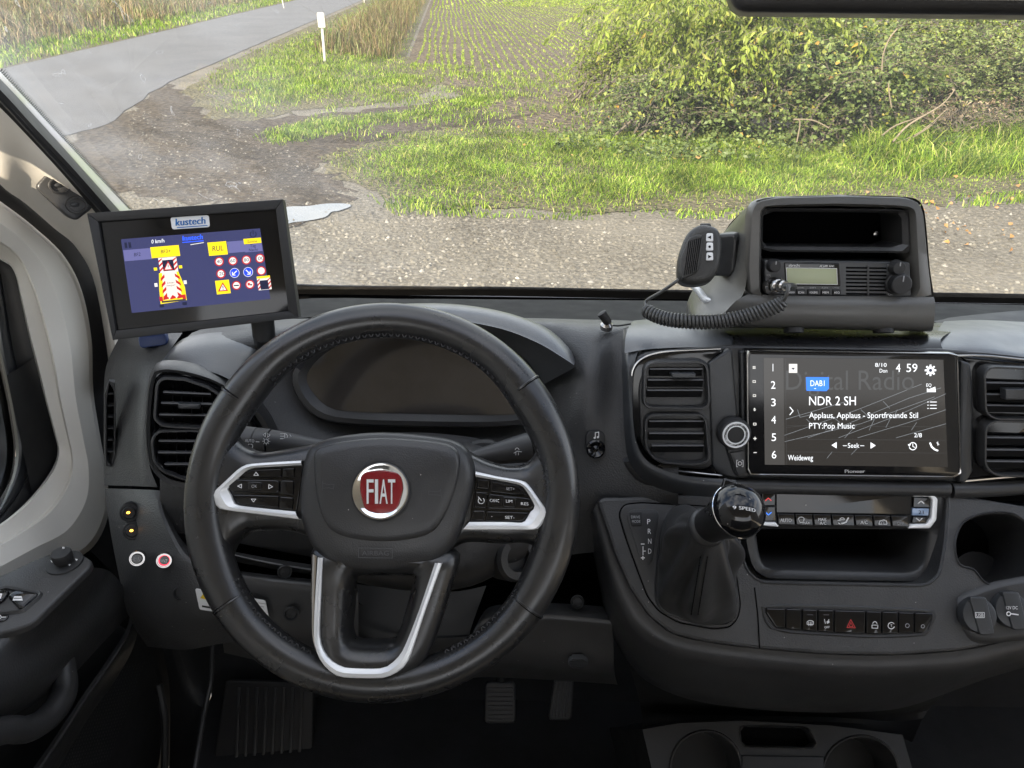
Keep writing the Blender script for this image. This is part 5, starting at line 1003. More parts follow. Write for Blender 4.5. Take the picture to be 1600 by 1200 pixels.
for o_, i_ in ((LOo, LIn), (ROo, RIn)):
    mb = MB(); slab(mb, WF, ccw(wl(i_)), -.002, .006, 'piano', .0006); wpart(mb, 'control_pod'); strip(o_, i_, 'spoke_trim')
def key(pts, z1=.0088, r=.0012, name='control_key', z0=.003):
    mb = MB(); slab(mb, WF, rnd(wl(pts), r), z0, z1, 'piano', .0012); return wpart(mb, name)
key([(374, 747), (385, 738), (400, 734), (444, 732), (443, 746), (392, 746)], .0085); key([(446, 732), (464, 731), (463, 746), (445, 746)], .0085)
k1 = key([(362, 757), (368, 749), (441, 750), (440, 771), (366, 768)], .0092, .004); key([(443, 750), (463, 751), (462, 774), (441, 772)], .0085)
key([(368, 772), (440, 774), (439, 793), (378, 787)], .0085); key([(442, 775), (462, 777), (461, 796), (441, 794)], .0085)
k2 = key([(393, 752), (415, 753), (414, 767), (392, 766)], .0105, .0025)
g = Gfx(WF, .0097); g.line([(377, 759.5), (383, 756.5), (383, 762.5)], .9, 'print', 0, True); g.line([(431, 760.5), (425, 757), (425, 763.5)], .9, 'print', 0, True); g.line([(405.5, 738), (402, 743), (409, 743)], .9, 'print', 0, True); g.line([(401.5, 784), (398, 779.5), (405, 779.5)], .9, 'print', 0, True); g.build('key_icon', k1)
g = Gfx(WF, .0109); g.text('OK', 403.5, 762, 4.6, 'print_dim', width=8.5); g.build('key_lettering', k2)
key([(747, 748), (765, 750), (764, 765), (745, 763)], .0085); key([(767, 751), (808, 758), (817, 765), (822, 774), (800, 773), (767, 769)], .0085)
key([(744, 768), (762, 769), (760, 794), (741, 793)], .0085); k3 = key([(764, 771), (828, 778), (834, 789), (829, 797), (762, 795)], .0092, .003)
key([(740, 797), (759, 797), (756, 813), (735, 813)], .0085); key([(762, 798), (827, 800), (818, 813), (812, 815), (758, 813)], .0085)
k4 = key([(786, 775), (807, 777), (805, 794), (785, 792)], .0105, .0025)
g = Gfx(WF, .0097); g.text('CANC', 773, 784, 4.5, 'print', width=14.5, slope=.04); g.text('RES', 819.5, 789, 4.5, 'print', width=11.5, slope=.04); g.text('SET-', 796.5, 810, 4.6, 'print', width=14.5); g.text('SET+', 797.5, 766, 4.6, 'print_dim', width=13, slope=.06); g.circ(752.5, 782, 4.6, 1, 'print', 0, -50, 230); g.line([(748, 776), (753, 782)], 1.1, 'print'); g.build('key_lettering', k3)
g = Gfx(WF, .0109); g.text('LIM', 795.5, 785, 4.6, 'print', width=9.5, slope=.04); g.build('key_lettering', k4)
# lower forked spoke
so2 = [(486, 850), (492, 930), (496, 1000), (506, 1035), (528, 1058), (560, 1070), (615, 1068), (650, 1050), (672, 1020), (690, 970), (722, 860)]
hole = [(552, 900), (549, 950), (546, 985), (550, 1001), (560, 1004), (606, 1004), (618, 998), (628, 975), (648, 900)]
mb = MB(); n = 90; c = WF.l(590, 960); ring(mb, WF, rnd(wl(so2), .012), rnd(wl(hole), .006), [(0, -.02), (0, .004), (.08, .013), (.45, .0185), (.8, .012), (1, -.004), (1, -.02)], 'leather', 96); wpart(mb, 'lower_spoke', angle=60)
LSo = [(505, 868), (501, 930), (499, 980), (502, 1007), (512, 1028), (527, 1043), (545, 1050), (600, 1051), (616, 1047), (637, 1033), (649, 1008), (668, 950), (694, 876)]
LSi = [(512, 868), (509, 930), (507, 980), (510, 1003), (521, 1021), (537, 1032), (552, 1036), (597, 1037), (613, 1032), (629, 1017), (640, 996), (658, 950), (683, 876)]
strip(LSo, LSi, 'lower_spoke_trim', .0225)
mb = MB(); loft(mb, [[WF.w(*wl([p])[0], z) for p in r] for r, z in (([(489, 860), (489, 930), (492, 990), (498, 1015)], .006), ([(495, 862), (494, 930), (495, 985), (500, 1008)], .0175), ([(503, 866), (500, 930), (498, 980), (502, 1005)], .019))], 'steel', 4, 3, False); wpart(mb, 'spoke_cheek')
# airbag cover
hub = [(485, 704), (499, 692), (532, 682), (600, 676), (684, 683), (718, 692), (735, 708), (743, 735), (740, 765), (728, 809), (715, 843), (694, 870), (667, 883), (600, 892), (539, 887), (509, 873), (489, 849), (475, 812), (472, 772), (477, 731)]
hc = WF.l(604, 775)
mb = MB(); dome(mb, WF, cpoly(wl(hub), 4), [(1, -.02), (1, .004), (.985, .011), (.95, .016), (.88, .020), (.7, .024), (.4, .0255), (.02, .026)], 'plastic', 120, hc); ab = wpart(mb, 'airbag_cover', angle=60)
face = [(493, 706), (510, 697), (540, 690), (600, 685), (680, 691), (708, 700), (718, 716), (716, 745), (707, 778), (690, 815), (668, 836), (617, 846), (566, 844), (530, 835), (510, 818), (498, 785), (493, 745)]
mb = MB(); dome(mb, WF, cpoly(wl(face, .02), 4), [(1.015, .018), (.995, .0235), (.96, .0262), (.85, .0275), (.5, .0295), (.02, .030)], 'plastic', 100, hc); wpart(mb, 'cover_face', ab, 60)
ZE = .029
g = Gfx(WF.at(598, 778, .0262), 0); g.line([(560, 856), (613, 857), (613, 872), (560, 871)], .9, 'print_faint', 0, True); g.text('AIRBAG', 586.5, 868, 7.5, 'print_faint', width=42); g.build('airbag_mark', ab)
HFm = WF.at(598, 778, .0296)
g = Gfx(HFm, 0)
g.line([(504, 752), (504, 766), (504, 763), (514, 762), (521, 764), (522, 757), (514, 757), (504, 755)], .9, 'print_faint'); g.build('horn_mark', ab); g = Gfx(HFm, 0); g.line([(688, 764), (690, 778), (689, 774), (680, 773), (670, 773), (670, 767), (680, 768), (688, 767)], .9, 'print_faint'); g.build('horn_mark', ab)
# badge
EF = WF.at(595.5, 767.5, ZE+.0005); s_ = WF.sc(595, 767)[0]; rE = 45*s_*.955; ce = (0, 0)
mb = MB(); lathe(mb, EF, ce, [(rE*1.05, -.003), (rE*1.05, .001)], 'dark', 64); lathe(mb, EF, ce, [(rE, .0), (rE, .003), (rE*.96, .0048), (rE*.88, .0045), (rE*.8, .0030), (rE*.5, .0026)], 'chrome', 64); bd = wpart(mb, 'badge', ab)
q = lambda u, v: EF.l(u, v, .003)
mb = MB(); slab(mb, EF, rnd([q(*p) for p in [(564, 739), (595, 734), (628, 740), (630, 765), (620, 798), (595, 803), (570, 797), (562, 765)]], .006), .002, .0042, 'red_enamel', .0008); wpart(mb, 'badge_field', bd)
for ch, u, w_ in (('F', 579, 10.5), ('I', 589, 4.6), ('A', 600, 12.5), ('T', 612.5, 11)):
    V, Fc, x0, x1 = textmesh(ch); y1 = max(v[1] for v in V); mb = MB()
    sl_ = {'F': -1, 'I': 0, 'A': 0, 'T': 1}[ch]
    qq = [q(u+((x-x0)/(x1-x0)-.5)*w_, 787-y/y1*38) for x, y in V]
    me_pts = [EF.w(a, b_, .0058) for a, b_ in qq]; k = len(me_pts); back = [EF.w(a, b_, .004) for a, b_ in qq]
    ed = {}
    for f in Fc:
        for i in range(len(f)):
            e = (f[i], f[(i+1) % len(f)]); ed[e] = ed.get(e, 0)+1
    side = [(a, a+k, b_+k, b_) for (a, b_) in ed if (b_, a) not in ed]
    mb.add(me_pts+back, list(Fc)+side, 'silver'); mb.build('badge_letter', bd, 20)
# ------------------------------------------------------------------ stalks
ls = thing('light_stalk', D(470, 695, .79), 'black light control stalk left of the steering wheel hub', 'stalk')
a, b_ = D(371, 686, .79), D(520, 702, .78); ax = (b_-a)
mb = MB(); tube(mb, [a+ax*s for s in (.36, .40, .62, .85, 1.1)], [.0142, .0140, .0122, .0095, .008], 'stalk', 24, hint=(0, 0, 1)); mb.build('shaft', ls)
mb = MB(); tube(mb, [a+ax*s for s in (0, .02, .19, .20)], [.0132, .0148, .0150, .0142], 'stalk', 24, hint=(0, 0, 1)); mb.build('twist_knob', ls)
mb = MB(); tube(mb, [a+ax*s for s in (.205, .21, .34, .345)], [.0142, .0147, .0147, .0142], 'stalk', 24, hint=(0, 0, 1)); mb.build('ring', ls)
SFm = Axis(D(430, 690, .787), (CAM-D(430, 690, .80)).normalized()); SFm.o = D(430, 690, .771)
g = Gfx(SFm, 0); g.text('AUTO', 390, 691, 4.6, 'print', width=14.5, slope=.05); g.line([(400, 690), (405, 690.4)], 1.4, 'print'); g.circ(416, 689.5, 3.2, 1, 'print')
for k in range(8): a_ = k*math.pi/4; g.line([(416+4.4*math.cos(a_), 689.5+4.4*math.sin(a_)), (416+6*math.cos(a_), 689.5+6*math.sin(a_))], .8, 'print')
g.line([(411, 679.5), (415, 676.5), (415, 682.5)], .8, 'print', 0, True); g.line([(422, 680), (418, 677), (418, 683)], .8, 'print', 0, True)
g.circ(392, 697, 3, 1, 'print', 0, -90, 90, 10); g.line([(392, 694), (388, 694), (388, 700), (392, 700)], .9, 'print')
g.circ(445, 681.5, 4, 1, 'print', 0, -90, 90, 10); g.line([(445, 677.5), (438, 677.5)], .9, 'print'); g.line([(445, 685.5), (438, 685.5)], .9, 'print'); g.line([(445, 681.5), (438, 681.5)], .9, 'print'); g.line([(445, 677.5), (445, 685.5)], .9, 'print'); g.line([(453, 679), (456, 684)], .9, 'print')
g.build('stalk_icons', ls)
rs_ = thing('wiper_stalk', D(790, 702, .79), 'black wiper control stalk right of the steering wheel hub', 'stalk')
a, b_ = D(848, 695, .79), D(748, 714, .78); ax = b_-a
mb = MB(); tube(mb, [a+ax*s for s in (.20, .24, .5, .8, 1.1)], [.0165, .0162, .014, .011, .008], 'stalk', 24, hint=(0, 0, 1)); mb.build('shaft', rs_)
mb = MB(); tube(mb, [a+ax*s for s in (-.02, 0, .17, .185)], [.0135, .0160, .0168, .0160], 'stalk', 24, hint=(0, 0, 1)); mb.build('twist_knob', rs_)
F2 = Axis(D(808, 705, .7705), (CAM-D(808, 705, .79)).normalized()); g = Gfx(F2, 0); g.circ(808, 703, 3, .9, 'print', 0, 180, 360, 8); g.line([(803, 708), (808, 705), (815, 706)], 1, 'print'); g.line([(806, 707), (806, 711)], .8, 'print'); g.line([(810, 707), (810, 711)], .8, 'print'); g.build('wiper_icon', rs_)
# ------------------------------------------------------------------ gear lever
gl = thing('gear_lever', LO.p(1085, 920), 'gear lever with glossy ball knob and black leather boot', 'gear lever')
kc = D(1157, 796, .665); cl_ = D(1108, 822, .715); axd = (kc-cl_).normalized(); KA = Axis(cl_, axd)
base = ccw(cpoly(LO.P([(1046, 812), (1036, 835), (1031, 870), (1027, 925), (1036, 950), (1080, 968), (1122, 974), (1142, 967), (1148, 950), (1143, 890), (1135, 850), (1110, 815), (1075, 803)]), 4)); nb = 64; bc = LO.l(1090, 895); Bs = resample(base, nb, bc)
mb = MB(); vs = []; fs = []; kk = [0, .04, .09, .15, .22, .3, .38, .46, .54, .62, .7, .78, .86, .93, 1.0]
for t in kk:
    for i, (x, y) in enumerate(Bs):
        p0 = LO.w(x, y, .003); a_ = math.atan2(y-bc[1], x-bc[0]); top = cl_+(KA.ex*math.cos(a_+.25)+KA.ey*math.sin(a_+.25))*.0185-axd*.006
        p = p0.lerp(top, t**1.15 if t < .99 else 1); out = LO.ex*math.cos(a_)+LO.ey*math.sin(a_)
        puff = math.sin(math.pi*min(1, t*1.0))*(.008+.008*math.sin(a_*3+.6)+.0055*math.sin(a_*7+t*4)) + (.003*math.exp(-((t-.06)/.06)**2))
        fold = (-.013*math.exp(-((a_-2.75+.5*t)/.17)**2)-.011*math.exp(-((a_+.55-.5*t)/.16)**2)-.009*math.exp(-((a_+2.3)/.14)**2)+.004*math.sin(9*t+3*a_)*math.exp(-((a_-2.2)/.8)**2))*math.sin(math.pi*t)**.7
        vs.append(p+out*(puff+fold)+LO.n*(.010*math.sin(math.pi*t)*(1 if t < 1 else 0)))
for i in range(len(kk)-1):
    for j in range(nb): fs.append((i*nb+j, i*nb+(j+1) % nb, (i+1)*nb+(j+1) % nb, (i+1)*nb+j))
mb.add(vs, fs, 'bootleather'); bt = mb.build('boot', gl, 80)
sub = bt.modifiers.new('smooth', 'SUBSURF'); sub.levels = 1; sub.render_levels = 1
ring_ = MB(); ring(ring_, LO, offset(base, -.004), base, [(0, .001), (.3, .005), (.7, .005), (1, .001)], 'plastic', 72); ring_.build('boot_frame', gl)
def boot_pt(u, v): # ray against the boot mesh rows
    r = ray(u, v); best = None
    from mathutils.geometry import intersect_ray_tri
    for f in fs:
        P4 = [Vector(vs[i]) for i in f]
        for tri in ((0, 1, 2), (0, 2, 3)):
            h = intersect_ray_tri(P4[tri[0]], P4[tri[1]], P4[tri[2]], r, CAM, True)
            if h is not None and (best is None or (h-CAM).length < (best-CAM).length): best = h
    return best
mb = MB()
for off in (-6, 6):
    for k in range(22):
        t = k/22; u = 1100-t*15+off*.9; v = 870+t*92
        p, q2 = boot_pt(u, v), boot_pt(u-.5, v+2.6)
        if p and q2: tube(mb, [p-ray(u, v)*.0012, q2-ray(u, v)*.0012], .0006, 'void', 4)
if mb.v: mb.build('boot_stitching', gl)['kind'] = 'stuff'
mb = MB(); lathe(mb, KA, (0, 0), [(.0165, -.012), (.0195, -.008), (.0200, -.004), (.0192, 0), (.0175, .002)], 'plastic', 40); mb.build('collar', gl)
L0 = (kc-cl_).length
mb = MB(); lathe(mb, KA, (0, 0), [(.0172, .0), (.0170, .006), (.0182, .020), (.0215, L0*.62), (.0248, L0*.86)], 'leather', 48); mb.build('neck', gl)
KR = .0255
mb = MB(); lathe(mb, KA, (0, 0), [(KR*.98, L0*.86), (KR*1.015, L0*.885), (KR*1.015, L0*.915), (KR*.99, L0*.93)], 'chrome', 56); mb.build('chrome_ring', gl)
mb = MB(); pr = [(KR*math.cos(R(d)), L0*.92+KR*.90*math.sin(R(d))) for d in range(0, 91, 6)]; pr[-1] = (0, pr[-1][1]); lathe(mb, KA, (0, 0), pr, 'piano', 56); kb_ = mb.build('knob', gl, 80)
def snap(p, R_):
    c_ = cl_+axd*L0*.92; d_ = (Vector(p)-c_); h = d_.dot(axd); flat_ = d_-axd*h; rr = flat_.length
    return c_+flat_+axd*(.90*math.sqrt(max(1e-9, R_*R_-rr*rr)))
KT = Axis(D(1160, 796, .65), (CAM-kc).normalized()); g = Gfx(KT, 0); g.text('9 SPEED', 1161, 799, 5.5, 'silver', width=42, slope=.03, bold=.25); gm = g.mb; gm.v = [tuple(snap(p, KR+.0003)) for p in gm.v]; gm.build('knob_lettering', kb_, smooth=False)
mb = MB(); slab(mb, Axis(D(1138, 752, .675), (CAM-kc).normalized()+axd*.3), rnd([(-.006, -.010), (.010, -.010), (.008, .001), (-.004, .003)], .002), -.008, .0, 'piano', .002); mb.build('release_button', gl)
# ------------------------------------------------------------------ pedals, mat, floor console
for nm, pts, d, lab, rib in (('brake_pedal', [(758, 1066), (805, 1066), (806, 1131), (757, 1131)], 1.36, 'wide black brake pedal in the dark footwell', 'h'), ('accelerator_pedal', [(866, 1060), (897, 1060), (893, 1126), (856, 1126)], 1.36, 'narrow black accelerator pedal with vertical ribs', 'v')):
    F = Frame(D(sum(p[0] for p in pts)/4, 1098, d), 42); r_ = thing(nm, F.o, lab, 'pedal'); mb = MB(); slab(mb, F, rnd(F.P(pts), .009), -.014, 0, 'grain', .004, 3, True); mb.build('pedal_pad', r_)
    for k in range(8 if rib == 'h' else 5):
        mb = MB()
        if rib == 'h': v = 1074+k*7; slab(mb, F, F.P([(762, v), (801, v), (801, v+3.5), (762, v+3.5)]), -.001, .003, 'grain', .001)
        else: u = 868+k*5.4; slab(mb, F, F.P([(u, 1066), (u+2.6, 1066), (u-4, 1120), (u-6.6, 1120)]), -.001, .0035, 'satin', .001)
        mb.build('rubber_rib', r_)
    mb = MB(); c_ = F.w(0, .03, -.012); tube(mb, [c_, c_+Vector((0, .08, .16)), c_+Vector((0, .14, .4))], .009, 'dark', 10); mb.build('pedal_arm', r_)
fr_ = thing('foot_rest', D(420, 1140, 1.42), 'ribbed black foot rest at the left of the footwell', 'foot rest'); F = Frame(D(420, 1140, 1.42), 48, 6)
mb = MB(); slab(mb, F, rnd(F.P([(352, 1062), (490, 1066), (486, 1290), (318, 1290)]), .008), -.03, 0, 'rubber', .004); mb.build('rest_plate', fr_)
for k in range(8):
    u = 372+k*14; mb = MB(); slab(mb, F, F.P([(u, 1074), (u+5, 1074), (u-4-k*.0, 1285), (u-9, 1285)]), -.001, .004, 'plastic', .0015); mb.build('rubber_rib', fr_)
fcn = thing('floor_console', D(1220, 1180, 1.05), 'black floor console with two round cup holders below the dash', 'console')
FC = Frame(D(1220, 1180, 1.04), 55)
mb = MB(); oc = [(1004, 1140), (1060, 1130), (1160, 1126), (1300, 1134), (1410, 1148), (1425, 1200), (1470, 1420), (1010, 1420), (1030, 1250)]
h1 = [(1052+38*0, 1196)]; cup1 = [FC.l(1103+54*math.cos(a_*math.pi/16), 1200+56*math.sin(a_*math.pi/16)) for a_ in range(32)]; cup2 = [FC.l(1345+58*math.cos(a_*math.pi/16), 1208+56*math.sin(a_*math.pi/16)) for a_ in range(32)]; tr_ = rnd(FC.P([(1156, 1136), (1262, 1138), (1277, 1167), (1160, 1165)]), .006)
plate(mb, FC, ccw(FC.P(oc)), 0, 'dark', [ccw(cup1), ccw(cup2), ccw(tr_)])
oc2 = FC.P(oc); mb.add([FC.w(x, y, 0) for x, y in oc2]+[FC.w(x*1.05, y, -.3) for x, y in oc2], [(j, (j+1) % 9, 9+(j+1) % 9, 9+j) for j in range(9)], 'dark'); mb.build('console_top', fcn, smooth=False)
for cp in (cup1, cup2): mb = MB(); ring(mb, FC, offset(ccw(cp), -.004), ccw(cp), [(0, 0), (.4, .003), (1, .001), (1, -.07)], 'plastic', 48, 'dark'); mb.build('cup_holder', fcn)
mb = MB(); ring(mb, FC, offset(ccw(tr_), -.003), ccw(tr_), [(0, 0), (.5, .002), (1, .0), (1, -.02)], 'plastic', 48, 'void'); mb.build('coin_tray', fcn)
mb = MB(); slab(mb, FC, FC.P([(1158, 1180), (1286, 1182), (1290, 1400), (1150, 1400)]), -.01, .004, 'dark', .002); mb.build('divider', fcn)
mb = MB(); loft(mb, [[D(u, v, d) for u, v, d in r] for r in ([(985, 1045, 1.0), (1080, 1080, 1.0), (1300, 1100, 1.0), (1420, 1095, 1.0), (1500, 1065, 1.02)], [(1000, 1100, 1.12), (1080, 1110, 1.14), (1300, 1115, 1.14), (1400, 1120, 1.14), (1450, 1110, 1.14)], [(1005, 1145, 1.12), (1080, 1135, 1.14), (1300, 1140, 1.14), (1395, 1150, 1.12), (1425, 1160, 1.1)])], 'dark', 4, 4, False); mb.build('console_neck', fcn)
# ================================================================== DEVICES
# --- touch screen head unit
hu = thing('touch_screen_radio', FA.p(1335, 745), 'large touch screen radio with white menu text in the centre of the dash', 'car radio')
mb = MB(); slab(mb, FA, rnd(FA.P([(1155, 548), (1167, 546), (1168, 744), (1158, 744)]), .002), -.004, .004, 'satin', .002); mb.build('side_bezel', hu)
so3 = [(1166, 547), (1497, 552), (1502, 746), (1168, 742)]
mb = MB(); slab(mb, FA, rnd(FA.P(so3, .014), .005), -.006, .014, 'piano', .0025); mb.build('housing', hu)
mb = MB(); q = ccw(rnd(FA.P(so3, .014), .005)); ring(mb, FA, offset(q, -.0006), offset(q, .0016), [(0, .009), (.1, .0135), (.5, .0148), (1, .0142)], 'steel', 120); mb.build('edge_rim', hu)
mb = MB(); slab(mb, FA, rnd(FA.P([(1171, 551), (1493, 556), (1498, 742), (1172, 738)], .0142), .004), .012, .0144, 'glass_black', .0006); mb.build('glass_front', hu)
SF2 = FA.at(1335, 648, .0148)
g = Gfx(SF2, 0)
g.poly([(1193, 559), (1474, 562), (1481, 730), (1195, 726)], 'e_bg')
g.poly([(1193, 559), (1224, 559.4), (1226, 726.4), (1195, 726)], 'e_grey', .2)
g.build('display', hu)
g = Gfx(SF2, .0002); bx = [[(1230, 665), (1478, 667)], [(1230, 686), (1479, 688)], [(1230, 706), (1480, 708)], [(1227, 560), (1229, 726)], [(1228, 668), (1300, 660)]]
for l_ in ([(1226, 680), (1340, 640), (1440, 600)], [(1226, 690), (1345, 662), (1460, 620)], [(1262, 684), (1320, 664), (1420, 622), (1470, 606)], [(1310, 684), (1400, 650), (1478, 615)], [(1340, 684), (1420, 660), (1478, 640)], [(1400, 684), (1478, 662)], [(1228, 655), (1330, 625)], [(1246, 640), (1250, 652), (1275, 646)]): g.line(l_, .7, 'e_line')
for a_, b_ in (((1290, 672), (1300, 660)), ((1320, 684), (1338, 664)), ((1366, 655), (1358, 672)), ((1392, 652), (1384, 668)), ((1402, 640), (1396, 652)), ((1432, 660), (1424, 672)), ((1345, 640), (1356, 650)), ((1300, 650), (1312, 660)), ((1260, 655), (1270, 664)), ((1380, 627), (1390, 638)), ((1340, 700), (1330, 710)), ((1300, 706), (1292, 716))): g.line([a_, b_], .7, 'e_line')
for l_ in bx: g.line(l_, .5, 'e_dim')
g.text('Digital Radio', 1228, 609, 31, 'e_dim', k=.3, al='l', width=200); g.build('wallpaper', hu)
g = Gfx(SF2, .0004)
for k in range(6): g.text(str(k+1), 1207.5+k*.35, 580+k*27.2, 12, 'e_white', **({'width': 7} if k else {'wide': .55}))
g.line([(1234, 636), (1239, 642), (1234, 648)], 1.3, 'e_white')
g.rect(1232.5, 568.5, 1245.5, 582.5, 'e_sign'); g.poly([(1236, 574.5), (1242, 574.5), (1239, 578)], 'e_ink', 2)
g.poly([(1259, 589), (1295, 589.4), (1295, 607), (1291, 611), (1260, 610.5)], 'e_blue'); g.text('DAB1', 1277, 603, 9, 'e_white', k=2, width=22); g.line([(1272, 607), (1274.5, 607)], 1, 'e_white', 2)
g.text('8/10', 1376, 573, 6, 'e_white', width=18); g.text('Don', 1380, 582, 6, 'e_white', width=12); g.text('4', 1403, 581, 13, 'e_white', width=7); g.text('59', 1424.5, 581, 13, 'e_white', width=17)
g.text('NDR 2 SH', 1264, 633, 14, 'e_white', al='l', width=73); g.text('Applaus, Applaus - Sportfreunde Stil', 1264, 653, 9, 'e_white', al='l', width=170); g.text('PTY:Pop Music', 1264, 669.5, 9, 'e_white', al='l', width=71)
g.text('2/8', 1434, 683, 6.5, 'e_white', width=12); g.poly([(1299, 695.5), (1307, 690.5), (1307, 700.5)], 'e_white'); g.poly([(1368, 696), (1360, 690.8), (1360, 701)], 'e_white'); g.text('Seek', 1333.5, 699.5, 7.5, 'e_white', width=18); g.line([(1317, 696.3), (1323, 696.3)], .9, 'e_white'); g.line([(1344, 696.3), (1350, 696.3)], .9, 'e_white')
g.text('Weideweg', 1231, 719, 8.5, 'e_white', al='l', width=39)
g.circ(1426, 697, 5.6, 1.3, 'e_white', 0, -160, 160); g.line([(1426, 693), (1426, 697.5), (1429.5, 699)], 1, 'e_white'); g.poly([(1418, 694), (1423, 694), (1420.5, 698)], 'e_white', 1)
g.line([(1453, 692), (1455.5, 698), (1460, 702), (1465, 704)], 2.6, 'e_white'); g.line([(1465, 690), (1465, 696)], .8, 'e_white'); g.line([(1463, 691.5), (1467, 694.5)], .8, 'e_white', 1)
g.disc(1453.5, 578.5, 6, 'e_white'); g.disc(1453.5, 578.5, 2.6, 'e_ink', 2)
for k in range(8): a_ = k*math.pi/4; g.line([(1453.5+5*math.cos(a_), 578.5+5*math.sin(a_)), (1453.5+8.2*math.cos(a_), 578.5+8.2*math.sin(a_))], 2.8, 'e_white', .5)
g.text('EQ', 1451, 604, 5, 'e_white', width=8); g.poly([(1448, 606), (1451, 608), (1455, 606.5), (1461, 604), (1462, 612.5), (1448, 612.5)], 'e_white')
for k in range(3): g.line([(1449, 628+k*5), (1450.4, 628+k*5)], 1.3, 'e_white'); g.line([(1453, 628+k*5), (1463, 628+k*5)], 1.2, 'e_white')
for k, v in enumerate((574, 596, 618, 640, 662.5, 685, 707)):
    u = 1178+k*.3
    if k == 0: [g.rect(u-2+i*2.4, v-2+j*2.4, u-.2+i*2.4, v-.2+j*2.4, 'e_sign') for i in range(2) for j in range(2)]
    elif k == 5: g.line([(u-2.3, v), (u+2.3, v)], 1.2, 'e_sign'); g.line([(u, v-2.3), (u, v+2.3)], 1.2, 'e_sign', 1)
    elif k == 6: g.line([(u-2.2, v), (u+2.2, v)], 1.1, 'e_sign')
    elif k == 3: g.disc(u, v-1.4, 1.2, 'e_sign'); g.line([(u-1.6, v), (u, v+1.8), (u+1.6, v)], .9, 'e_sign', 1)
    else: g.line([(u-2, v-1.5), (u+2, v-1.5), (u+2, v+1.5), (u-2, v+1.5)], .9, 'e_sign', 0, True)
g.build('screen_text', hu); g = Gfx(SF2, .0004); g.text('Pioneer', 1335.5, 738.5, 5, 'print', width=31, bold=.2); g.build('maker_lettering', hu)
# --- climate panel
cp = thing('climate_panel', CLF.p(1320, 826), 'climate control panel with dark display and row of black buttons', 'control panel')
mb = MB(); slab(mb, CLF, rnd(CLF.P([(1182, 764), (1424, 768), (1458, 770), (1464, 778), (1462, 813), (1452, 826), (1418, 827), (1186, 822)], .006), .003), -.01, .006, 'dark', .002); mb.build('panel_body', cp)
mb = MB(); slab(mb, CLF, rnd(CLF.P([(1213, 768), (1424.5, 772), (1423.5, 804), (1213, 801.5)], .008), .001), .004, .0082, 'piano', .0008); mb.build('display_glass', cp)
bxs = [1214, 1242, 1270, 1299, 1335, 1363.8, 1392, 1420]; names = ['AUTO', 'MAX', 'MAX A/C', '', 'A/C', '', 'OFF']; keys = []
for i in range(7):
    a_, b_ = bxs[i]+.6, bxs[i+1]-.6; sk_ = (i*28)*.0185
    mb = MB(); slab(mb, CLF, rnd(CLF.P([(a_, 802.5+sk_), (b_, 803+sk_), (b_+1.5, 820.5+sk_), (a_+1.5, 820+sk_)], .01), .001), .004, .010, 'piano', .0012); keys.append(mb.build('climate_button', cp))
def cg(i): return Gfx(CLF.at(1310, 812, .0104), 0)
g = cg(0); g.text('AUTO', 1228, 815.5, 5.4, 'print', width=17.5, bold=.15); g.build('button_lettering', keys[0])
g = cg(1); g.circ(1252, 813, 5.2, 1, 'print', 0, 200, 340, 8); g.line([(1247.5, 811.5), (1250, 816), (1254.5, 816), (1256.5, 811.5)], .9, 'print'); g.text('MAX', 1260, 819, 4.2, 'print', width=11); g.build('button_lettering', keys[1])
g = cg(2); g.text('MAX', 1285, 813.8, 4.6, 'print', width=12.5); g.text('A/C', 1286, 819.6, 4.6, 'print', width=10); g.build('button_lettering', keys[2])
g = cg(3); g.circ(1316, 813, 4, 1, 'print', 0, 200, 340, 8); g.line([(1313, 812), (1319, 812)], .8, 'print'); g.line([(1325, 810), (1322, 816), (1315, 818)], 2, 'print'); g.disc(1325.5, 809.5, 1.3, 'print', 1); g.line([(1309, 813), (1313, 813)], .9, 'print'); g.line([(1310, 817), (1313, 819)], .9, 'print'); g.build('button_icon', keys[3])
g = cg(4); g.text('A/C', 1350, 818.5, 5, 'print', width=11); g.build('button_lettering', keys[4])
g = cg(5); g.line([(1373, 819), (1375, 814), (1381, 812.5), (1385, 814), (1386, 819)], 1, 'print', 0, True); g.circ(1379, 817, 2, .8, 'print_dim'); g.build('button_icon', keys[5])
g = cg(6); g.text('OFF', 1407, 820, 4.6, 'print_dim', width=11); g.build('button_lettering', keys[6])
def cstrip(pts, name='silver_bracket', r=.002): mb = MB(); slab(mb, CLF, rnd(CLF.P(pts, .008), r), .002, .0105, 'silver', .0015); return mb.build(name, cp)
cstrip([(1424, 769.5), (1455, 770.5), (1464, 779), (1462, 812), (1452, 825), (1417, 825.5), (1422, 818.5), (1446, 818), (1453.5, 809), (1455.5, 781), (1451, 776), (1424, 775.5)])
cstrip([(1180, 765), (1212, 766.5), (1212, 769.5), (1180, 768)], r=.0005); cstrip([(1184, 815), (1211, 815.5), (1216, 821.5), (1184, 820.5)], r=.0005)
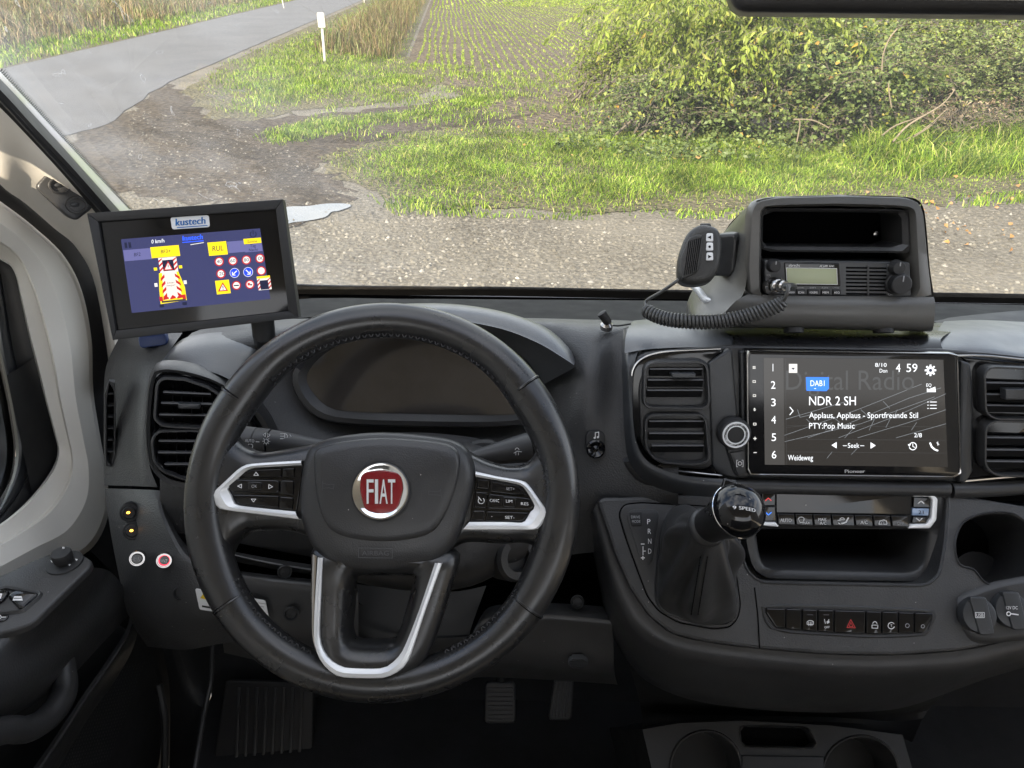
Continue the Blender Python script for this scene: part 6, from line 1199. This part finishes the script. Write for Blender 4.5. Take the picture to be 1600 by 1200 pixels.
for pts, ic, col in (([(1190, 770), (1211, 771), (1211, 790), (1190, 790)], 'up', 'e_red'), ([(1190, 791), (1211, 791), (1212, 814), (1190, 814)], 'dn', 'e_blue'), ([(1427, 776), (1452, 777.5), (1452, 793), (1426, 792.5)], 'up', 'print'), ([(1426, 806.5), (1450, 807), (1446, 817), (1424, 817)], 'dn', 'print')):
    mb = MB(); slab(mb, CLF, rnd(CLF.P(pts, .008), .001), .004, .0095, 'piano', .001); tb = mb.build('temperature_key', cp)
    u, v = sum(p[0] for p in pts)/4, sum(p[1] for p in pts)/4; s = -1 if ic == 'up' else 1
    g = Gfx(CLF.at(1310, 800, .010), 0); g.line([(u-4.5, v-s*2), (u, v+s*2), (u+4.5, v-s*2)], 1.5, col); g.build('arrow', tb)
mat('lcd_reflect_blue', (.25, .34, .5), .15, coat=.5); mb = MB(); slab(mb, CLF, CLF.P([(1425, 794), (1451, 794.5), (1450, 805.5), (1425, 805)], .008), .005, .009, 'lcd_reflect_blue', .0005); sd = mb.build('small_display', cp)  # bluish reflection on the little display put into its base colour
g = Gfx(CLF.at(1438, 800, .0094), 0); g.text('21', 1439, 803, 5.5, 'void', width=8); g.build('digits', sd)
# --- sign monitor
MF = Frame(D(300, 425, .86), 22, 9, 0)
MP = [(139, 334), (443, 312), (468, 496), (179, 531)]; MG = [(157, 347), (432, 328), (452, 486), (184, 516)]
mo = thing('sign_control_monitor', MF.p(330, 520), 'tilted black monitor with blue traffic sign menu at left of the dash', 'monitor')
mb = MB(); o_ = ccw(MF.P(MP)); i_ = ccw(MF.P(MG))
ol4, il4 = o_, i_
mbk = MB(); slab(mbk, MF, offset(o_, .001), -.022, -.004, 'dark', .003, 2, True); mbk.build('back_case', mo)
for k in range(4):
    mb = MB(); a_, b_, c_, d_ = ol4[k], ol4[(k+1) % 4], il4[(k+1) % 4], il4[k]; slab(mb, MF, [a_, b_, c_, d_], -.012, .006, 'rubber', .0012, 2); mb.build('frame_rail', mo)
mb = MB(); slab(mb, MF, offset(i_, -.001), -.006, .002, 'glass_black', .0004); mb.build('glass_front', mo)
G_ = lambda: None
g = Gfx(MF, .0023); Q = [(190, 374), (407, 357), (423, 467), (207, 489)]
def mq(x, y):                                   # display coordinates 0..1
    a_ = mixp(Q[0], Q[1], x); b_ = mixp(Q[3], Q[2], x); return mixp(a_, b_, y)
def mr_(x0, y0, x1, y1, m_, k=1): g.poly([mq(x0, y0), mq(x1, y0), mq(x1, y1), mq(x0, y1)], m_, k)
SLP = -.085
g.poly(Q, 'e_navy', 0); mr_(.005, .15, .2, .30, 'e_navy2'); mr_(.20, .14, .405, .29, 'e_yel', 2); mr_(.61, .14, .745, .325, 'e_yel'); mr_(.75, .15, .87, .31, 'e_navy2'); mr_(.87, .13, .995, .205, 'e_yel', 2); mr_(.87, .21, .995, .32, 'e_navy2')
for s, x, y, h, c_, wd in (('0 km/h', .26, .09, 6, 'e_white', 20), ('BF2', .1, .245, 5.5, 'e_ink', 10), ('BF3+', .305, .235, 5.5, 'e_ink', 15), ('RUL', .678, .265, 8, 'e_ink', 17), ('Sonne', .93, .19, 4, 'e_ink', 15), ('Tag', .93, .255, 4.5, 'e_ink', 9), ('Nacht', .93, .31, 4.5, 'e_ink', 14)):
    u, v = mq(x, y); g.text(s, u, v, h, c_, k=3, width=wd, slope=SLP)
u, v = mq(.51, .085); g.text('kustech', u, v, 7.5, 'e_logo', k=2, width=31, slope=SLP, bold=.3); g.line([mq(.435, .11), mq(.585, .11)], 1.2, 'e_logo', 2); g.line([mq(.49, .15), mq(.585, .135)], 1, 'e_sign', 2)
for x in (.03, .058): mr_(x-.009, .05, x+.009, .125, 'e_ink', 2)
u, v = mq(.945, .075); g.circ(u, v, 4.6, 1.4, 'e_ink', 2, -50, 230); g.line([(u-.4, v-6), (u, v)], 1.4, 'e_ink', 2)
def sign(x, y, tx=None, kind='limit'):
    u, v = mq(x, y)
    if kind == 'limit': g.disc(u, v, 7.2, 'e_red', 1); g.disc(u, v, 5.3, 'e_sign', 2)
    if kind == 'blue': g.disc(u, v, 7.6, 'e_sign', 1); g.disc(u, v, 6.9, 'e_sblue', 2); s = -1 if tx == 'l' else 1; g.line([(u-s*3.2, v-3), (u+s*3, v+3)], 1.7, 'e_sign', 3); g.line([(u+s*3.4, v-1.2), (u+s*3.2, v+3.3), (u-s*1, v+3.5)], 1.5, 'e_sign', 3.5)
    elif kind == 'cars': g.line([(u-3.5, v+.3), (u+3.5, v)], 2, 'e_ink', 3)
    elif kind == 'truck': g.rect(u-4, v-3, u, v+2, 'e_red', 3); g.rect(u, v-.5, u+4, v+2, 'e_ink', 3)
    elif tx: g.text(tx, u, v+2.4, 5.2, 'e_ink', k=3, width=4.2*len(tx)*.95, slope=SLP)
for x, y, t_, k_ in ((.675, .415, '40', 'limit'), (.773, .42, '60', 'limit'), (.870, .425, '80', 'limit'), (.968, .42, '100', 'limit'), (.675, .585, '120', 'limit'), (.773, .59, 'l', 'blue'), (.870, .595, 'r', 'blue'), (.965, .595, None, 'limit')): sign(x, y, t_, k_)
u, v = mq(.773, .765); g.disc(u, v, 7, 'e_red', 1); g.disc(u, v, 5.2, 'e_sign', 2); g.line([(u-3.5, v+.3), (u+3.5, v)], 1.8, 'e_ink', 3)
u, v = mq(.870, .770); g.disc(u, v, 7, 'e_red', 1); g.disc(u, v, 5.2, 'e_sign', 2); g.rect(u-3.6, v-2.6, u, v+1.6, 'e_red', 3); g.rect(u+.3, v-.6, u+3.4, v+1.6, 'e_ink', 3)
mr_(.625, .675, .725, .865, 'e_yel', 1); u, v = mq(.676, .775); g.poly([(u-8, v+6.6), (u-.6, v-8), (u+8, v+5.4)], 'e_red', 2); g.poly([(u-5, v+4.8), (u-.5, v-4.8), (u+5.2, v+4)], 'e_sign', 3); g.line([(u-.3, v-2), (u, v+1.4)], 1.2, 'e_ink', 4); g.disc(u+.2, v+3.2, .7, 'e_ink', 4)
def stripes(x0, y0, x1, y1, n=3, vert=True):
    mr_(x0, y0, x1, y1, 'e_sign', 2)
    for k in range(n):
        a_, b_ = y0+(y1-y0)*(k+.1)/n, y0+(y1-y0)*(k+.6)/n; d_ = (y1-y0)/n*.35
        g.poly([mq(x0, a_+d_), mq(x1, a_-d_ if a_-d_ > y0 else y0), mq(x1, b_-d_), mq(x0, min(y1, b_+d_))], 'e_red', 3)
mr_(.925, .67, 1.02, .71, 'e_yel', 1); mr_(.925, .70, 1.02, .865, 'e_sign', 1); mr_(.942, .73, 1.002, .86, 'e_ink', 4); stripes(.925, .70, .945, .865, 3); stripes(1.0, .70, 1.02, .865, 3)
# little vehicle picture
mr_(.245, .295, .375, .5, 'e_sign', 1); stripes(.245, .30, .272, .49, 3); stripes(.348, .30, .375, .49, 3); mr_(.27, .33, .35, .48, 'e_ink', 3); u, v = mq(.31, .415); g.poly([(u-7.6, v+7), (u-.6, v-8), (u+7.6, v+5.8)], 'e_red', 4); g.poly([(u-5.2, v+5.4), (u-.5, v-5), (u+5.2, v+4.6)], 'e_sign', 5); g.line([(u-.3, v-2), (u, v+1.8)], 1.1, 'e_ink', 6)
g.poly([mq(.235, .50), mq(.375, .50), mq(.405, .72), mq(.405, .90), mq(.215, .92), mq(.22, .72)], 'e_yel', 1); g.poly([mq(.258, .50), mq(.36, .50), mq(.375, .85), mq(.245, .87)], 'e_cream', 2)
for k in range(4):
    y = .52+k*.085; g.poly([mq(.243, y+.05), mq(.272, y), mq(.272, y+.045), mq(.24, y+.095)], 'e_red', 3); g.poly([mq(.346, y), mq(.378, y+.05), mq(.382, y+.095), mq(.348, y+.045)], 'e_red', 3)
for x in (.26, .31, .36): g.poly([mq(x-.02, .85), mq(x, .81), mq(x+.02, .84), mq(x+.02, .86), mq(x-.02, .87)], 'e_red', 3)
u, v = mq(.31, .655); g.text('Schwer-', u, v, 3, 'e_ink', k=4, width=12, slope=SLP); g.text('transport', u, v+4, 3, 'e_ink', k=4, width=14, slope=SLP)
for x in (.225, .39): mr_(x-.012, .82, x+.012, .88, 'e_red', 3); mr_(x-.02, .925, x+.012, .965, 'e_ink', 1)
mr_(.225, .88, .40, .905, 'e_grey', 3)
for x in (.205, .415): mr_(x-.014, .63, x+.008, .68, 'e_sign', 1)
for x in (.215, .395): mr_(x-.012, .42, x+.012, .46, 'e_yel', 1)
g.build('screen_picture', mo)
mb = MB(); slab(mb, MF, rnd(MF.P([(267, 340), (327, 336), (329, 355), (270, 359)]), .003), .0018, .0028, 'sticker', .0003); stk = mb.build('maker_sticker', mo)
g = Gfx(MF, .0031); g.text('kustech', 299, 351.5, 11, 'sticker_blue', width=46, slope=-.07, bold=.45); g.line([(278, 356), (325, 352.6)], 1.5, 'sticker_blue'); g.build('sticker_lettering', stk)
mb = MB(); tube(mb, [MF.p(410, 500, -.02), D(412, 520, .90), D(415, 535, .95)], .014, 'dark', 12); mb.build('mount', mo)
mb = MB(); F = on(240, 532, .95); slab(mb, F, rnd([(-.017, -.008), (.017, -.008), (.017, .009), (-.017, .009)], .006), -.01, .006, 'blue_plastic', .002, 3, True); setp(mb.build('blue_clip', None), 'blue plastic clip half hidden under the tilted monitor', 'clip')
# --- console box for the CB radio
CBF = Frame(D(1320, 430, .862), 14)
bx_ = thing('radio_housing', D(1310, 513, .88), 'dark grey radio housing standing on the dash top', 'radio housing')
FO = [(1176, 330), (1190, 316), (1215, 310), (1320, 306), (1415, 309), (1436, 314), (1443, 330), (1452, 400), (1458, 470), (1455, 516), (1170, 513), (1100, 507), (1140, 480), (1168, 450), (1172, 400)]
FI = [(1191, 332), (1194, 324), (1300, 322), (1420, 325), (1425, 332), (1430, 465), (1190, 463)]
mb = MB(); fo2 = ccw(rnd(CBF.P([(1173, 330), (1182, 314), (1212, 308), (1320, 305), (1418, 308), (1438, 316), (1445, 335), (1453, 420), (1459, 466), (1172, 463), (1168, 420)]), .006)); fi2 = ccw(rnd(CBF.P(FI), .004))
ring(mb, CBF, fo2, fi2, [(0, -.02), (0, -.003), (.12, .0), (.75, .002), (1, -.003), (1, -.06)], 'housing', 110, 'void'); mb.build('front_frame', bx_, 45)
# lower apron
mb = MB(); loft(mb, [[CBF.p(u, v, z) for u, v, z in r] for r in ([(1168, 460, .0), (1250, 462, .002), (1350, 463, .002), (1459, 464, .0)], [(1150, 470, .006), (1250, 473, .010), (1350, 474, .010), (1461, 474, .006)], [(1130, 492, .006), (1250, 494, .012), (1350, 496, .012), (1460, 498, .008)], [(1120, 508, .0), (1250, 511, .004), (1350, 513, .004), (1457, 516, .0)], [(1125, 512, -.03), (1250, 514, -.03), (1350, 516, -.03), (1450, 518, -.03)])], 'housing', 5, 4, False); mb.build('apron', bx_)
# left flank, top and right flank run back and down
fl_f = [CBF.p(u, v, -.004) for u, v in [(1183, 313), (1175, 330), (1170, 370), (1168, 420), (1160, 462), (1130, 490), (1122, 510)]]
fl_m = [D(u, v, .93) for u, v in [(1160, 330), (1146, 356), (1138, 390), (1128, 425), (1108, 465), (1088, 492), (1084, 506)]]
fl_b = [D(u, v, 1.0) for u, v in [(1132, 362), (1120, 378), (1108, 405), (1096, 430), (1080, 458), (1073, 478), (1073, 498)]]
mb = MB(); loft(mb, [fl_f, fl_m, fl_b], 'housing', 5, 5, True); mb.build('side_shell', bx_)
mb = MB(); loft(mb, [[CBF.p(u, v, -.003) for u, v in [(1183, 313), (1212, 308), (1320, 305), (1418, 308), (1440, 318)]], [D(u, v, .92) for u, v in [(1165, 326), (1205, 318), (1310, 314), (1410, 318), (1432, 330)]], [D(u, v, 1.03) for u, v in [(1132, 362), (1180, 372), (1300, 376), (1390, 380), (1410, 390)]], [D(u, v, 1.06) for u, v in [(1100, 440), (1180, 450), (1300, 450), (1390, 450), (1410, 450)]]], 'housing', 5, 4, True); mb.build('top_shell', bx_)
fr_f = [CBF.p(u, v, -.004) for u, v in [(1440, 318), (1446, 340), (1453, 420), (1460, 470), (1457, 516)]]; fr_b = [D(u, v, 1.03) for u, v in [(1408, 390), (1412, 400), (1418, 430), (1422, 460), (1424, 500)]]
mb = MB(); loft(mb, [fr_f, fr_b], 'housing', 4, 3, False); mb.build('side_shell', bx_)
mb = MB(); tube(mb, [D(u, v, d) for u, v, d in [(1082, 447, .955), (1092, 455, .945), (1104, 470, .935), (1120, 476, .925), (1126, 488, .915)]], [.005, .008, .008, .008, .005], 'silver', 12, sm=4, flat=.6); mb.build('side_handle', bx_)
mb = MB(); ring(mb, CBF, ccw(rnd(CBF.P([(1192, 325), (1424, 327), (1428, 396), (1191, 394)]), .004)), ccw(rnd(CBF.P([(1196, 331), (1414, 333), (1416, 388), (1195, 386)]), .006)), [(0, -.006), (.4, -.004), (1, -.008), (1, -.06)], 'plastic', 70, 'void'); cu_ = mb.build('upper_slot', bx_)
mb = MB(); lathe(mb, CBF, CBF.l(1398, 370), [(.004, -.055), (.003, -.045), (0, -.044)], 'steel', 16); mb.build('screw', bx_)
for u in (1240, 1380): 
    mb = MB(); tube(mb, [D(u, 512, .885), D(u, 520, .885)], .012, 'dark', 12); mb.build('foot', bx_)
# --- CB radio
cb = thing('cb_radio', CBF.p(1310, 462, -.005), 'black radio set with amber grey display, speaker slots and three knobs', 'radio')
RF = CBF.at(1310, 435, -.004)
mb = MB(); slab(mb, RF, rnd(RF.P([(1193, 406), (1419, 409), (1421, 463), (1194, 460)]), .003), -.04, .004, 'satin', .0015); mb.build('face_plate', cb)
mb = MB(); slab(mb, RF, rnd(RF.P([(1225, 410), (1311, 411), (1313, 447), (1227, 446)], .004), .002), .003, .0058, 'piano', .001); dp = mb.build('display_window', cb)
mb = MB(); slab(mb, RF, RF.P([(1229, 419), (1307, 420), (1308, 444), (1230, 443)], .006), .005, .0064, 'lcd', .0003); lc = mb.build('display', cb)
g = Gfx(RF.at(1268, 430, .0067), 0); g.line([(1228.5, 418.5), (1307.5, 419.5), (1308.5, 444.5), (1229.5, 443.5)], .7, 'print', 0, True); g.text('albrecht', 1241, 416.5, 4.2, 'print', width=18); g.text('AE 6491 ANC', 1292, 417.3, 3.2, 'print', width=23); g.build('radio_lettering', cb)
for i, (u, tx) in enumerate(((1237, 'AM/FM'), (1251.5, 'SCAN'), (1271, 'VOX/EMG'), (1290, 'MEM'), (1307.5, 'ASQ'))):
    w2 = [7, 7, 9.5, 7, 6.5][i]; mb = MB(); slab(mb, RF, rnd(RF.P([(u-w2, 452), (u+w2, 452.2), (u+w2, 461), (u-w2, 460.8)], .005), .0012), .003, .0065, 'dark', .001); kb2 = mb.build('radio_button', cb)
    g = Gfx(RF.at(u, 457, .0068), 0); g.text(tx, u, 458.6, 3.2, 'print', width=w2*1.35); g.build('button_lettering', kb2)
g = Gfx(RF.at(1268, 448, .0044), 0)
for u, tx in ((1251, 'M.SCAN'), (1270, 'SHIFT'), (1289, 'M.SAVE'), (1306, 'CTCSS')): g.text(tx, u, 450.8, 2.4, 'print_dim', width=10)
g.text('VOL', 1201, 431.5, 3.4, 'print_dim', width=7); g.text('SQ', 1389, 416, 3.2, 'print_dim', width=5); g.text('CH', 1391, 461.5, 3.2, 'print_dim', width=6); g.build('small_lettering', cb)
for k in range(8):
    v = 417+k*5.8; mb = MB(); slab(mb, RF, rnd(RF.P([(1322, v), (1385, v+.8), (1385, v+3.4), (1322, v+2.6)], .004), .0006), .003, .0046, 'void', .0002); mb.build('speaker_slot', cb)
for u in (1356,): mb = MB(); slab(mb, RF, RF.P([(1354.5, 415), (1357.5, 415), (1357.5, 462), (1354.5, 462)], .004), .004, .0052, 'plastic', .0003); mb.build('slot_bridge', cb)
for u, v, r_, h_ in ((1211, 416, .0072, .014), (1405, 419, .0082, .013), (1406, 444, .0125, .018)):
    c_ = RF.l(u, v, .012); mb = MB(); lathe(mb, RF, c_, [(r_*1.15, .003), (r_*1.1, .006), (r_, .007), (r_*.95, h_-.001), (r_*.85, h_), (0, h_+.0004)], 'rubber', 36); kb3 = mb.build('radio_knob', cb)
    mb = MB(); slab(mb, RF, [(c_[0]-.0006, c_[1]+r_*.3), (c_[0]+.0006, c_[1]+r_*.3), (c_[0]+.0006, c_[1]+r_*.85), (c_[0]-.0006, c_[1]+r_*.85)], h_-.002, h_+.0008, 'print_dim', .0002); mb.build('pointer', kb3)
pc = RF.p(1207, 447, .004); PA = Axis(pc, RF.n+Vector((.25, 0, .15)))
mb = MB(); lathe(mb, PA, (0, 0), [(.0105, -.006), (.0105, .002), (.0092, .004), (.0092, .008), (.0098, .009), (.0098, .013), (.0085, .015), (.0072, .016), (.0072, .024), (.0055, .026), (0, .026)], 'steel', 32); mb.build('microphone_plug', cb)
# --- hand microphone, holder and coiled lead
hd = thing('microphone_holder', D(1132, 400, .90), 'black bracket on the left flank of the radio housing', 'bracket')
HF = Axis(D(1135, 397, .905), Vector((-.55, -.75, .15))); mb = MB(); slab(mb, HF, rnd(HF.P([(1112, 372), (1118, 366), (1150, 364), (1155, 372), (1150, 424), (1142, 431), (1112, 430)]), .005), -.03, .008, 'plastic', .004, 4, True); mb.build('bracket_block', hd)
mc = thing('hand_microphone', D(1090, 440, .86), 'black hand microphone with ribbed grille and three white keys', 'microphone')
NF = Axis(D(1092, 400, .855), Vector((-.16, -.78, .42)), (.22, 0, 1)); body = [(1082, 358), (1098, 352), (1118, 357), (1126, 372), (1126, 400), (1120, 425), (1108, 440), (1085, 446), (1064, 442), (1058, 428), (1060, 400), (1070, 372)]
mb = MB(); slab(mb, NF, cpoly(NF.P(body), 4), -.024, .010, 'mic_shell', .009, 6, True); mb.build('body', mc, 60)
mb = MB(); slab(mb, NF, rnd(NF.P([(1076, 372), (1092, 366), (1098, 369), (1096, 400), (1090, 425), (1066, 437), (1062, 430), (1064, 402)], .010), .004), .008, .0125, 'mic_shell', .0015); gr = mb.build('front_grille', mc)
for k in range(7):
    u0 = 1071+k*3.4; mb = MB(); slab(mb, NF, NF.P([(u0+5-k*.3, 376-k*.8), (u0+6.4-k*.3, 375.6-k*.8), (u0-1-k*.4, 430-k*.8), (u0-2.4-k*.4, 430.5-k*.8)], .0125), .011, .0131, 'void', .0002); mb.build('grille_slot', gr)
for v, ic in ((371, 'a'), (385.5, 'b'), (401, 'c')):
    mb = MB(); slab(mb, NF, rnd(NF.P([(1105-1, v-6.5), (1114, v-6.5), (1114.5, v+6.5), (1104-1, v+6.5)], .011), .0018), .008, .0125, 'sticker', .0012); ky = mb.build('key', mc)
    g = Gfx(NF.at(1109, v, .0129), 0)
    if ic == 'a': g.poly([(1105.5, v-.3), (1111, v-3), (1111, v+2.4)], 'void')
    elif ic == 'b': g.disc(1108.8, v, 2, 'void')
    else: g.poly([(1112, v), (1106.5, v-2.8), (1106.5, v+2.8)], 'void')
    g.build('key_icon', ky)
mb = MB(); slab(mb, NF, rnd(NF.P([(1094, 348), (1111, 348), (1113, 360), (1095, 360)]), .002), -.016, -.002, 'satin', .002); mb.build('top_key', mc)
co = thing('coiled_cord', D(1080, 495, .87), 'black coiled cord looping from radio to hand microphone', 'cord')
path = [D(1009, 483, .88), D(1018, 490, .872), D(1040, 498, .862), (D(1070, 502, .852)), D(1110, 503, .845), D(1150, 498, .838), D(1190, 487, .830), D(1215, 477, .825), D(1226, 470, .822)]
cen_ = curve(path, 40); mb = MB(); d_ = [0]
for a_, b_ in zip(cen_, cen_[1:]): d_.append(d_[-1]+(b_-a_).length)
turns = 40; steps = turns*14; pts = []; T_ = np.array([tuple(p) for p in cen_]); up = Vector((0, 0, 1))
for i in range(steps+1):
    s = d_[-1]*i/steps; p = Vector([float(np.interp(s, d_, T_[:, k])) for k in range(3)]); p2 = Vector([float(np.interp(min(d_[-1], s+.002), d_, T_[:, k])) for k in range(3)]); p1 = Vector([float(np.interp(max(0, s-.002), d_, T_[:, k])) for k in range(3)])
    t_ = (p2-p1).normalized(); a_ = (up-t_*up.dot(t_)).normalized(); b_ = t_.cross(a_); an = 2*math.pi*turns*i/steps
    rc = .0072*min(1, .55+i/40, .55+(steps-i)/40); pts.append(p+(a_*math.cos(an)+b_*math.sin(an))*rc)
tube(mb, pts, .0019, 'cord_rubber', 7); mb.build('coil', co)
mb = MB(); tube(mb, [pts[0], D(1010, 470, .885), D(1030, 458, .872), D(1048, 446, .862), D(1062, 436, .858)], .0021, 'cord_rubber', 8, sm=5); mb.build('upper_lead', co)
mb = MB(); e_ = PA.w(0, 0, .024); tube(mb, [e_, e_+PA.n*.012+Vector((.004, 0, 0)), D(1233, 446, .815), D(1230, 458, .812), D(1224, 470, .818), pts[-1]], [.004, .0035, .0028, .0022, .0021, .0021], 'cord_rubber', 8, sm=5); mb.build('lower_lead', co)
